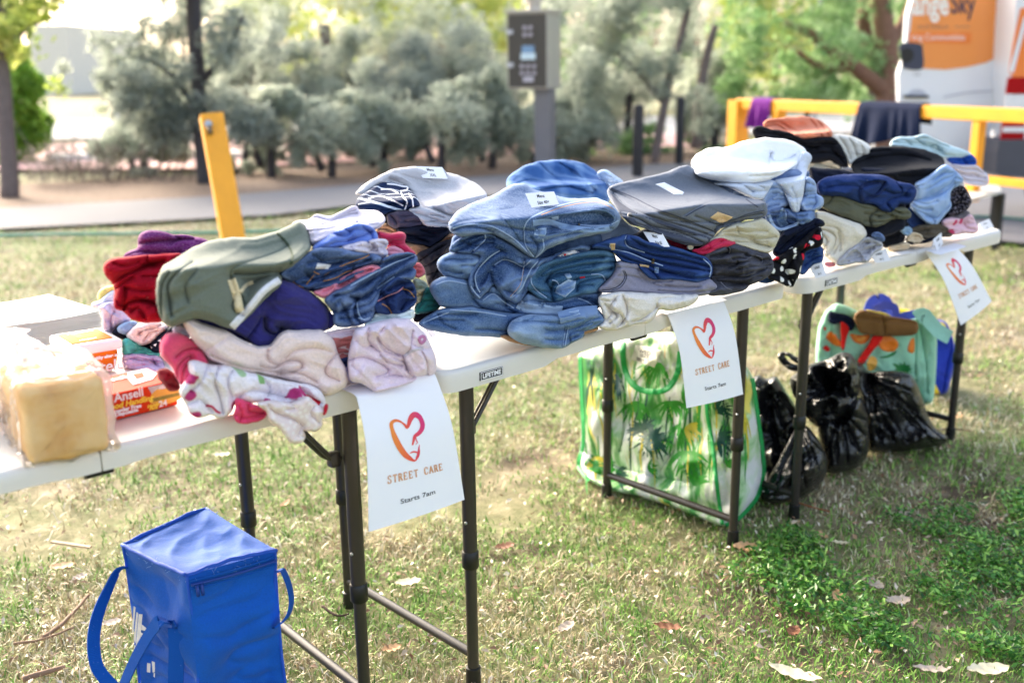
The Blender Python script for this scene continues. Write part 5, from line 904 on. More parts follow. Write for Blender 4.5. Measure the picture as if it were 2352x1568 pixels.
# bread
def bread_mat():
    m, nt, b = newmat('bread_crust'); v = coords(nt); n = noise(nt, v, 9, 4); n2 = noise(nt, v, 60, 4)
    nt.links.new(mixrgb(nt, n2, ramp(nt, n, [(.32, srgb('bd7a34')), (.46, srgb('dba45c')), (.58, srgb('ecc891'))]), srgb('e8c58a')), b.inputs['Base Color']); b.inputs['Roughness'].default_value = .7; bump(nt, b, n2, .3, .002); return m
def film_mat(name, a=.22, rough=.12):
    m = bpy.data.materials.new(name); m.use_nodes = True; nt = m.node_tree; nt.nodes.clear(); o = nt.nodes.new('ShaderNodeOutputMaterial'); mx = nt.nodes.new('ShaderNodeMixShader'); t = nt.nodes.new('ShaderNodeBsdfTransparent'); mx2 = nt.nodes.new('ShaderNodeMixShader'); g = nt.nodes.new('ShaderNodeBsdfGlossy'); d = nt.nodes.new('ShaderNodeBsdfTranslucent'); tl = nt.nodes.new('ShaderNodeBsdfTranslucent')
    g.inputs['Roughness'].default_value = rough; d.inputs[0].default_value = (.9, .9, .93, 1); fr = nt.nodes.new('ShaderNodeFresnel'); fr.inputs[0].default_value = 1.5
    ad = nt.nodes.new('ShaderNodeMath'); ad.operation = 'MULTIPLY_ADD'; nt.links.new(fr.outputs[0], ad.inputs[0]); ad.inputs[1].default_value = .9; ad.inputs[2].default_value = a
    mx2.inputs[0].default_value = .45; nt.links.new(g.outputs[0], mx2.inputs[1]); nt.links.new(d.outputs[0], mx2.inputs[2]); nt.links.new(ad.outputs[0], mx.inputs[0]); nt.links.new(t.outputs[0], mx.inputs[1]); nt.links.new(mx2.outputs[0], mx.inputs[2]); nt.links.new(mx.outputs[0], o.inputs[0])
    v = coords(nt); nz = noise(nt, v, 30, 3); bp = nt.nodes.new('ShaderNodeBump'); bp.inputs['Strength'].default_value = 1; bp.inputs['Distance'].default_value = .02; nt.links.new(nz, bp.inputs['Height']); nt.links.new(bp.outputs[0], g.inputs['Normal']); return m
M_film = film_mat('clear_film', .0, .12)
fb = frame(V('E1', '230,1452')[0], V('E1', '862,1322')[0], V('E1', '835,745')[0], .20)
r0 = root('bread_loaf', fp(fb, fb['W']/2, .1, 0), 'large square loaf of bread in a clear plastic bag at the left edge', 'bread')
Vb, Fb = fbox(fb, 0, fb['W'], 0, .19, 0, fb['H'], .013, .012, .0035); link('loaf', Vb, Fb, bread_mat(), r0)
Vb, Fb = fbox(fb, -.008, fb['W']+.010, -.006, .20, 0, fb['H']+.008, .012, .008, .009); link('plastic_bag', Vb, Fb, M_film, r0)
tw = []; Vv = []; Ff = []
base = fp(fb, .0, .13, fb['H']+.002); n = 26; ringn = 40
for k in range(n):   # gathered neck of the bag flopping backwards
    f_ = k/(n-1); c = base+fb['n']*.10*f_+fb['u']*(-.02+.02*f_)+np.array([0, 0, .035*math.sin(f_*2.6)]); r = .040*(1-f_)**1.1+.010+.030*max(0, f_-.55)*2
    for j in range(ringn):
        a = 2*math.pi*j/ringn; rr_ = r*(1+.28*math.sin(a*7+f_*3)+.12*math.sin(a*13)); Vv.append(c+fb['u']*math.cos(a)*rr_*1.5+np.array([0, 0, 1])*math.sin(a)*rr_*.55)
Ff = [(k*ringn+j, k*ringn+(j+1) % ringn, (k+1)*ringn+(j+1) % ringn, (k+1)*ringn+j) for k in range(n-1) for j in range(ringn)]
link('bag_neck', Vv, Ff, M_film, r0)
# second loaf bag behind, only partly in view
f2 = frame(V('E1', '-60,1120')[0], V('E1', '300,1050')[0], V('E1', '250,560')[0], .16)
r1 = root('bread_loaf', fp(f2, .05, .05, 0), 'blurred white loaf in plastic behind the front loaf', 'bread'); Vb, Fb = fbox(f2, -.1, f2['W'], .0, .16, 0, f2['H']*.8, .03, .012, .006); link('loaf', Vb, Fb, mat('pale_bread', 'ebe3da', .8, var=.05), r1); Vb, Fb = fbox(f2, -.11, f2['W']+.012, -.01, .17, 0, f2['H']*.86, .03, .01, .008); link('plastic_bag', Vb, Fb, M_film, r1)
# napkins
fn = frame(V('E1', '330,520')[0], V('E1', '797,425')[0], V('E1', '792,240')[0], .33)
rn = root('napkin_stack', fp(fn, .1, .1, 0), 'tall stack of white paper napkins behind the margarine tub', 'napkins')
mb = MB(); K = 34; M_nap = mat('napkin', 'fbfaf6', .9, var=.01)
for k in range(K):
    z0, z1 = fn['H']*k/K, fn['H']*(k+1)/K; j = [random.uniform(-.0025, .0025) for _ in range(4)]; n_ = 8; sag = lambda x: .004*math.sin(x*9+k*.05)+.003*math.sin(x*23+k*.3)
    W0 = -.16+j[0]; W1 = fn['W']+j[1]; xs = np.linspace(W0, W1, n_); Vq = []
    for zz in (z0, z1-.0012):
        for y_ in (j[2], .26+j[3]): Vq += [fp(fn, x, y_, zz+sag(x)*(k/K)) for x in xs]
    b_ = n_; F_ = []
    for i in range(n_-1): F_ += [(i, i+1, 2*b_+i+1, 2*b_+i), (2*b_+i, 2*b_+i+1, 3*b_+i+1, 3*b_+i), (b_+i, 3*b_+i, 3*b_+i+1, b_+i+1)]
    F_ += [(b_-1, 2*b_-1, 4*b_-1, 3*b_-1), (0, 2*b_, 3*b_, b_)]; mb.add(Vq, F_)
mb.build('napkins', M_nap, rn, smooth=False)
# margarine tub
ft = frame(V('E1', '560,765')[0], V('E1', '937,695')[0], V('E1', '940,520')[0], .115)
rt_ = root('margarine_tub', fp(ft, ft['W']/2, .05, 0), 'orange and white margarine tub with a clear rimmed lid', 'tub')
M_ot = mat('tub_orange', 'e67a10', .6, var=.06, spec=.25); M_wp = mat('white_plastic', 'f1ecee', .35, var=.02); h = ft['H']
Vb, Fb = fbox(ft, 0, ft['W'], 0, .115, 0, h, .012, taper=.006); link('tub_body', Vb, Fb, M_ot, rt_, sharp=50)
Vb, Fb = fbox(ft, -.006, ft['W']+.006, -.006, .121, h-.004, h+.018, .008); ld = link('lid', Vb, Fb, M_wp, rt_, sharp=50)
Vb, Fb = fbox(ft, .008, ft['W']-.008, .01, .105, h+.016, h+.0195, .001); link('lid_print', Vb, Fb, gradm if False else mat('lid_print', 'c87a1a', .75, var=.5, vs=60, spec=.15), ld)
Vb, Fb = fbox(ft, .03, ft['W']-.05, .035, .085, h+.0185, h+.0202, .001); link('lid_print', Vb, Fb, mat('lid_yellow', 'd8b93a', .75, var=.3, vs=80, spec=.15), ld)
for s_, x_, y_, z_ in (('Nuttelex', .5, .085, .014), ('Original', .45, .022, .010)):
    Tv, Tf = ftext(ft, s_, ft['W']*x_, y_, z_, top=h+.0206, shear=.2); link('lid_lettering', Tv, Tf, M_wp, ld, smooth=False)
for s_, x_, z_, sz in (('The healthy alternative', .62, h-.016, .0085), ('Nuttelex', .60, h-.043, .031), ('Original', .66, h-.066, .021)):
    Tv, Tf = ftext(ft, s_, ft['W']*x_, z_, sz, bold=.0006, shear=.12, y=.0005-(.0035 if 0 else .0)); link('tub_lettering', np.array(Tv)-ft['n']*.0030, Tf, M_wp, rt_, smooth=False)
# glove box
fg = frame(V('E1', '770,1110')[0], V('E1', '1362,965')[0], V('E1', '1347,775')[0], .11)
rg = root('glove_box', fp(fg, fg['W']/2, .05, 0), 'red cardboard box of 24 food handling gloves beside the bread', 'box'); h = fg['H']; W = fg['W']
M_rb = mat('box_red', 'd83a16', .75, var=.05, spec=.15); M_yt = mat('yellow_print', 'ffd23a', .5)
Vb, Fb = fbox(fg, 0, W, 0, .11, 0, h, .0015); link('carton', Vb, Fb, M_rb, rg, smooth=False)
Vb, Fb = fquad(fg, [(W*.52, .022), (W*.8, .03), (W-.004, .06), (W-.004, .104), (W*.72, .106), (W*.6, .07)], top=h+.0012); link('cover_picture', Vb, Fb, mat('box_picture_pale', 'cfcaca', .75, var=.4, vs=40, spec=.15), rg, smooth=False)
Vb, Fb = fquad(fg, [(W*.66, .052), (W*.78, .056), (W*.84, .082), (W*.72, .084)], top=h+.0018); link('cover_picture', Vb, Fb, mat('box_food', 'a84a22', .75, spec=.1, var=.5, vs=90), rg, smooth=False)
c = (W*.86, h*.44); bun = lambda r1, r2, z0, a0, a1: [(c[0]+r1*math.cos(math.radians(a)), z0+r2*math.sin(math.radians(a))) for a in np.linspace(a0, a1, 14)]
Vb, Fb = fquad(fg, [(W*.63, h*.97), (W*.998, h*.97), (W*.998, h*.30), (W*.80, h*.20), (W*.71, h*.42)]); link('picture_ground', Vb, Fb, mat('box_picture_pale', 'dfdcdc'), rg, smooth=False)
Vb, Fb = fquad(fg, bun(.030, h*.36, h*.50, 0, 180), y=-.0012); link('roll_picture', Vb, Fb, mat('bun', 'e9a93e', .5, var=.2, vs=60), rg, smooth=False)
Vb, Fb = fquad(fg, bun(.030, h*.22, h*.36, 180, 360), y=-.0012); link('roll_picture', Vb, Fb, mat('bun', 'e9a93e'), rg, smooth=False)
Vb, Fb = fquad(fg, [(W*.86-.031, h*.36), (W*.86+.030, h*.36), (W*.86+.030, h*.5), (W*.86-.031, h*.5)], y=-.0014); link('filling_picture', Vb, Fb, mat('filling', '8a7a22', .5, var=.6, vs=150), rg, smooth=False)
Vb, Fb = fquad(fg, [(W*.80, h*.76), (W*.955, h*.76), (W*.955, h*.9), (W*.80, h*.9)], y=-.0014); link('size_panel', Vb, Fb, M_rb, rg, smooth=False)
for s_, x_, z_, sz, mm, sh in (('Ansell', .38, .70, .021, M_wp, 0), ('Food Handling', .38, .44, .014, M_yt, .2), ('Powder Free', .33, .27, .010, M_wp, 0), ('Disposable', .33, .14, .009, M_wp, 0), ('24', .80, .10, .015, M_wp, 0), ('Handy', .67, .17, .008, M_yt, .2), ('Pack', .67, .06, .008, M_yt, .2), ('MEDIUM', .875, .79, .0078, M_wp, 0)):
    Tv, Tf = ftext(fg, s_, W*x_, h*z_, sz, bold=.0005, shear=sh, y=-.0019); link('box_lettering', Tv, Tf, mm, rg, smooth=False)
Tv, Tf = ftext(fg, 'Ansell', W*.42, .072, .022, bold=.0006, top=h+.0016); link('box_lettering', Tv, Tf, M_wp, rg, smooth=False)
# ------------------------------------------------------------------ blue cool bag under the nearest table
M_blue = cloth('cool_bag_blue', '0a5cc4', 'plain', var=.16, rough=.75); M_blued = cloth('blue_webbing', '0850b0', 'knit', rough=.8)
s_ = .9408; TOPP = [np.array(atz(x*s_, y*s_, .40)) for x, y in ((298, 1325), (504, 1252), (673, 1343), (455, 1405))]   # back left, back right, right, front
TOPP[1][2] += .012; TOPP[0][2] -= .005
cen = sum(TOPP)/4; BOT = [np.array([*(p[:2]+(cen[:2]-p[:2])*.04), .004]) for p in TOPP]
bag = root('cool_bag', (cen[0], cen[1], 0), 'blue fabric cool bag with faded white print standing on the grass under the nearest table', 'bag')
def face_grid(a, b, c, d, n, m, fn):
    """a-b top edge, d-c bottom edge"""
    Vt = []; P0 = []; nx = np.cross(b-a, d-a); nx /= np.linalg.norm(nx)
    for j in range(m+1):
        for i in range(n+1):
            u, v = i/n, j/m; p = (a*(1-u)+b*u)*(1-v)+(d*(1-u)+c*u)*v; Vt.append(p); P0.append((u, v))
    Vt = np.array(Vt); UVq = np.array(P0); e = np.minimum(1, np.minimum(np.minimum(UVq[:, 0], 1-UVq[:, 0]), np.minimum(UVq[:, 1], 1-UVq[:, 1]))*7)
    Vt = Vt-nx[None]*(fn(Vt, UVq)*e)[:, None]
    return Vt, [(j*(n+1)+i, j*(n+1)+i+1, (j+1)*(n+1)+i+1, (j+1)*(n+1)+i) for j in range(m) for i in range(n)], UVq
def wr_side(P, U): return -.012*np.sin(U[:, 0]*3.1)*(1.3-U[:, 1]*.3)+.016*np.exp(-((U[:, 1]-.35)/.16)**2)-.018*fbm(P*6, 2)-.011*(1-np.abs(pn(P*np.array([9, 9, 20])+4))*1.6)**2
def wr_top(P, U): return -.016*np.sin(U[:, 0]*3.14)*np.sin(U[:, 1]*3.14)*(.4+.9*U[:, 0])+.007*(1-np.abs(pn(np.c_[P[:, 0]*5+P[:, 1]*4, P[:, 0]*13-P[:, 1]*11, P[:, 2]*0])))**2+.003*fbm(P*14, 2)
for nm, (a, b, c, d), fn in (('front_panel', (TOPP[3], TOPP[2], BOT[2], BOT[3]), wr_side), ('side_panel', (TOPP[0], TOPP[3], BOT[3], BOT[0]), wr_side), ('rear_panel', (TOPP[1], TOPP[0], BOT[0], BOT[1]), wr_side), ('side_panel', (TOPP[2], TOPP[1], BOT[1], BOT[2]), wr_side), ('lid', (TOPP[0], TOPP[1], TOPP[2], TOPP[3]), wr_top)):
    Vt, Ft, Uq = face_grid(a, b, c, d, 44, 60, fn); sc = np.array([np.linalg.norm(b-a), np.linalg.norm(d-a)])
    link(nm, Vt, Ft, M_blue, bag, uv=Uq*sc+hash_name(nm)*.01, attr={'wear': np.zeros(len(Vt))})
def wob(P, a=.003, f=30): P = np.array(P); return P+a*np.c_[pn(P*f), pn(P*f+7), pn(P*f+13)]
ed = MB(); cl = lambda a, b, sag=0: wob([a*(1-t)+b*t-np.array([0, 0, sag*math.sin(t*math.pi)]) for t in np.linspace(0, 1, 24)])
for a, b, sg in ((0, 1, -.004), (1, 2, .012), (2, 3, -.006), (3, 0, .0)): ed.tube(cl(TOPP[a], TOPP[b], sg), .0042, 8)
for a in range(4): ed.tube(wob([TOPP[a]*(1-t)+BOT[a]*t+(cen-TOPP[a])*np.array([1, 1, 0])*.035*math.sin(t*5) for t in np.linspace(0, 1, 40)], .004, 14), .0032, 8)
ed.build('piping', mat('bag_piping', '1552c4', .7, bmp=.4, bs=300), bag)
zip_ = MB(); zo = np.array([0, 0, -.018]); nrm = np.cross(TOPP[2]-TOPP[3], np.array([0, 0, 1.])); nrm /= np.linalg.norm(nrm); nrm = nrm if nrm@(CAM-TOPP[3]) > 0 else -nrm
zp = [TOPP[3]*(1-t)+TOPP[2]*t+zo+nrm*(.006+.008*math.sin(t*3.1)) for t in np.linspace(.03, .98, 40)]
zip_.tube(zp, .003, 8); zi = zip_.build('zip', mat('zip_blue', '0d3a94', .5), bag)
zt = MB(); zt.tube([p+np.array([0, 0, .009]) for p in zp], .0018, 6); zt.tube([p-np.array([0, 0, .009]) for p in zp], .0018, 6); zt.build('zip_tape', M_blued, bag)
for k in (2, 4):
    p = zp[k]; t_ = MB(); t_.tube([p+nrm*.006, p+nrm*.008-np.array([0, 0, .012]), p+nrm*.008-np.array([0, 0, .022])], .0035, 8); t_.build('zip_pull', mat('zip_blue', '0d3a94'), bag)
def ribbon(name, P, w, wdir, m, parent, th=.0015, label=None):
    P = crom(np.array(P, float), .008, False); n = len(P); Wd = np.array([np.array(wdir(i/(n-1)) if callable(wdir) else wdir, float) for i in range(n)]); Wd /= np.linalg.norm(Wd, axis=1)[:, None]
    tg = np.gradient(P, axis=0); tg /= np.linalg.norm(tg, axis=1)[:, None]+1e-9; Wd = Wd-tg*(Wd*tg).sum(1)[:, None]; Wd /= np.linalg.norm(Wd, axis=1)[:, None]; nn = np.cross(tg, Wd)
    Vt = []; cols = [(-.5, 1), (0, 1.0), (.5, 1), (.5, -1), (0, -1), (-.5, -1)]
    for a, s in cols: Vt += (P+Wd*w*a+nn*th*s).tolist()
    F = [(k*n+i, k*n+i+1, ((k+1) % 6)*n+i+1, ((k+1) % 6)*n+i) for k in range(6) for i in range(n-1)]
    o = link(name, Vt, F, m, parent, uv=np.c_[np.tile(np.arange(n)*.008, 6), np.repeat([c[0]*w for c in cols], n)], sharp=35)
    if label: o['label'] = label
    return o
def plane_pt(p, Q, n): d = rays(p)[0]; return CAM+d*(((np.array(Q)-CAM)@n)/(d@n))
nl = np.cross(TOPP[3]-TOPP[0], np.array([0, 0, 1.])); nl /= np.linalg.norm(nl); nl = nl if nl@(CAM-TOPP[0]) > 0 else -nl
lp = lambda s, o=.012: [plane_pt(p, TOPP[3]+nl*o, nl) for p in px('G1', s)]
H1 = lp('770,1130 745,1095 700,1062', .015)+lp('640,1055 590,1110 500,1250 420,1400 350,1560 300,1700', .05)
ribbon('handle', H1, .025, lambda t: (fw*0+nl*.55+rt*.8), M_blued, bag)
ribbon('handle', lp('770,1120 775,1300 770,1500 765,1700', .014), .030, rt, M_blued, bag)
H2 = [TOPP[0]+np.array([0, 0, -.05])]+[CAM+rays(p)[0]*(np.dot(TOPP[0]-CAM, fw)+o) for p, o in zip(px('G1', '290,650 215,800 150,950 108,1100 95,1260 120,1420 190,1530 280,1620'), (0, -.01, -.03, -.05, -.07, -.09, -.10, -.10))]
ribbon('handle', H2, .024, lambda t: rt*(.25+t*.7)+fw*(.9-t*.6), M_blued, bag)
H3 = [TOPP[2]+np.array([0, 0, -.045])]+[CAM+rays(p)[0]*(np.dot(TOPP[2]-CAM, fw)+o) for p, o in zip(px('G1', '1640,640 1690,740 1718,880 1700,990 1640,1070 1570,1115'), (.01, .02, .03, .03, .02, .01))]
ribbon('handle', H3, .022, lambda t: fw+rt*.15, M_blued, bag)
pr = MB(); M_pr = mat('faded_print', 'd5d2d2', .8, var=.25, vs=70)
for s in ('425,935 440,945 418,1180 410,1130', '447,985 462,990 440,1240 424,1205', '466,1000 497,1003 470,1290 440,1270', '490,1085 528,1115 520,1140 487,1130', '482,1150 510,1165 480,1225', '430,1255 447,1262 432,1355 414,1350', '535,1400 562,1405 560,1480 532,1475', '572,1385 598,1395 598,1475 580,1480', '590,1480 600,1485 596,1520 586,1510'):
    Q = lp(s, .016); pr.add(Q, [tuple(range(len(Q)))])
pr.build('faded_print', M_pr, bag, smooth=False)
lint = MB(); M_lint = mat('lint', '8fb0e6', .9)
for k in range(90):
    f_ = random.random(); a, b = ((TOPP[3], TOPP[2]), (TOPP[1], TOPP[2]), (TOPP[0], TOPP[1]), (TOPP[3], TOPP[0]))[random.randrange(4)]; p = a*(1-f_)+b*f_+np.array([0, 0, -random.random()**2*.02+.003]); d = RNG.normal(size=3)*.004
    lint.tube([p, p+d, p+d*1.5+RNG.normal(size=3)*.002], .00035, 4)
tag(lint.build('lint', M_lint, bag), kind='stuff')

# ------------------------------------------------------------------ palm print laundry bag
M_palm = None
def palm_mat():
    m, nt, b = newmat('palm_bag'); v = coords(nt, 'UV'); vs = coords(nt, 'UV', sc3=(1, .28, 1))
    n1 = noise(nt, vs, 11, 5, .6); n2 = noise(nt, vs, 16, 4, .6); n3 = noise(nt, coords(nt, 'UV', sc3=(1, .16, 1)), 27, 3)
    a = ramp(nt, n1, [(.44, (.70, .71, .70)), (.50, (.42, .60, .34)), (.55, (.06, .30, .06)), (.66, (.015, .11, .07)), (.8, (.04, .22, .08))])
    b2 = ramp(nt, n2, [(.60, (0, 0, 0)), (.66, (1, 1, 1))]); o = mixrgb(nt, b2, a, (.78, .66, .14)); b3 = ramp(nt, n3, [(.67, (0, 0, 0)), (.72, (1, 1, 1))])
    o = mixrgb(nt, b3, o, (.62, .28, .05)); nt.links.new(o, b.inputs['Base Color']); b.inputs['Roughness'].default_value = .38; bump(nt, b, noise(nt, v, 45, 4), .5, .004); return m
M_grn = mat('green_webbing', '129a4c', .55, var=.15); M_print = mat('print_green', '2f8f2c', .5, var=.4, vs=30); M_print2 = mat('print_deep', '0f4a3c', .5, var=.3, vs=30); M_print3 = mat('print_yellow', 'c9b93c', .5, var=.3, vs=30)
Fp = atz(1690, 1206); La = math.atan2(Fp[1]-.77, Fp[0]-1.22)
pl_a = (Fp, math.radians(-92)); pl_b = (Fp, math.radians(10))
gP = garment('laundry_bag', 'huge white laundry bag printed with green palm leaves under the middle table', V('F8', '135,395 300,320 500,285 640,282 820,340 960,400 1035,500 1068,700 1092,900 1098,1030 1060,1150 965,1255 900,1288 860,1282 620,1185 420,1125 290,1105 190,1052 132,965 152,850 150,700 140,520'), palm_mat(), pl_a, pl2=pl_b, D=.40, R=.05, zmin=.004, cat='bag', lump=.03,
    cr=cr('F8', '360,500 380,700 350,900', .02, .05, '150,900 400,1000 700,1060', .012, .04, '880,600 920,800 900,1000', .012, .04, '600,650 640,850 560,1000', .014, .05), wr=(.008, .05, 80, 2), step=6)
for s in ('140,400 150,620 158,850 132,965 160,1020 190,1052', '800,560 805,700 830,850 850,1020 865,1150 885,1285', '1042,520 1075,750 1095,900 1100,1030 1060,1150 965,1255 900,1286'): strip(gP, 'piping', V('F8', s), .012, M_grn, .005)
strip(gP, 'handle', V('F8', '365,330 370,450 400,530 450,575 530,590 600,570 650,490 665,380'), .018, M_grn, .003)
S1, S2, S3_ = [], [], []
def frond(cx, cy, r, a0, a1, n, dst, w=.012, curve=.25):
    for k in range(n):
        a = math.radians(a0+(a1-a0)*k/(n-1)+random.uniform(-6, 6)); L = r*random.uniform(.7, 1.1); p0 = (cx, cy); p2 = (cx+L*math.cos(a), cy+L*math.sin(a)+L*curve*.5); p1 = (cx+L*.5*math.cos(a), cy+L*.5*math.sin(a)-L*.06); dst.append((V('F8', '%f,%f %f,%f %f,%f' % (*p0, *p1, *p2)), w*random.uniform(.6, 1.2)))
frond(520, 850, 110, 0, 360, 20, S2); frond(470, 790, 90, 150, 330, 10, S2); frond(860, 840, 100, -70, 70, 12, S2); frond(850, 700, 110, -100, 20, 10, S2, .008)
frond(250, 1020, 120, -150, 0, 16, S1, .016); frond(330, 1030, 80, -60, 60, 8, S2, .014); frond(700, 900, 130, 20, 160, 16, S1, .010); frond(430, 640, 120, 40, 150, 12, S1, .010); frond(620, 640, 110, 20, 170, 12, S1, .010); frond(500, 1000, 60, -80, 40, 6, S1, .012); frond(910, 980, 70, -100, 0, 6, S1, .012); frond(740, 1080, 90, -120, -20, 10, S1); frond(560, 440, 150, 60, 170, 12, S1, .008); frond(330, 500, 130, 60, 150, 10, S2, .010); frond(1000, 700, 120, 70, 110, 4, S3_, .006); frond(690, 780, 90, -20, 80, 10, S3_, .010); frond(220, 930, 100, 30, 120, 8, S3_, .012); frond(650, 760, 160, 60, 130, 8, S1, .008)
for k in range(70):
    x = 170+random.random()*850; y = 380+random.random()*480; S_ = (S1, S1, S3_, S2)[k % 4]; S_.append((V('F8', '%f,%f %f,%f %f,%f %f,%f' % (x, y, x+random.uniform(-12, 12), y+70, x+random.uniform(-18, 18), y+140, x+random.uniform(-24, 24), y+220+random.random()*80)), .004+.004*random.random()))
strokes(gP, 'palm_print', S1, M_print); strokes(gP, 'palm_print', S2, M_print2); strokes(gP, 'palm_print', S3_, M_print3)
qn = patch(gP, 'paper_note', V('F8', '432,345 500,355 572,376 552,425 530,466 470,445 405,422 420,380'), mat('aged_note', 'd9d8cc', .8), .004, wr=(.0005, .05, 0, 2), label='taped paper note with handwriting')
nv = []; nf = []
for ln, (x0, y0) in (('WED', (480, 392)), ('SIZE', (478, 412)), ('80+ T', (470, 434))):
    Tv, Tf = text_mesh(ln, 26, .3); b = len(nv); nv += [V('F8', '%f,%f' % (x0+a*1.05, y0-c+a*.25))[0] for a, c, _ in Tv]; nf += [tuple(i+b for i in f) for f in Tf]
nv = np.array(nv); link('handwriting', CAM+rays(nv)*(gP.t(nv)-.0075)[:, None], nf, M_ink, qn, smooth=False)

# ------------------------------------------------------------------ rubbish bags
def plastic_mat():
    m, nt, b = newmat('bin_liner'); b.inputs['Base Color'].default_value = (.006, .006, .008, 1); v = coords(nt); w = nt.nodes.new('ShaderNodeVectorMath'); w.operation = 'MULTIPLY_ADD'
    n0 = nt.nodes.new('ShaderNodeTexNoise'); n0.inputs['Scale'].default_value = 6; nt.links.new(v, n0.inputs['Vector']); nt.links.new(n0.outputs['Color'], w.inputs[0]); w.inputs[1].default_value = (.12,)*3; nt.links.new(v, w.inputs[2])
    n1 = noise(nt, w.outputs[0], 20, 5, .6); nt.links.new(ramp(nt, n1, [(.3, (.2,)*3), (.7, (.42,)*3)]), b.inputs['Roughness']); b.inputs['Specular IOR Level'].default_value = .75; bump(nt, b, n1, .9, .012); return m
M_bin = plastic_mat()
def radial(f, c, ends, dep=.014, w=.014):
    cx, cy = c; o = []
    for ex, ey in ends:
        mx, my = (cx+ex)/2+random.uniform(-14, 14), (cy+ey)/2+random.uniform(-10, 10); o += cr(f, '%f,%f %f,%f %f,%f' % (cx+(ex-cx)*.06, cy+(ey-cy)*.06, mx, my, ex, ey), dep, w)
    return o
pile('g1', (1790, 1140), -40, 0); pile('g2', (1925, 1085), -40, 0); pile('g3', (2060, 1036), -45, 0); pile('g0', (1760, 1120), -40, 0)
grp = 'black rubbish bags under the far table'
gA = garment('rubbish_bag', 'black rubbish bag with a crumpled neck, just right of the palm print bag', V('F8', '1030,525 1075,502 1112,530 1165,508 1200,565 1245,640 1300,720 1300,900 1220,1010 1150,1080 1080,1100 1060,900'), M_bin, 'g0', off=-.12, D=.3, R=.06, zmin=.004, cat='rubbish bag', group=grp, cr=radial('F8', (1130, 560), [(1100, 800), (1160, 850), (1220, 800), (1270, 720), (1080, 700), (1190, 950)]), wr=(.012, .03, 80, 2), lump=.03, step=4.5)
gB = garment('rubbish_bag', 'black rubbish bag slumped at the foot of the far table\'s near leg', V('F8', '1085,1100 1130,1040 1180,950 1230,850 1275,765 1325,768 1385,845 1430,940 1425,1020 1380,1088 1290,1140 1190,1168 1110,1162 1088,1140'), M_bin, 'g1', D=.3, R=.07, zmin=.004, cat='rubbish bag', group=grp, cr=radial('F8', (1290, 770), [(1180, 1000), (1240, 1080), (1320, 1080), (1390, 1000), (1400, 900), (1340, 930), (1260, 950), (1150, 1100)]), wr=(.012, .03, 110, 3), lump=.02, step=4.5)
gC = garment('rubbish_bag', 'knotted black rubbish bag in the middle with its loop handle up', V('F8', '1385,780 1400,730 1440,700 1540,640 1610,620 1640,720 1648,820 1642,910 1600,975 1510,1008 1430,1010 1428,940 1400,860'), M_bin, 'g2', D=.3, R=.07, zmin=.004, cat='rubbish bag', group=grp, cr=radial('F8', (1500, 690), [(1430, 900), (1480, 960), (1540, 960), (1600, 900), (1630, 820), (1560, 850), (1520, 880), (1630, 740)]), wr=(.012, .03, 100, 3), lump=.02, step=4.5)
gN = garment('neck_ruffle', None, V('F8', '1238,515 1290,490 1330,452 1380,440 1420,430 1470,405 1510,388 1552,392 1582,440 1600,520 1596,590 1570,660 1530,705 1480,740 1430,760 1375,772 1330,725 1290,660 1250,590'), M_bin, 'g2', off=.06, D=.16, R=.05, zmin=None, parent=gC.obj, cr=radial('F8', (1440, 560), [(1300, 520), (1340, 640), (1400, 740), (1480, 700), (1560, 620), (1580, 500), (1520, 430), (1400, 460), (1350, 560), (1530, 540)], .03, .022), wr=(.022, .03, 30, 1.5), lump=.04, step=4)
lp_ = MB(); tq = float(gN.t(np.array(V('F8', '1300,480')))[0]); lp_.tube([CAM+rays(p)[0]*(tq+.01*math.sin(i)) for i, p in enumerate(crom(np.array(V('F8', '1300,470 1250,462 1215,440 1192,410 1198,392 1230,396 1262,420 1310,440')), 5, False))], .011, 8, flat=.6); lp_.build('loop_handle', M_bin, gC.obj)
gD = garment('rubbish_bag', 'black rubbish bag lying on its side at the right, gathered towards its neck', V('F8', '1560,445 1600,440 1650,495 1720,486 1800,484 1868,498 1900,558 1932,645 1960,735 2000,790 2066,830 2050,860 1980,872 1880,892 1760,902 1650,902 1640,800 1615,680 1580,560'), M_bin, 'g3', D=.3, R=.06, zmin=.004, cat='rubbish bag', group=grp, cr=radial('F8', (1640, 500), [(1850, 510), (1860, 580), (1900, 700), (1930, 800), (1980, 850), (1850, 850), (1780, 840), (1720, 860), (1760, 720), (1690, 750), (1660, 700), (2040, 845)], .016, .016), wr=(.012, .03, 60, 3), lump=.02, step=4.5)
patch(gB, 'paper_scrap', V('F8', '1090,1105 1110,1085 1215,1100 1170,1112'), mat('grey_scrap', 'b9b9a6', .8), .01) if False else None
sc = MB(); q4 = [atz(*p, .055) for p in V('F8', '1092,1108 1112,1084 1218,1103 1165,1114')]; sc.add(q4+[p-np.array([0, 0, .002]) for p in q4], [(0, 1, 2, 3), (7, 6, 5, 4), (0, 4, 5, 1), (1, 5, 6, 2), (2, 6, 7, 3), (3, 7, 4, 0)]); tag(sc.build('fallen_card', mat('grey_scrap', 'b9b9a6', .8), smooth=False), 'grey card resting on the crossbar beside the slumped rubbish bag', 'card')

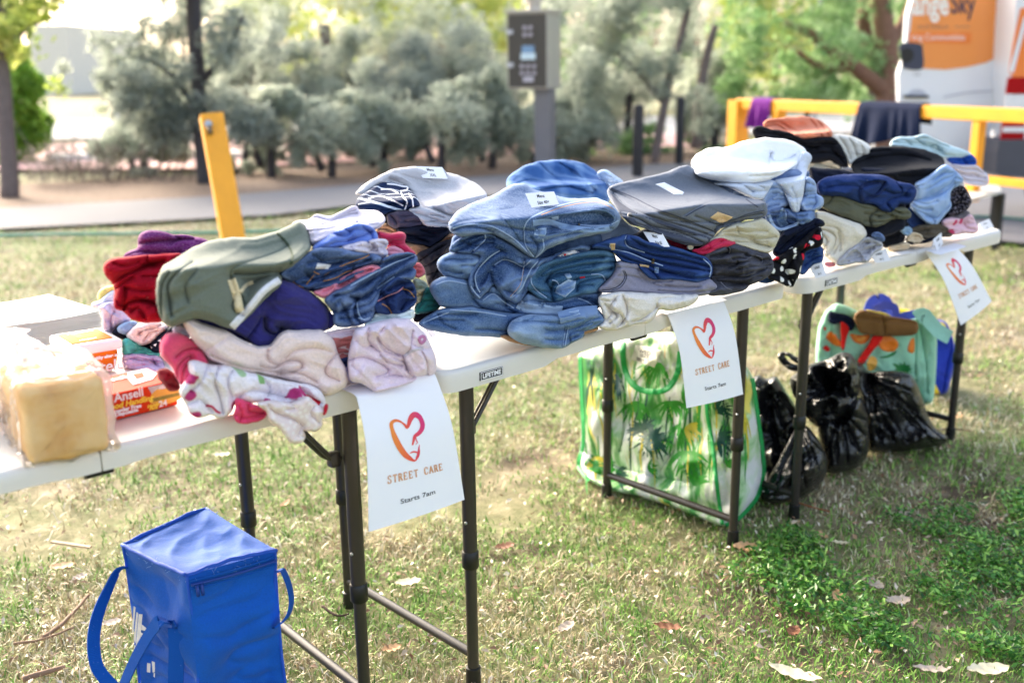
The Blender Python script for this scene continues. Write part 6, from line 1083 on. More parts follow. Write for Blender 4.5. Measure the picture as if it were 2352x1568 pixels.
# ------------------------------------------------------------------ shopping bags at the far end
pile('t1', (2070, 985), -45, 0); pile('t2', (2165, 908), -50, 0)
M_mint2 = cloth('mint_bag', '9fd9bd', 'plain', var=.08, rough=.6); M_or = mat('orange_print', 'ee7a1c', .5, var=.25, vs=50); M_or2 = mat('orange_flesh', 'f3b24a', .5, var=.15, vs=90); M_lf = mat('leaf_print', '1f7a3c', .5, var=.2); M_red2 = cloth('red_satin', 'e3201c'); M_navr = cloth('navy_rib', '17223f')
gY = garment('shopping_bag', 'royal blue and yellow woven shopping bag behind the mint one', V('G8', '735,255 780,185 850,155 900,190 980,250 1110,262 1200,330 1290,345 1375,352 1405,380 1450,500 1478,650 1442,800 1405,935 1368,968 1330,950 1290,960 1200,900 900,600 740,400'), cloth('bag_blue', '1a35b0', 'plain', var=.08, rough=.6), 't2', D=.25, R=.03, zmin=.004, cat='bag', cr=cr('G8', '1385,380 1440,560 1400,760 1370,950', .01, .02), step=4.5)
patch(gY, 'yellow_panel', V('G8', '960,250 1110,262 1200,330 1375,370 1390,440 1300,420 1150,350 1000,320'), mat('bag_yellow', 'f2d21c', .5), .004); patch(gY, 'yellow_panel', V('G8', '1292,860 1320,900 1345,960 1330,955 1290,958'), mat('bag_yellow', 'f2d21c', .5), .004)
gM = garment('shopping_bag', 'mint green shopping bag printed with oranges and leaves', V('G8', '318,740 320,560 342,390 395,275 480,205 590,240 665,285 800,300 1000,340 1150,335 1205,285 1240,330 1302,420 1316,500 1312,700 1300,880 1285,1020 1228,1052 1150,1010 900,1000 600,980 340,950'), M_mint2, 't1', D=.2, R=.03, zmin=.004, cat='bag', cr=cr('G8', '1150,350 1145,600 1150,840 1225,1040', .008, .02, '440,280 450,500 430,700', .006, .02, '1180,400 1230,700 1240,950', .01, .03), wr=(.005, .04, 80, 2), step=4.5)
for s, mm in (('600,458 680,470 762,468 750,515 700,545 640,530 610,495', M_or), ('618,465 680,476 745,472 735,508 695,532 645,520', M_or2), ('835,530 870,482 930,478 985,510 1000,560 960,605 890,605 845,575', M_or), ('735,700 770,645 815,660 825,710 790,765 745,760', M_or2), ('1075,590 1100,510 1132,495 1132,610 1095,615', M_or), ('395,490 430,440 480,470 520,520 560,560 480,560', M_or), ('370,580 400,555 435,590 410,608', M_red2), ('380,400 400,410 395,440 380,430', M_red2)): patch(gM, 'fruit_print', V('G8', s), mm, .0015)
patch(gM, 'leaf_print', V('G8', '840,655 900,640 960,610 990,598 960,640 900,660'), M_lf, .0015)
strokes(gM, 'leaf_print', [(V('G8', '1050,778 %f,%f %f,%f' % ((1050+ex)/2, (778+ey)/2-8, ex, ey)), .014) for ex, ey in ((950, 705), (975, 735), (1010, 700), (1050, 690), (1075, 715), (1100, 720), (1115, 750), (1115, 778), (970, 760))], M_lf)
gR = garment('gift_tray', 'brown card tray on top of the mint shopping bag', V('G8', '625,320 650,285 700,262 800,285 870,305 1000,332 1150,352 1170,430 1130,466 1000,472 880,474 760,462 680,448 660,390'), cloth('kraft_card', '7d5a34', var=.08, rough=.7), 't1', off=.10, D=.1, R=.008, zmin=None, cat='tray', cr=cr('G8', '870,320 880,400 890,470', .005, .006, '640,325 760,335 870,345 1000,350 1140,370', .004, .006), wr=(.001, .05, 0, 2), step=4.5)
garment('clothes_bundle', 'navy ribbed clothes inside the mint shopping bag', V('G8', '422,270 480,290 560,300 628,340 640,400 600,440 540,400 520,350 480,380 420,360'), M_navr, 't1', off=.06, D=.1, R=.012, zmin=None, cr=cr('G8', '430,320 520,330 620,380', .006, .01))
garment('ribbon', 'red satin ribbon hanging over the front of the mint bag', V('G8', '790,462 885,480 850,530 760,640 705,722 648,690 700,620 745,560'), M_red2, 't1', off=.07, D=.01, R=.005, zmin=None, grow=0)
garment('ribbon', 'red ribbon beside the navy ribbed clothes in the mint bag', V('G8', '515,345 560,365 602,405 570,480 545,620 525,600 522,500'), M_red2, 't1', off=.07, D=.01, R=.005, zmin=None, grow=0)
ty = float(gM.t(np.array(V('G8', '900,330')))[0])
ribbon('handle', [CAM+rays(p)[0]*(ty+.1) for p in V('G8', '745,290 775,200 840,165 890,180 930,240 985,330')], .035, up*.3+rt, cloth('bag_strap_blue', '5a63d6'), gY.obj)
ribbon('handle', [CAM+rays(p)[0]*(ty+.02) for p in V('G8', '800,260 880,225 960,240 990,320 1080,305 1160,290')], .03, up, cloth('bag_strap_blue', '5a63d6'), gY.obj)
ribbon('handle', [CAM+rays(p)[0]*(ty-.04) for p in V('G8', '1150,330 1205,300 1270,370 1340,440 1430,490')], .05, up+rt*.2, cloth('mint_strap', 'a5e0d8'), gM.obj)
garment('wrapped_gift', 'yellow and white printed paper sticking out of the card tray', V('G8', '690,275 740,260 820,280 900,290 950,320 930,335 850,300 760,305 700,290'), cloth('tissue_print', 'e8d24a', 'floral', 'f0f0ec', col3='e0604a'), 't1', off=.05, D=.06, R=.008, zmin=None)
# ------------------------------------------------------------------ ground
def poly_in(P, poly): return inside(np.asarray(P)[:, :2], np.asarray(poly)[:, :2])
def ground_mat():
    m, nt, b = newmat('lawn_soil'); v = coords(nt); n1 = noise(nt, v, .9, 5, .6); n2 = noise(nt, v, 14, 5, .7); n3 = noise(nt, v, 90, 3, .7)
    a = ramp(nt, n1, [(.38, (.17, .27, .06)), (.5, (.28, .28, .12)), (.62, (.40, .31, .20))]); b_ = ramp(nt, n2, [(.35, (.06, .055, .022)), (.5, (.18, .15, .08)), (.68, (.40, .33, .22))])
    n4 = noise(nt, v, 1.6, 5, .65); bm_ = ramp(nt, n4, [(.54, (0, 0, 0)), (.64, (1, 1, 1))]); so_ = ramp(nt, n2, [(.3, (.05, .032, .02)), (.55, (.12, .08, .05)), (.7, (.22, .165, .115))]); nt.links.new(mixrgb(nt, bm_, mixrgb(nt, .6, a, b_), so_), b.inputs['Base Color']); b.inputs['Roughness'].default_value = .95; bump(nt, b, n3, .6, .01); return m
def flat(name, pts, z, m, kind='structure', dens=None):
    Vt = [(p[0], p[1], z) for p in pts]; o = link(name, Vt, [tuple(range(len(Vt)))], m, smooth=False); tag(o, kind=kind); return o
# ground: one sheet to the horizon, finer near the tables
xs = np.r_[-400, -120, -40, -15, np.linspace(-6, 16, 90), 30, 60, 140, 500]; ys = np.r_[-400, -120, -40, -12, np.linspace(-4, 18, 90), 30, 60, 140, 500]
GX, GY = np.meshgrid(xs, ys); gp = np.c_[GX.ravel(), GY.ravel()]
def gz(P):
    P = np.atleast_2d(P); r = np.hypot(P[:, 0]-CAM[0], P[:, 1]-CAM[1]); return -.012+.012*fbm(P*.7, 2)*np.clip((r-5)/6, 0, 1)
nx_ = len(xs); gF = [(j*nx_+i, j*nx_+i+1, (j+1)*nx_+i+1, (j+1)*nx_+i) for j in range(len(ys)-1) for i in range(nx_-1)]
go = link('lawn', np.c_[gp, gz(gp)], gF, ground_mat(), origin=(0, 0, 0)); tag(go, kind='structure')
def asph(name, c1, c2):
    m, nt, b = newmat(name); v = coords(nt); n = noise(nt, v, 120, 3, .8); n2 = noise(nt, v, 1.2, 4)
    nt.links.new(mixrgb(nt, n2, mixrgb(nt, n, srgb(c1), srgb(c2)), srgb(c1)), b.inputs['Base Color']); b.inputs['Roughness'].default_value = .9; bump(nt, b, n, .4, .004); return m
far = [atz(x, y) for x, y in ((-900, 555), (-260, 503), (0, 483), (504, 454), (847, 426), (1109, 409), (1450, 384), (1640, 372))]; near = [atz(x, y) for x, y in ((-900, 640), (-260, 558), (0, 531), (621, 499), (793, 478), (1109, 454), (1450, 432), (1640, 424))]
path_poly = far+near[::-1]; flat('path', path_poly, .022, asph('path_concrete', '727074', '878588'))
drive_poly = [atz(x, y) for x, y in ((1950, 560), (2250, 556), (2700, 600), (3300, 640), (3300, 330), (2200, 350), (1900, 380))]; flat('car_park', drive_poly, .026, asph('asphalt', '6a686c', '86858a'))
mul = far+[atz(x, y) for x, y in ((2100, 330), (1700, 336), (1250, 352), (850, 376), (500, 402), (200, 420), (-260, 440), (-900, 480))]
mm_, nt_, b_ = newmat('mulch'); v_ = coords(nt_); nt_.links.new(ramp(nt_, noise(nt_, v_, 26, 5, .75), [(.3, srgb('4a382e')), (.5, srgb('7d6656')), (.7, srgb('a8917e'))]), b_.inputs['Base Color']); b_.inputs['Roughness'].default_value = 1
flat('mulch_bank', mul, .020, mm_)
hose = MB(); hp = [atz(x, y, .03) for x, y in ((-200, 545), (0, 541), (120, 538), (260, 537), (380, 535), (500, 534), (640, 530), (760, 527))]; hose.tube(crom(np.array(hp), .1, False), .014, 8); tag(hose.build('garden_hose', mat('hose_green', '3d8a78', .5)), 'thin green hose lying across the grass behind the nearest table', 'hose')
h2 = MB(); hp = [atz(x, y, .04) for x, y in ((2050, 502), (2200, 500), (2280, 497), (2420, 512), (2600, 540))]; h2.tube(crom(np.array(hp), .1, False), .009, 8); tag(h2.build('garden_hose', mat('hose_green', '3d8a78', .5)), 'green hose on the asphalt under the folding bench', 'hose')

# ------------------------------------------------------------------ grass, clover and litter
def blades(name, n, rmin, rmax, spread, h, w, cols, keep, lean=1.0, seed=1, zoff=-.008, p_green=None):
    R_ = np.random.default_rng(seed); r = np.exp(R_.uniform(math.log(rmin), math.log(rmax), n)); a = YAW+R_.uniform(-spread, spread, n); P = np.c_[CAM[0]+r*np.cos(a), CAM[1]+r*np.sin(a)]
    k = keep(P); P = P[k]; r = r[k]; n = len(P); sc = .75+.16*r; hh = h*sc*R_.uniform(.35, 1.25, n)*(1+.5*pn(P*3)); ww = w*sc*R_.uniform(.6, 1.3, n)
    az = R_.uniform(0, 2*math.pi, n); tl = np.abs(R_.normal(0, 1, n))*.65*lean+.25; d = np.c_[np.cos(az), np.sin(az)]; s = np.c_[-d[:, 1], d[:, 0]]
    z0 = np.full(n, zoff); b0 = np.c_[P-s*ww[:, None]/2, z0]; b1 = np.c_[P+s*ww[:, None]/2, z0]; t1 = np.minimum(tl, 1.45)
    mid = np.c_[P+d*(hh*.5*np.sin(t1*.7))[:, None], z0+hh*.5*np.cos(t1*.7)]; tip = np.c_[P+d*(hh*(.5*np.sin(t1*.7)+.5*np.sin(np.minimum(t1*1.5, 1.75))))[:, None], np.maximum(z0+hh*(.5*np.cos(t1*.7)+.5*np.cos(np.minimum(t1*1.5, 1.75))), .001)]
    m0 = mid-np.c_[s*ww[:, None]*.42, np.zeros(n)]; m1 = mid+np.c_[s*ww[:, None]*.42, np.zeros(n)]
    Vt = np.stack([b0, b1, m1, m0, tip], 1).reshape(-1, 3).astype(np.float32); i = np.arange(n)*5
    lv = np.stack([i, i+1, i+2, i+3, i+3, i+2, i+4], 1).ravel().astype(np.int32); me = bpy.data.meshes.new(name); me.vertices.add(len(Vt)); me.vertices.foreach_set('co', Vt.ravel())
    me.loops.add(len(lv)); me.loops.foreach_set('vertex_index', lv); me.polygons.add(2*n); ls = (np.repeat(np.arange(n)*7, 2)+np.tile([0, 4], n)).astype(np.int32); me.polygons.foreach_set('loop_start', ls)
    me.update(calc_edges=True); me.validate()
    g = np.clip(p_green(P)+R_.normal(0, .22, n), 0, 1) if p_green is not None else R_.uniform(0, 1, n)
    at = me.attributes.new('tone', 'FLOAT', 'POINT'); at.data.foreach_set('value', np.repeat(g, 5).astype(np.float32)); at2 = me.attributes.new('rnd', 'FLOAT', 'POINT'); at2.data.foreach_set('value', np.repeat(R_.uniform(0, 1, n), 5).astype(np.float32))
    m = MATS.get('blade_'+cols)
    if m is None:
        m, nt, b = newmat('blade_'+cols); a_ = nt.nodes.new('ShaderNodeAttribute'); a_.attribute_name = 'tone'; a2 = nt.nodes.new('ShaderNodeAttribute'); a2.attribute_name = 'rnd'
        gr = ramp(nt, a2.outputs['Fac'], [(0, (.04, .13, .012)), (.5, (.18, .38, .05)), (1, (.42, .60, .15))]); st = ramp(nt, a2.outputs['Fac'], [(0, (.22, .14, .08)), (.35, (.50, .40, .23)), (.75, (.72, .62, .42)), (1, (.86, .79, .64))])
        nt.links.new(mixrgb(nt, ramp(nt, a_.outputs['Fac'], [(.42, (0, 0, 0)), (.58, (1, 1, 1))]), st, gr), b.inputs['Base Color']); b.inputs['Roughness'].default_value = .6; b.inputs['Specular IOR Level'].default_value = .3; MATS['blade_'+cols] = m
    me.materials.append(m); o = bpy.data.objects.new(name, me); COL.objects.link(o); tag(o, kind='stuff'); return o
offroad = lambda P: (lambda Q: ~(poly_in(Q, path_poly) | poly_in(Q, drive_poly) | poly_in(Q, mul)))(P[:, :2]+.16*np.c_[pn(P[:, :2]*2.5), pn(P[:, :2]*2.5+40)]+.05*np.c_[pn(P[:, :2]*11), pn(P[:, :2]*11+40)])
pg = lambda P: .57+.60*fbm(P*1.3+3, 2)+.45*pn(P*6)-.12*np.clip((P[:, 0]+P[:, 1]*0-1.2)/3, -.6, .6)
bare = lambda P: fbm(P*1.7+21, 3)
near_k = lambda P: offroad(P) & (bare(P) < .36+RNG.normal(0, .13, len(P)))
o = blades('grass', 300000, 1.05, 13, .72, .023, .0029, 'a', near_k, lean=1.5, seed=2, p_green=pg); o['label'] = 'patchy green and straw coloured lawn grass'; o['category'] = 'grass'
tuf = lambda P: offroad(P) & (pn(P*2.3+40) > .22)
o = blades('dry_grass', 15000, 1.05, 9, .72, .055, .0026, 'a', tuf, lean=2.2, seed=5, p_green=lambda P: .22+.25*pn(P*4)); o['label'] = 'long dry straw tufts scattered through the lawn'; o['category'] = 'grass'
cl_polys = [[atz(x, y) for x, y in c] for c in (((1650, 1255), (1740, 1215), (1850, 1225), (1900, 1290), (1990, 1370), (2080, 1430), (2150, 1500), (2080, 1520), (1960, 1480), (1850, 1420), (1740, 1340)), ((2050, 1190), (2130, 1165), (2250, 1160), (2500, 1090), (2600, 1500), (2352, 1480), (2250, 1470), (2140, 1400), (2090, 1330), (2060, 1260)), ((2100, 1460), (2300, 1470), (2500, 1540), (2300, 1530)))]
def leaves_mesh(name, P, N_, L, W_, m, attr, cup=.2):
    """many small pointed leaves: P centres, N_ normals"""
    n = len(P); R_ = np.random.default_rng(len(P)); N_ = N_/np.linalg.norm(N_, axis=1)[:, None]; a = R_.normal(size=(n, 3)); a -= N_*(a*N_).sum(1)[:, None]; a /= np.linalg.norm(a, axis=1)[:, None]; b = np.cross(N_, a); L = np.broadcast_to(L, (n,))[:, None]; W_ = np.broadcast_to(W_, (n,))[:, None]
    Vt = np.stack([P-a*L/2, P-a*L*.1+b*W_/2+N_*W_*cup, P+a*L/2, P-a*L*.1-b*W_/2+N_*W_*cup], 1).reshape(-1, 3); i = np.arange(n)*4
    lv = np.stack([i, i+1, i+2, i, i+2, i+3], 1).ravel().astype(np.int32); me = bpy.data.meshes.new(name); me.vertices.add(len(Vt)); base = ORG.get('_', np.zeros(3)); me.vertices.foreach_set('co', Vt.astype(np.float32).ravel())
    me.loops.add(len(lv)); me.loops.foreach_set('vertex_index', lv); me.polygons.add(2*n); me.polygons.foreach_set('loop_start', (np.arange(2*n)*3).astype(np.int32)); me.update(calc_edges=True)
    at = me.attributes.new('rnd', 'FLOAT', 'POINT'); at.data.foreach_set('value', np.repeat(attr, 4).astype(np.float32)); me.materials.append(m); o = bpy.data.objects.new(name, me); COL.objects.link(o); return o
def leaf_mat(name, c1, c2, c3, tr=.35, rough=.55):
    if name in MATS: return MATS[name]
    m, nt, b = newmat(name); a = nt.nodes.new('ShaderNodeAttribute'); a.attribute_name = 'rnd'; c = ramp(nt, a.outputs['Fac'], [(0, srgb(c1)), (.5, srgb(c2)), (1, srgb(c3))]); nt.links.new(c, b.inputs['Base Color']); b.inputs['Roughness'].default_value = rough
    if tr:
        t = nt.nodes.new('ShaderNodeBsdfTranslucent'); nt.links.new(c, t.inputs[0]); mx = nt.nodes.new('ShaderNodeMixShader'); mx.inputs[0].default_value = tr; nt.links.new(b.outputs[0], mx.inputs[1]); nt.links.new(t.outputs[0], mx.inputs[2]); nt.links.new(mx.outputs[0], nt.nodes['Material Output'].inputs[0])
    MATS[name] = m; return m
R2 = np.random.default_rng(9); CP = []
for poly, nn in zip(cl_polys, (5200, 13500, 1600)):
    q = np.array(poly)[:, :2]; lo, hi = q.min(0)-.06, q.max(0)+.06; c = R2.uniform(lo, hi, (nn*3, 2)); d = segdist(c, q); ins = inside(c, q); k = (pn(c*4)+.5*pn(c*11)+R2.normal(0, .22, len(c)) > .22-.55*np.minimum(d, .16)/.16*ins+(~ins)*(.25+d*8)); CP.append(c[k][:nn])
CP = np.vstack(CP); zz = .004+.045*R2.uniform(0, 1, len(CP))*(.55+.7*np.clip(pn(CP*5)+.3, 0, 1))
o = leaves_mesh('clover', np.c_[CP, zz], np.c_[R2.normal(0, .6, (len(CP), 2)), np.ones(len(CP))], R2.gamma(4, .0040, len(CP))+.003, R2.uniform(.005, .0105, len(CP)), leaf_mat('clover_leaf', '1d4a12', '478a2a', '98c85c', .25, .4), R2.uniform(0, 1, len(CP)), .15); tag(o, 'dense low patch of small green clover like leaves', 'ground cover', kind='stuff')
# bark and leaf litter too small to count
n = 15000; r = np.exp(R2.uniform(math.log(1.1), math.log(11), n)); a = YAW+R2.uniform(-.72, .72, n); LP = np.c_[CAM[0]+r*np.cos(a), CAM[1]+r*np.sin(a)]; k = offroad(LP); LP = LP[k]; r = r[k]; n = len(LP)
sz = R2.uniform(.006, .022, n)*(.8+.12*r); o = leaves_mesh('leaf_litter', np.c_[LP, R2.uniform(.006, .02, n)], np.c_[R2.normal(0, .5, (n, 2)), np.ones(n)], sz, sz*R2.uniform(.25, .6, n), leaf_mat('litter', '7a5238', 'bc9a7a', 'eadfce', 0), R2.uniform(0, 1, n), .3); tag(o, 'small scraps of bark and dry leaf lying in the grass', 'leaf litter', kind='stuff')
# larger single leaves and sticks
M_leafs = [mat('dead_leaf_cream', 'e2d6b4', .7, var=.12, vs=60, bmp=.3, bs=200), mat('dead_leaf_tan', 'c29a72', .7, var=.2, vs=60, bmp=.3, bs=200), mat('dead_leaf_brown', '7d4f34', .7, var=.25, vs=60, bmp=.3, bs=200), mat('dead_leaf_grey', 'b5a596', .8, var=.2, vs=60, bmp=.3, bs=200)]
def dead_leaf(p, L, W_, rot, m, label, curl=.25):
    c = atz(*p); a = math.radians(rot); n = 14; Vt = []; F = []
    for lay in (0, -.0007):
        for i in range(n+1):
            t = i/n*2-1; w = W_/2*max(0, 1-abs(t)**2.2)**.7*(1+.12*math.sin(i*2.3+p[0])); 
            for s in (-1, -.5, 0, .5, 1):
                x = t*L/2; y = s*w; z = .012+abs(s)**1.5*w*curl+abs(t)**2*L*curl*.35+.002*math.sin(i*1.7+s*2)+lay; Vt.append(c+np.array([x*math.cos(a)-y*math.sin(a), x*math.sin(a)+y*math.cos(a), z]))
    for i in range(n):
        for j in range(4): q = i*5+j; F += [(q, q+5, q+6, q+1)]; q += (n+1)*5; F += [(q, q+1, q+6, q+5)]
    tag(link('dead_leaf', Vt, F, m), label, 'leaf', 'dead leaves on the grass')
DL = [((938, 1347), .074, .036, -28, 0, 'broad cream leaf lying between the table legs'), ((1714, 1268), .075, .055, -60, 1, 'large rounded tan leaf at the foot of the middle table\'s right leg'), ((2240, 1365), .085, .04, -60, 0, 'x'), ((1825, 1560), .12, .04, -75, 0, 'long cream leaf cut by the bottom edge of the photo'), ((2268, 1550), .10, .045, -38, 0, 'wide pale tan leaf in the bottom right corner'), ((1822, 1460), .05, .03, 20, 2, 'curled brown leaf left of the clover patch'), ((1925, 1382), .07, .03, 40, 1, 'tan curled leaf between the two clover patches'), ((1985, 1418), .09, .028, -70, 0, 'cream leaf poking out of the lower clover'), ((2062, 1390), .07, .04, -30, 3, 'grey brown leaf in the hollow of the clover'), ((2010, 1352), .06, .035, 60, 3, 'pale grey leaf with upturned edges beside the clover'), ((2138, 1548), .08, .025, -55, 3, 'narrow grey leaf near the bottom right corner'), ((1160, 1264), .06, .035, -20, 2, 'dark brown curled leaf right of the nearest poster'), ((1500, 940), .04, .02, 0, 0, 'x'), ((510, 1052), .07, .03, -40, 0, 'cream leaf on the grass under the leggings'), ((655, 1165), .06, .02, 30, 1, 'pale tan leaf beside the nearest table\'s rear leg'), ((145, 1310), .07, .035, -30, 1, 'pinkish tan leaf under the thin plank left of the cool bag'), ((185, 1335), .045, .03, 10, 3, 'small grey leaf left of the cool bag'), ((258, 1440), .05, .03, -10, 3, 'grey leaf behind the cool bag handle'), ((70, 1545), .06, .02, -35, 1, 'x'), ((1535, 1450), .07, .03, -60, 2, 'rusty brown leaf below the middle table\'s front leg'), ((1300, 1450), .06, .03, 10, 3, 'greyish leaf in the open grass below the palm print bag'), ((2190, 965), .08, .03, -30, 1, 'tan leaf beside the far table\'s front foot'), ((1890, 1238), .05, .02, 60, 1, 'small upright tan leaf on the grass in front of the rubbish bags'), ((1930, 1255), .05, .018, -60, 0, 'pale cream sliver of leaf above the clover gap'), ((630, 1330), .06, .02, 15, 2, 'brown bark piece right of the cool bag'), ((2070, 1190), .07, .025, -40, 3, 'pale bark sliver at the top of the right clover patch'), ((1120, 930), .05, .02, -40, 3, 'blurred pale leaf right of the brace'), ((900, 1500), .05, .03, -20, 1, 'brown leaf under the crossbar by the nearest poster'), ((1560, 1175), .05, .015, 40, 1, 'orange brown bark sliver under the palm print bag')]
for p, L, W_, rot, k, lb in DL:
    if lb != 'x': dead_leaf(p, L, W_, rot, M_leafs[k], lb)
def stick(pts, r, label, m=mat('twig', '8a6e58', .8, var=.25, vs=40, bmp=.4, bs=90)):
    P = crom(np.array([atz(x, y, .012) for x, y in pts]), .01, False); P = wob(P, .003, 25); s_ = MB(); s_.tube(P, [r*(1-.45*i/len(P)) for i in range(len(P))], 8); tag(s_.build('stick', m), label, 'stick', 'sticks on the grass')
stick([(52, 1560), (90, 1548), (150, 1530)], .008, 'thick brown stick at the bottom left edge'); stick([(98, 1462), (150, 1425), (205, 1365)], .006, 'long grey brown stick slanting left of the cool bag'); stick([(30, 1478), (90, 1468), (170, 1440)], .004, 'thin pale stick crossing the long slanting one'); stick([(2060, 1010), (2110, 995), (2170, 985), (2230, 990)], .005, 'thin stick on the grass right of the rubbish bags')
stick([(1800, 1142), (1850, 1160), (1905, 1175)], .003, 'reddish twig at the foot of the far table\'s near leg', mat('red_twig', '9a5a34', .8)); stick([(740, 1392), (775, 1412), (800, 1410)], .004, 'dark twig at the rear foot of the middle table', mat('dark_twig', '3d2a22', .9))
pk = MB(); a_, b_2 = atz(120, 1255), atz(210, 1268); dd_ = b_2-a_; pk.box((a_+b_2)/2+np.array([0, 0, .016]), (np.linalg.norm(dd_), .012, .006), math.atan2(dd_[1], dd_[0]), .001); tag(pk.build('wood_strip', mat('raw_wood', 'b59a80', .8), smooth=False), 'thin flat strip of pale wood on the grass left of the cool bag', 'wood')

# ------------------------------------------------------------------ trees and shrubs
def leafcloud(par, name, blobs, n, L, m, seed, droop=0, aspect=.35, thr=-.06):
    thr = -.20 if 'shrub' in par.name else thr; L = L*.85; aspect *= .85
    n = int(n*1.6)
    R_ = np.random.default_rng(seed); w = np.array([b[1][0]*b[1][1]*b[1][2] for b in blobs])**.7; k = R_.choice(len(blobs), n, p=w/w.sum()); C_ = np.array([b[0] for b in blobs])[k]; S_ = np.array([b[1] for b in blobs])[k]
    u = R_.normal(size=(n, 3)); u /= np.linalg.norm(u, axis=1)[:, None]; r = R_.uniform(0, 1, n)**.45; P = C_+u*S_*r[:, None]; P += .12*S_*np.c_[pn(P*2.2), pn(P*2.2+5), pn(P*2.2+9)]
    kk = pn(P*1.3+seed)+.6*pn(P*3.6+seed)+.25*pn(P*9+seed) > thr+.30*(r-.55); P = P[kk]; u = u[kk]; P = P[P[:, 2] > .03]; u = u[:len(P)]; n = len(P); nn = R_.normal(size=(n, 3)); nn[:, 2] = np.abs(nn[:, 2])+.2
    t = np.clip(.5+.45*fbm(P*1.3+seed, 2)+R_.normal(0, .16, n), 0, 1); sz = L*1.45*R_.uniform(.45, 1.4, n); o = leaves_mesh(name, P-ORG[par.name], nn, sz, sz*aspect, m, t); o.parent = par; return o
def limb(par, pts, r0, r1, m, name='limb'):
    P = crom(np.array(pts, float), .15, False); P = wob(P, .03, 2); mb = MB(); mb.tube(P, list(np.linspace(r0, r1, len(P))), 9); return mb.build(name, m, par)
M_bark = mat('bark_grey', '6b5f5c', .9, var=.3, vs=12, bmp=.6, bs=30); M_barkr = mat('bark_red', '7c5a48', .9, var=.3, vs=12, bmp=.6, bs=30); M_barkd = mat('bark_dark', '3f3a3c', .9, var=.2, vs=12, bmp=.6, bs=30)
LG = leaf_mat('leaf_greygreen', '7a867c', 'acb6a8', 'd8dccc', .6); LD = leaf_mat('leaf_dark', '66706c', '949e96', 'c2c9bc', .55); LB = leaf_mat('leaf_bright', '3f6a1c', '6b9a30', 'a0c455', .45); LS = leaf_mat('leaf_silver', '86927f', 'aab59f', 'd2d8c4', .5); LR = leaf_mat('leaf_fresh', '587a50', '8ab072', 'c0d6a4', .5); LY = leaf_mat('leaf_yellowgreen', '8aa244', 'b2c266', 'dcd888', .55); LP_ = leaf_mat('blossom_pink', 'b88088', 'd8a0a6', 'ecc6c6', .4); LT = leaf_mat('leaf_twiggy', '57504c', '7c736c', 'a39a90', .2)
def tree(name, label, base, dist, blobs_px, n, L, m, trunk=None, bark=M_bark, seed=1, asp=.35, limbs=(), lab='tree'):
    """blobs_px: (x, y, rx, ry) seen at depth dist, given a real depth of their own"""
    mpp = dist/FPX; b = atd(*base, dist); b[2] = 0; t = root(name, b, label, lab); bl = []; R_ = np.random.default_rng(seed)
    for x, y, rx, ry in blobs_px:
        c = atd(x, y, dist+R_.uniform(-.5, .5)*min(rx, 150)*mpp); bl.append((c, (rx*mpp*.95, rx*mpp, ry*mpp*.95)))
        for _ in range(4):
            q = c+R_.normal(0, .62, 3)*np.array([rx, rx, ry])*mpp; f = R_.uniform(.3, .65); bl.append((q, (rx*mpp*f, rx*mpp*f, ry*mpp*f*R_.uniform(.7, 1.5))))
    leafcloud(t, 'crown', bl, n, L, m, seed, 0, asp)
    if trunk:
        P = [atd(x, y, dist) for x, y, _ in trunk]; P[0][2] = -.05; mb = MB(); C_ = crom(np.array(P), .2, False); mb.tube(wob(C_, .02, 2), list(np.interp(np.linspace(0, 1, len(C_)), np.linspace(0, 1, len(trunk)), [q[2]*mpp/2 for q in trunk])), 12); mb.build('trunk', bark, t)
    for lm in limbs: limb(t, [atd(x, y, dist+o) for x, y, o in lm[0]], lm[1], lm[2], bark)
    return t
tree('gum_tree', 'grey smooth trunked tree at the left edge of the photo', (20, 445), 11.2, [(40, -60, 120, 130), (90, 90, 55, 60), (0, 60, 90, 90)], 2600, .10, LY, [(20, 446, 44), (14, 300, 38), (4, 160, 32), (-10, 0, 28), (-20, -120, 24)], seed=1, asp=.5, limbs=[([(0, 130, 0), (60, 60, .3), (120, 40, .5)], .05, .02), ([(-5, 60, 0), (50, -40, .2), (90, -100, .2)], .06, .02)])
tree('bright_bush', 'bright green bushy tree behind the left trunk', (60, 330), 15.5, [(50, 215, 60, 75), (35, 290, 55, 60), (75, 300, 45, 50), (20, 200, 40, 60)], 9000, .10, LB, [(50, 345, 20), (50, 250, 14)], seed=2, asp=.5)
tree('shrub', 'bare twiggy shrub at the left behind the path', (150, 440), 12.6, [(120, 370, 90, 50), (190, 400, 70, 35), (240, 380, 60, 50), (320, 400, 60, 35)], 1500, .05, LT, seed=3, limbs=[([(110+i*9, 442, .1*(i % 5)), (105+i*10+(i*53) % 40-20, 375+(i*29) % 20, .1*(i % 3)), (80+i*12+(i*71) % 90-45, 275+(i*37) % 80, .2)], .012, .003) for i in range(34)], lab='shrub')
tree('paperbark_tree', 'dark trunked tree with drooping grey green foliage behind the yellow post', (468, 425), 12.3, [(330, 80, 70, 70), (420, 40, 90, 60), (520, 90, 80, 90), (390, 170, 100, 60), (310, 235, 90, 55), (430, 265, 100, 60), (520, 230, 80, 90), (370, 300, 70, 40), (260, 180, 50, 40), (400, -60, 160, 80), (560, 300, 60, 50)], 19000, .085, LD, [(470, 428, 34), (462, 330, 30), (455, 200, 32), (447, 60, 34), (440, -80, 30)], M_barkd, seed=4, asp=.3, limbs=[([(458, 260, 0), (400, 180, .2), (330, 130, .3)], .05, .02), ([(455, 200, 0), (520, 120, -.1), (560, 40, -.2)], .05, .02), ([(460, 300, 0), (560, 250, .2), (620, 240, .3)], .05, .02)])
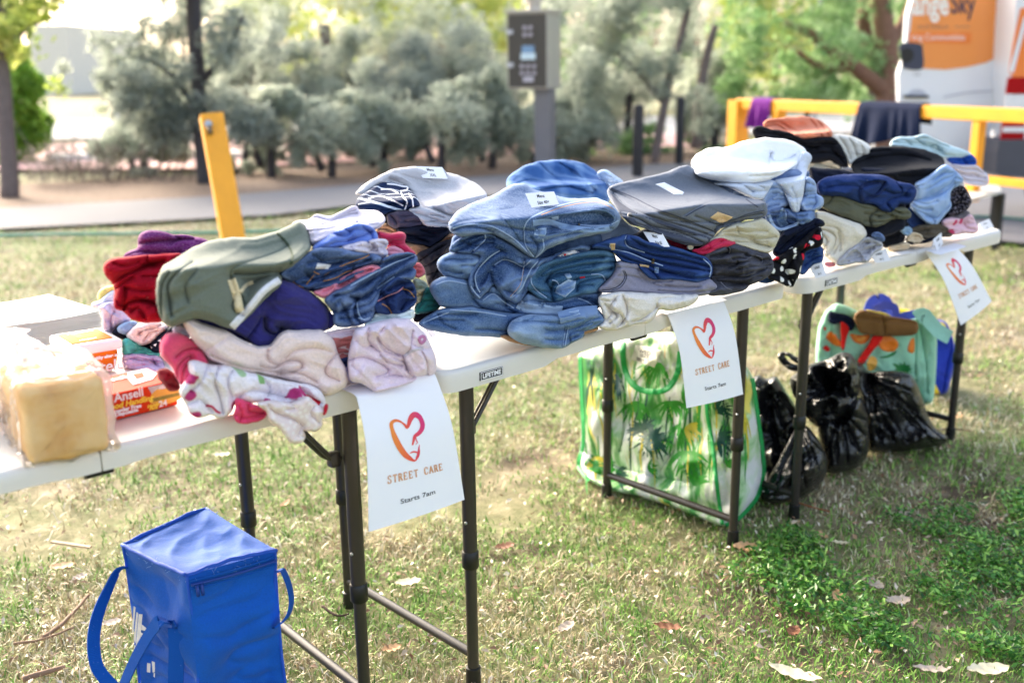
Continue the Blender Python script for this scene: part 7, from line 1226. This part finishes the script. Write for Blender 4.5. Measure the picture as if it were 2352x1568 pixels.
tree('silver_tree', 'tall pale silvery tree behind the row of shrubs', (740, 400), 16.5, [(640, 100, 100, 90), (760, 60, 110, 90), (880, 110, 110, 90), (980, 60, 110, 90), (700, 200, 100, 60), (840, 210, 90, 60), (960, 190, 80, 60), (560, 40, 60, 70), (800, -50, 260, 70), (1080, 130, 70, 90)], 17000, .11, LS, [(760, 400, 26), (750, 200, 30), (745, 60, 26)], seed=5, asp=.25)
tree('fresh_tree', 'yellow green canopy high above the shrubs beside the meter box', (1000, 380), 21, [(620, 10, 110, 50), (900, 10, 150, 50), (1060, 40, 120, 60), (760, -30, 160, 60), (1180, 0, 60, 60)], 9000, .15, LY, [(1010, 360, 24), (1010, 200, 20), (1010, 60, 16)], seed=6, asp=.4)
for k, (x, y, rx, ry, dd, lb) in enumerate(((690, 200, 90, 120, 14.5, 'tall hazy grey shrub behind the first two'), (940, 190, 100, 120, 14.8, 'tall hazy grey shrub behind the feathery one'), (1340, 240, 80, 110, 14.6, 'grey green shrub right of the meter box'), (1640, 230, 70, 100, 15.2, 'grey green shrub left of the yellow barrier'), (560, 330, 60, 70, 13.4, 'grey green shrub behind the yellow post'), (580, 180, 80, 110, 15.6, 'tall grey shrub in the back row above the yellow post'), (800, 180, 90, 120, 15.4, 'tall grey shrub in the back row left of centre'), (1060, 160, 90, 120, 15.6, 'tall grey shrub in the back row left of the meter box'), (1440, 200, 90, 110, 15.8, 'tall grey shrub in the back row above the bollards'), (330, 300, 90, 90, 13.9, 'low wide grey shrub left of the dark trunked tree'), (1250, 300, 70, 80, 14.2, 'low grey shrub behind the meter pole'), (620, 290, 80, 90, 12.8, 'grey green shrub just right of the yellow post'), (760, 300, 90, 90, 12.8, 'rounded dark grey green shrub in the middle of the row'), (880, 270, 95, 110, 13.2, 'tall feathery grey shrub left of the meter box'), (1010, 280, 90, 90, 13, 'grey green shrub beside the left side of the meter box pole'), (1130, 260, 70, 110, 13.6, 'upright pale shrub directly behind the meter box'))):
    tree('wattle_shrub', lb, (x, y+ry), dd, [(x, y, rx, ry*.8), (x-rx*.5, y+ry*.3, rx*.6, ry*.6), (x+rx*.5, y+ry*.25, rx*.6, ry*.65), (x+rx*.1, y-ry*.6, rx*.6, ry*.45), (x-rx*.9, y+ry*.5, rx*.4, ry*.4), (x+rx*.9, y+ry*.5, rx*.4, ry*.4)], 10000, .075, LG if k != 1 else LD, [(x, y+ry+5, 22), (x+6, y, 14)], M_barkd, seed=20+k, asp=.28, lab='shrub', limbs=[([(x-20, y+ry, 0), (x-40, y+ry*.4, .1), (x-60, y, .2)], .05, .02)])
tree('tea_tree', 'dark tree with a leaning trunk behind the two bollards', (1500, 360), 14, [(1380, 60, 90, 80), (1480, 30, 110, 70), (1590, 60, 80, 80), (1360, 190, 60, 70), (1450, 160, 90, 60), (1570, 170, 70, 80), (1330, 300, 50, 60), (1420, 280, 60, 50), (1620, 250, 50, 70), (1480, -50, 200, 60)], 15000, .085, LG, [(1500, 358, 22), (1525, 250, 20), (1550, 130, 18), (1580, 20, 16)], M_bark, seed=7, asp=.3, limbs=[([(1600, 340, .3), (1610, 200, .3), (1640, 60, .3)], .09, .05), ([(1530, 240, 0), (1470, 170, .1), (1420, 120, .2)], .05, .02)])
tree('fig_tree', 'spreading tree with reddish brown branches behind the yellow barrier', (2035, 330), 14.5, [(1720, 30, 80, 60), (1820, 60, 100, 60), (1930, 40, 100, 50), (1740, 120, 80, 50), (1850, 150, 80, 40), (1980, 130, 70, 60), (1700, 190, 60, 50), (1800, 215, 80, 40), (1900, 215, 90, 45), (2040, 60, 70, 80), (2000, 220, 60, 50), (1880, -50, 220, 50), (2320, 60, 60, 100), (2300, 200, 50, 60)], 14000, .085, LR, [(2030, 335, 56), (2035, 230, 48), (2040, 120, 44), (2020, 0, 44), (2010, -90, 36)], M_barkr, seed=8, asp=.4,
     limbs=[([(2035, 210, 0), (1960, 150, -.2), (1880, 90, -.3), (1800, 50, -.3)], .13, .04), ([(2035, 170, 0), (1990, 90, .2), (1985, 0, .3)], .12, .08), ([(1960, 150, -.2), (1900, 160, -.1), (1830, 120, 0)], .06, .03), ([(2035, 120, 0), (2080, 40, .2), (2110, -60, .2)], .10, .06)])
for k, (x, y, rx, ry, dd) in enumerate(((640, 385, 60, 22, 17), (780, 388, 60, 20, 17), (930, 380, 60, 20, 17), (1060, 375, 60, 22, 17), (1400, 340, 80, 20, 19), (1560, 335, 70, 20, 19), (1680, 330, 60, 20, 19), (300, 400, 90, 18, 17.5), (420, 390, 70, 16, 17.5))):
    tree('flower_bush', 'low pink flowering bush %s' % ('behind the yellow post', 'under the second grey shrub', 'below the tall feathery shrub', 'left of the meter pole', 'between the meter pole and the first bollard', 'behind the second bollard', 'at the left of the yellow barrier', 'behind the bare twiggy shrub', 'left of the dark trunked tree')[k], (x, y+ry), dd, [(x, y, rx, ry)], 1500, .09, LP_, seed=40+k, asp=.7, lab='bush')
hedge_r = tree('low_bush', 'low green bushes between the bollards and the barrier', (1440, 372), 15.5, [(1330, 350, 60, 22), (1430, 330, 60, 30), (1520, 340, 60, 24), (1640, 345, 60, 22), (1100, 370, 60, 18)], 5000, .07, LR, seed=60, lab='bush')

for k, (x, y, rx, ry, mm, lb) in enumerate(((560, 60, 150, 170, LS, 'pale distant tree above the yellow post'), (760, 90, 170, 190, LY, 'yellow green distant tree left of centre'), (980, 70, 170, 200, LS, 'pale distant tree left of the meter box'), (1180, 110, 150, 190, LG, 'grey green distant tree behind the meter box'), (1360, 90, 150, 190, LR, 'green distant tree right of the meter box'), (1600, 120, 150, 190, LG, 'grey distant tree behind the bollards'), (1780, 80, 150, 180, LY, 'yellow green distant tree above the barrier'), (2000, 90, 150, 200, LR, 'green distant tree behind the spreading tree'), (330, 230, 110, 90, LS, 'low pale distant tree at the left'), (30, 60, 70, 120, LY, 'sunlit distant tree at the far left edge'), (-330, 90, 170, 190, LG, 'grey green distant tree beyond the left edge of the photo'), (-620, 70, 180, 200, LR, 'green distant tree well beyond the left edge of the photo'), (2480, 80, 170, 190, LG, 'grey green distant tree beyond the right edge of the photo'), (2780, 90, 170, 190, LR, 'green distant tree well beyond the right edge of the photo'))):
    tree('distant_tree', lb, (x, 290), 26+k % 3*2, [(x, y, rx*.7, ry*.6), (x-rx*.5, y-ry*.4, rx*.5, ry*.5), (x+rx*.5, y-ry*.3, rx*.5, ry*.5), (x+rx*.1, y-ry*.9, rx*.7, ry*.5), (x-rx*.2, y+ry*.6, rx*.6, ry*.4)], 5000, .17, mm, [(x, 295, 18), (x+5, y, 14)], seed=80+k, asp=.45)


# ------------------------------------------------------------------ things across the road, far behind the trees
def facing_box(name, label, cat, x0, x1, y0, y1, dist, depth, m, group=None, parent=None, z0=None):
    """box seen head on at a distance: pixel extents give its real width and height"""
    a, b = atd(x0, y1, dist), atd(x1, y1, dist); top = atd((x0+x1)/2, y0, dist)[2]; bot = a[2] if z0 is None else z0
    c = (a+b)/2; w = np.linalg.norm((b-a)[:2]); yaw = math.atan2(b[1]-a[1], b[0]-a[0]); nf = np.array([-math.sin(yaw), math.cos(yaw), 0]); cc = c+nf*depth/2; cc[2] = (top+bot)/2
    o = MB().box(cc, (w, depth, top-bot), yaw, min(.02, w*.05)).build(name, m, parent, smooth=False)
    return tag(o, label, cat, group) if parent is None else o
M_wallw = mat('pale_render', 'e8e2da', .9); M_glass = mat('window_glass', '8fa0ac', .15); M_pinkp = mat('pink_paving', 'd0a3a0', .9, var=.15, vs=3)
tw_ = facing_box('apartment_tower', 'pale apartment tower far behind at the left', 'building', 95, 185, 60, 345, 60, 12, M_wallw, z0=0)
M_glass2 = mat('pale_window', 'c9ccd0', .4)
for r_ in range(7):
    for c_2 in range(2): facing_box('window', None, None, 118+c_2*36, 132+c_2*36, 90+r_*34, 104+r_*34, 59.95, .1, M_glass2, parent=tw_)
flat('road', [atz(x, y) for x, y in ((-900, 330), (3200, 300), (3200, 258), (-900, 285))], .03, asph('road_pale', 'b5b0ae', 'c9c4c0')); flat('pink_pavement', [atz(x, y) for x, y in ((-700, 395), (-700, 345), (1700, 310), (1700, 335), (1100, 362), (500, 394))], .035, M_pinkp)
for x0_, x1_, y0_, y1_, dd_, lb_ in ((110, 560, 352, 386, 15.6, 'low white wall behind the bare twiggy shrub'), (600, 760, 340, 362, 16.5, 'low white wall behind the first grey shrubs'), (1290, 1660, 318, 336, 20, 'low white wall behind the bollards')): facing_box('low_wall', lb_, 'wall', x0_, x1_, y0_, y1_, dd_, .25, mat('white_wall', 'eeeae6', .8, var=.1, vs=2), z0=0)
sg = root('banner_sign', atd(380, 300, 22)*np.array([1, 1, 0]), 'blue and red banner sign seen through the tree at the left', 'sign')
facing_box('banner', None, None, 268, 320, 232, 300, 22, .06, mat('banner_blue', '6c7fc4', .7, var=.2), parent=sg); facing_box('banner', None, None, 335, 392, 222, 292, 22, .06, mat('banner_blue', '6c7fc4'), parent=sg); facing_box('banner', None, None, 410, 440, 290, 340, 21.9, .06, mat('banner_red', 'b8404c', .7), parent=sg); facing_box('banner', None, None, 440, 480, 235, 335, 22, .06, mat('banner_blue', '6c7fc4'), parent=sg)
for x_ in (270, 392, 438, 480): p = atd(x_, 300, 22.05); MB().tube([(p[0], p[1], 0), (p[0], p[1], 1.9)], .04, 8).build('pole', M_leg, sg)

# ------------------------------------------------------------------ meter box on its pole
M_stl = mat('brushed_steel', 'b9b3ad', .4, .35, var=.08, vs=3); M_stl2 = mat('box_panel', '55504c', .5, .4, var=.08)
dm = 12.2; mpp = dm/FPX; pc = atd(1252, 300, dm); rm = root('meter_box', (pc[0], pc[1], 0), 'brushed steel control box with round buttons on a square grey pole', 'control box')
zt = atd(1210, 31, dm)[2]; zb = atd(1210, 205, dm)[2]; yw = YAW-math.pi/2-math.radians(24); ub = np.array([math.cos(yw), math.sin(yw), 0]); nb = np.array([math.sin(yw), -math.cos(yw), 0])
a0 = atd(1165, 120, dm); a0[2] = 0; Wb = 100*mpp; Db = .42; cb = a0+ub*Wb/2-nb*Db/2; MB().box((cb[0], cb[1], (zt+zb)/2), (Wb, Db, zt-zb), yw, .01).build('cabinet', M_stl, rm, smooth=False)
fpnt = lambda x, z, o=.006: a0+ub*x+nb*o+np.array([0, 0, zt-z]); Hb = zt-zb
MB().box(fpnt(Wb*.5, Hb*.5, .002), (Wb*.94, .012, Hb*.95), yw, .003).build('door', M_stl2, rm, smooth=False); MB().box((cb[0], cb[1], zt+.012), (Wb+.05, Db+.05, .03), yw, .005).build('lid', M_stl, rm, smooth=False)
bt = mat('button_pale', 'b0a8b2', .4); 
for (r_, xs_) in ((.20, (.46, .60)), (.29, (.46, .60)), (.70, (.38, .53, .68)), (.79, (.38, .53, .68))):
    for x_ in xs_:
        p = fpnt(Wb*x_, Hb*r_, .01); MB().tube([p, p+nb*.02], .026, 14).build('button', bt, rm, sharp=40)
MB().box(fpnt(Wb*.53, Hb*.57, .012), (Wb*.36, .01, Hb*.09), yw, .003).build('display', mat('display_pale', 'cfe2ee', .3), rm, smooth=False); MB().box(fpnt(Wb*.53, Hb*.48, .012), (Wb*.30, .01, Hb*.10), yw, .003).build('notice', mat('notice_blue', '7e9fc2', .5), rm, smooth=False); MB().box(fpnt(Wb*.53, Hb*.87, .012), (Wb*.26, .01, Hb*.07), yw, .003).build('notice', mat('notice_pale', 'c2bcc8', .5), rm, smooth=False)
for z_ in (.25, .68): MB().box(fpnt(Wb*.08, Hb*z_, .014), (Wb*.16, .02, .05), yw, .004).build('latch', mat('latch_pale', 'c9c9d0', .4), rm, smooth=False)
pp = atd(1252, 300, dm+.25); MB().box((pp[0], pp[1], zb/2-.05), (.20, .20, zb+.1), yw, .008).build('pole', mat('pole_grey', '7c7a80', .5, .3), rm, smooth=False); MB().tube([(cb[0], cb[1], zt), (cb[0], cb[1], zt+.6)], .08, 16).build('mast', M_stl, rm, sharp=40)
MB().tube([(cb[0], cb[1], zt+.12), (cb[0], cb[1], zt+.2)], .12, 16).build('collar', M_stl, rm, sharp=40)

# ------------------------------------------------------------------ bollards, yellow post and barrier
for (x, y0, w, dd, lb) in ((1467, 240, 26, 12.2, 'dark navy bollard nearer the meter pole'), (1564, 222, 20, 13.6, 'dark navy bollard nearer the yellow barrier'), (1857, 207, 15, 15.2, 'dark navy bollard seen behind the yellow barrier rail')):
    p = atd(x, y0, dd); r_ = w*dd/FPX/2; MB().tube([(p[0], p[1], -.05), (p[0], p[1], p[2]-.04), (p[0], p[1], p[2]-.01), (p[0], p[1], p[2])], [r_, r_, r_*.9, r_*.55], 18).build('bollard', mat('bollard_navy', '14151f', .5), None, sharp=40); tag(bpy.context.scene.objects[-1] if False else [o for o in COL.objects if o.name.startswith('bollard')][-1], lb, 'bollard', 'dark bollards along the path')
M_yl = mat('safety_yellow', 'f3a41a', .45, var=.14, vs=7, bmp=.25, bs=40)
_nt = M_yl.node_tree; _b = _nt.nodes['Principled BSDF']; _src = _b.inputs['Base Color'].links[0].from_socket; _m = ramp(_nt, noise(_nt, coords(_nt), 16, 6, .75), [(.64, (0, 0, 0)), (.69, (1, 1, 1))]); _nt.links.new(mixrgb(_nt, _m, _src, srgb('8a6a3c')), _b.inputs['Base Color'])
dy = 6.1; top = atd(485, 266, dy); bot = atd(548, 620, dy); bot2 = bot+(bot-top)*(bot[2]/(top[2]-bot[2])) ; ax = (top-bot2); Lp = np.linalg.norm(ax); ax /= Lp
e1 = rt-ax*(rt@ax); e1 /= np.linalg.norm(e1); e2 = np.cross(ax, e1); yr = root('yellow_post', bot2, 'leaning yellow square post behind the children\'s clothes', 'post'); hw_ = .066
def sqp(p, q, w, e1, e2, bev=.12):
    o = []; c = [(-1, -1+bev), (-1+bev, -1), (1-bev, -1), (1, -1+bev), (1, 1-bev), (1-bev, 1), (-1+bev, 1), (-1, 1-bev)]
    Vt = [a+e1*x*w+e2*y*w for a in (p, q) for x, y in c]; return Vt, [(i, (i+1) % 8, 8+(i+1) % 8, 8+i) for i in range(8)]+[tuple(range(8))[::-1], tuple(range(8, 16))]
th_ = .35; f1, f2_ = e1*math.cos(th_)+e2*math.sin(th_), -e1*math.sin(th_)+e2*math.cos(th_)
link('post', *sqp(bot2, top, hw_, f1, f2_), M_yl, yr, smooth=False); qf = top-ax*.07+(-fw)*hw_*1.25
MB().tube([qf, qf-fw*.02], .022, 12).build('lock', M_steel, yr, sharp=40); MB().tube([qf-fw*.01-ax*.01, qf-fw*.012-ax*.06], .016, 10).build('padlock', mat('padlock_brass', '7d6c58', .4, .7), yr)
# barrier: rail between measured ends
P0, P1 = atd(1700, 238, 9.6), atd(2500, 290, 6.5); P1[2] = P0[2]+0; br = root('barrier', (P0[0], P0[1], 0), 'long yellow boom barrier with cloths hung over its rail', 'barrier'); dr = P1-P0; dr /= np.linalg.norm(dr); zv = np.array([0, 0, 1.]); nb2 = np.cross(dr, zv)
link('rail', *sqp(P0, P1, .046, zv, nb2), M_yl, br, smooth=False)
for x_, w_ in ((1697, .075), (1790, .05), (2254, .035)):
    d_ = rays((x_, 240))[0]; t_ = np.cross(P0[:2]-CAM[:2], dr[:2])/np.cross(d_[:2], dr[:2]); p = CAM+d_*t_; zt2 = P0[2]+(.03 if x_ < 1750 else -.03); link('upright', *sqp(np.array([p[0], p[1], -.05]) if x_ < 2200 else np.array([p[0], p[1], .35]), np.array([p[0], p[1], zt2]), w_, dr, nb2), M_yl, br, smooth=False)
def rail_at(x_, z): d_ = rays((x_, 240))[0]; t_ = np.cross(P0[:2]-CAM[:2], dr[:2])/np.cross(d_[:2], dr[:2]); p = CAM+d_*t_; return np.array([p[0], p[1], z])
zl = atd(2300, 414, np.dot(rail_at(2300, .5)-CAM, fw))[2]; link('lower_rail', *sqp(rail_at(2254, zl), rail_at(2500, zl), .028, zv, nb2), M_yl, br, smooth=False)
MB().tube([rail_at(1712, .86)-nb2*.1, rail_at(1745, .86)-nb2*.1], .03, 8).build('hinge', M_steel, br)
def hung(name, label, x0, x1, ya, yb, m, seed):
    """a cloth folded over the rail, both halves hanging"""
    n, k = 46, 30; Vt = []; a, b = rail_at(x0, 0), rail_at(x1, 0); dd = np.dot(a-CAM, fw); zb1 = atd(x0, ya, dd)[2]; zb2 = atd(x1, yb, np.dot(b-CAM, fw))[2]
    for i in range(n+1):
        f_ = i/n; base = a*(1-f_)+b*f_; zbm = zb1*(1-f_)+zb2*f_+.02*math.sin(f_*7+seed)
        for j in range(k+1):
            g = j/k*2-1; side = 1 if g > 0 else -1; ag = abs(g); front = side*np.sign(nb2@(CAM-base)) > 0; L = (P0[2]+.056-zbm)*(1 if front else .6)
            if ag < .14: an = ag/.14*math.pi/2; off = side*.060*math.sin(an); z = P0[2]+.02+.040*math.cos(an)
            else: q = (ag-.14)/.86; off = side*(.060+.02*q+.022*q*math.sin(f_*31+seed+math.sin(f_*9)*2)+.01*q*math.sin(f_*17+1)); z = P0[2]+.02-q*(L-.06)
            sp = 1+(.16*max(0, ag-.14) if front else 0); Vt.append(base+dr*(f_-.5)*np.linalg.norm(b-a)*(sp-1)+nb2*off+np.array([0, 0, z]))
    F = [(i*(k+1)+j, (i+1)*(k+1)+j, (i+1)*(k+1)+j+1, i*(k+1)+j+1) for i in range(n) for j in range(k)]
    uv = np.array([(i*.02, j*.03) for i in range(n+1) for j in range(k+1)]); o = link(name, Vt, F, m, uv=uv, attr={'wear': np.zeros(len(Vt))}); md = o.modifiers.new('thick', 'SOLIDIFY'); md.thickness = .004; return tag(o, label, 'clothing')
hung('hanging_cloth', 'navy blue knitted cloth hanging over the middle of the yellow barrier', 1985, 2128, 332, 326, c_('navy_towel', '08193a'), 3)
hung('hanging_cloth', 'bright purple cloth hanging near the left end of the yellow barrier', 1738, 1782, 300, 298, M_purp, 1)
# wire crate behind barrier
wc = MB(); 
for i in range(8): p = atd(1740+i*38, 330, 10.4); wc.tube([(p[0], p[1], .25), (p[0], p[1], .78)], .006, 6)
for z_ in (.3, .42, .54, .66, .78): wc.tube([(*atd(1740, 330, 10.4)[:2], z_), (*atd(2006, 330, 10.4)[:2], z_)], .007, 6)
for x_ in (1740, 2006): wc.tube([(*atd(x_, 330, 10.4)[:2], 0), (*atd(x_, 330, 10.4)[:2], .8)], .015, 6)
tag(wc.build('wire_rack', mat('white_wire', 'd8d8d4', .4)), 'white wire rack standing behind the yellow barrier', 'rack')
# white folding bench with slats
bq = [atz(x, y, .42) for x, y in ((2170, 470), (2300, 438), (2292, 412), (2150, 436))]; bn = root('slatted_bench', (bq[0]+bq[2])/2*np.array([1, 1, 0]), 'low white slatted bench with dark legs behind the far table', 'bench')
for k in range(7):
    a, b = bq[0]*(1-k/7)+bq[3]*(k/7), bq[1]*(1-k/7)+bq[2]*(k/7); a2, b2 = bq[0]*(1-(k+.8)/7)+bq[3]*((k+.8)/7), bq[1]*(1-(k+.8)/7)+bq[2]*((k+.8)/7); Q = [a, b, b2, a2]; MB().add(Q+[p-np.array([0, 0, .02]) for p in Q], [(0, 1, 2, 3), (7, 6, 5, 4), (0, 4, 5, 1), (1, 5, 6, 2), (2, 6, 7, 3), (3, 7, 4, 0)]).build('slat', mat('bench_white', 'dcdcd8', .5), bn, smooth=False)
for q in bq: MB().box((q[0], q[1], .2), (.05, .05, .40), 0, .005).build('leg', mat('bench_leg', '1c1d20', .5), bn, smooth=False)

# ------------------------------------------------------------------ van with its rear door swung open
dv = 8.7
vr = root('van', atd(2240, 470, dv)*np.array([1, 1, 0]), 'white and orange service van with its rear door swung open at the right edge', 'van')
M_vw = mat('van_white', 'e6e9f0', .3, coat=.6, var=.02); M_vo = mat('van_orange', 'ef9448', .35, coat=.4, var=.04); M_vo2 = mat('van_orange_deep', 'f08030', .35, coat=.4, var=.03); M_vg = mat('van_grey', '4b4b55', .5); M_vb = mat('van_black', '14151a', .4); M_tl = mat('tail_red', 'a80006', .6, spec=.2); M_tw = mat('tail_clear', 'e6e6ea', .15, coat=.8)
def vplate(name, pts, m, off, th, parent=vr, yaw=0.0, sm=True, dd=dv):
    """a panel cut to an outline, of real thickness, standing in the door's plane"""
    n = -np.array([fw[0], fw[1], 0]); n /= np.linalg.norm(n); c, s = math.cos(yaw), math.sin(yaw); n = np.array([n[0]*c-n[1]*s, n[0]*s+n[1]*c, 0]); Q0 = atd(2240, 200, dd)
    P = crom(np.array(pts, float), 4) if sm else np.array(pts, float); W_ = np.array([plane_pt(p, Q0+n*off, n) for p in P]); 
    V2_, F_ = triang(P, 40); Wm = np.array([plane_pt(p, Q0+n*off, n) for p in V2_]); k = len(Wm); FF = []
    for f in F_:
        a_, b_, c_x = V2_[f[0]], V2_[f[1]], V2_[f[2]]; g = f if ((b_[0]-a_[0])*(c_x[1]-a_[1])-(b_[1]-a_[1])*(c_x[0]-a_[0])) < 0 else f[::-1]; FF += [g, tuple(j+k for j in g[::-1])]
    ed = set((f[i], f[(i+1) % 3]) for f in FF[::2] for i in range(3)); FF += [(b, a, a+k, b+k) for a, b in ed if (b, a) not in ed]
    return link(name, np.vstack([Wm, Wm-n*th]), FF, m, parent, smooth=False), (lambda p, o=0: plane_pt(p, Q0+n*(off+o), n))
D_ = lambda s: [tuple(map(float, q.split(','))) for q in s.split()]
dr_, dpt = vplate('rear_door', D_('2110,-60 2322,-60 2316,60 2306,150 2288,260 2270,330 2250,420 2215,470 2120,470 2110,420 2090,360 2066,250 2064,170 2078,130 2084,40'), M_vw, 0, .07, sm=False)
G5p = lambda s: px('G5', s)
vplate('orange_panel', G5p('1500,-180 2105,-180 2102,100 2092,300 2060,390 1980,430 1850,460 1700,478 1560,470 1540,470 1548,330 1450,300 1470,150'), M_vo, .006, .005, dr_, sm=False)
vplate('slogan_strip', G5p('1455,225 1880,225 1876,300 1455,290'), M_vo2, .010, .004, dr_, sm=False)
vplate('door_hinge_recess', G5p('1400,300 1530,303 1548,340 1545,470 1420,465 1400,400'), mat('recess_grey', '3b3f52', .6), .012, .008, dr_); vplate('lock_hole', G5p('1400,350 1440,330 1480,350 1485,395 1450,430 1405,420'), M_vb, .02, .006, dr_)
vplate('handle_recess', G5p('1440,652 1480,615 1540,615 1580,650 1585,670 1430,672'), mat('recess_white', 'b9bcc8', .5), .004, .004, dr_); vplate('door_handle', G5p('1422,652 1590,654 1590,672 1422,668'), M_vb, .03, .02, dr_, sm=False); vplate('door_crease', G5p('1690,662 1850,630 2040,618 2040,626 1850,640 1690,670'), mat('recess_white', 'b9bcc8'), .006, .003, dr_)
def vtext(s, gx, gy, size, m, o=.014, rot=0, bold=0, sx=1):
    Tv, Tf = text_mesh(s, size, bold, 0, sx); c, q = math.cos(rot), math.sin(rot); pts = px('G5', ' '.join('%f,%f' % (gx+a*c+b*q*1, gy-(b*c-a*q)) for a, b, _ in Tv)); link('door_lettering', [dpt(p, o) for p in pts], Tf, m, dr_, smooth=False)
vtext('ange', 1600, 100, 220, mat('lettering_white', 'f6efe8', .5), bold=6, sx=.62); vtext('Sky', 1822, 92, 200, mat('lettering_navy', '39344e', .5), bold=2, sx=.62, rot=-.0)
vtext('AUSTRALIA', 1620, 198, 36, mat('lettering_grey', '9a7a6a', .5), sx=1.15); vplate('rule', G5p('1765,182 1870,182 1870,187 1765,187'), mat('lettering_grey', '9a7a6a'), .010, .002, dr_, sm=False)
vtext('ting Communities', 1655, 276, 62, mat('lettering_white', 'f6efe8'), .020, sx=.82); vtext('SERVICE', 1900, 748, 30, mat('lettering_grey2', '8a8a92', .5)); vtext('0.00', 1508, 520, 26, mat('lettering_grey2', '8a8a92', .5))
# body of the van, mostly outside the frame on the right
vplate('body_side', D_('2338,-60 2600,-60 2600,330 2330,330 2324,170 2330,60'), M_vw, .35, .5, sm=False)
vplate('orange_wrap', D_('2345,20 2600,-40 2600,190 2330,182 2318,165 2330,90'), M_vo2, .36, .012, sm=False); vplate('wrap_stripe', D_('2352,40 2362,35 2328,168 2318,165'), M_vw, .37, .004, sm=False)
for pts, mm in (('2318,178 2360,178 2358,216 2312,216', M_tl), ('2312,218 2358,218 2356,252 2308,252', M_tw), ('2308,254 2356,254 2354,300 2302,300', M_tl), ('2302,303 2354,303 2352,322 2300,322', M_tl)): vplate('tail_light', D_(pts), mm, .375, .03, sm=False)
vplate('lamp_strip', D_('2304,292 2356,292 2356,304 2304,304'), M_tw, .385, .01, sm=False)
vplate('bumper', D_('2296,322 2600,322 2600,410 2310,408 2288,400 2290,350'), M_vg, .45, .6, sm=False); vplate('door_edge', D_('2322,-60 2334,-60 2326,150 2312,160 2312,60'), mat('seal_pale', 'd8dce4', .4), .05, .08, sm=False)
p = atd(2420, 400, dv+.6); ax_ = np.array([rt[0], rt[1], 0]); MB().tube([(p[0], p[1], .34)-ax_*.11, (p[0], p[1], .34)+ax_*.11], .34, 24).build('wheel', mat('tyre', '151515', .8), vr, sharp=40)
# light pole and lamp post in the trees
lpz = atd(1880, 100, 19); MB().tube([(lpz[0], lpz[1], 0), (lpz[0], lpz[1], 4.5)], .05, 10).build('lamp_post', mat('lamp_post_grey', '8d8f98', .5), None, sharp=40); tag([o for o in COL.objects if o.name.startswith('lamp_post')][-1], 'slim grey lamp post rising through the branches behind the barrier', 'lamp post')
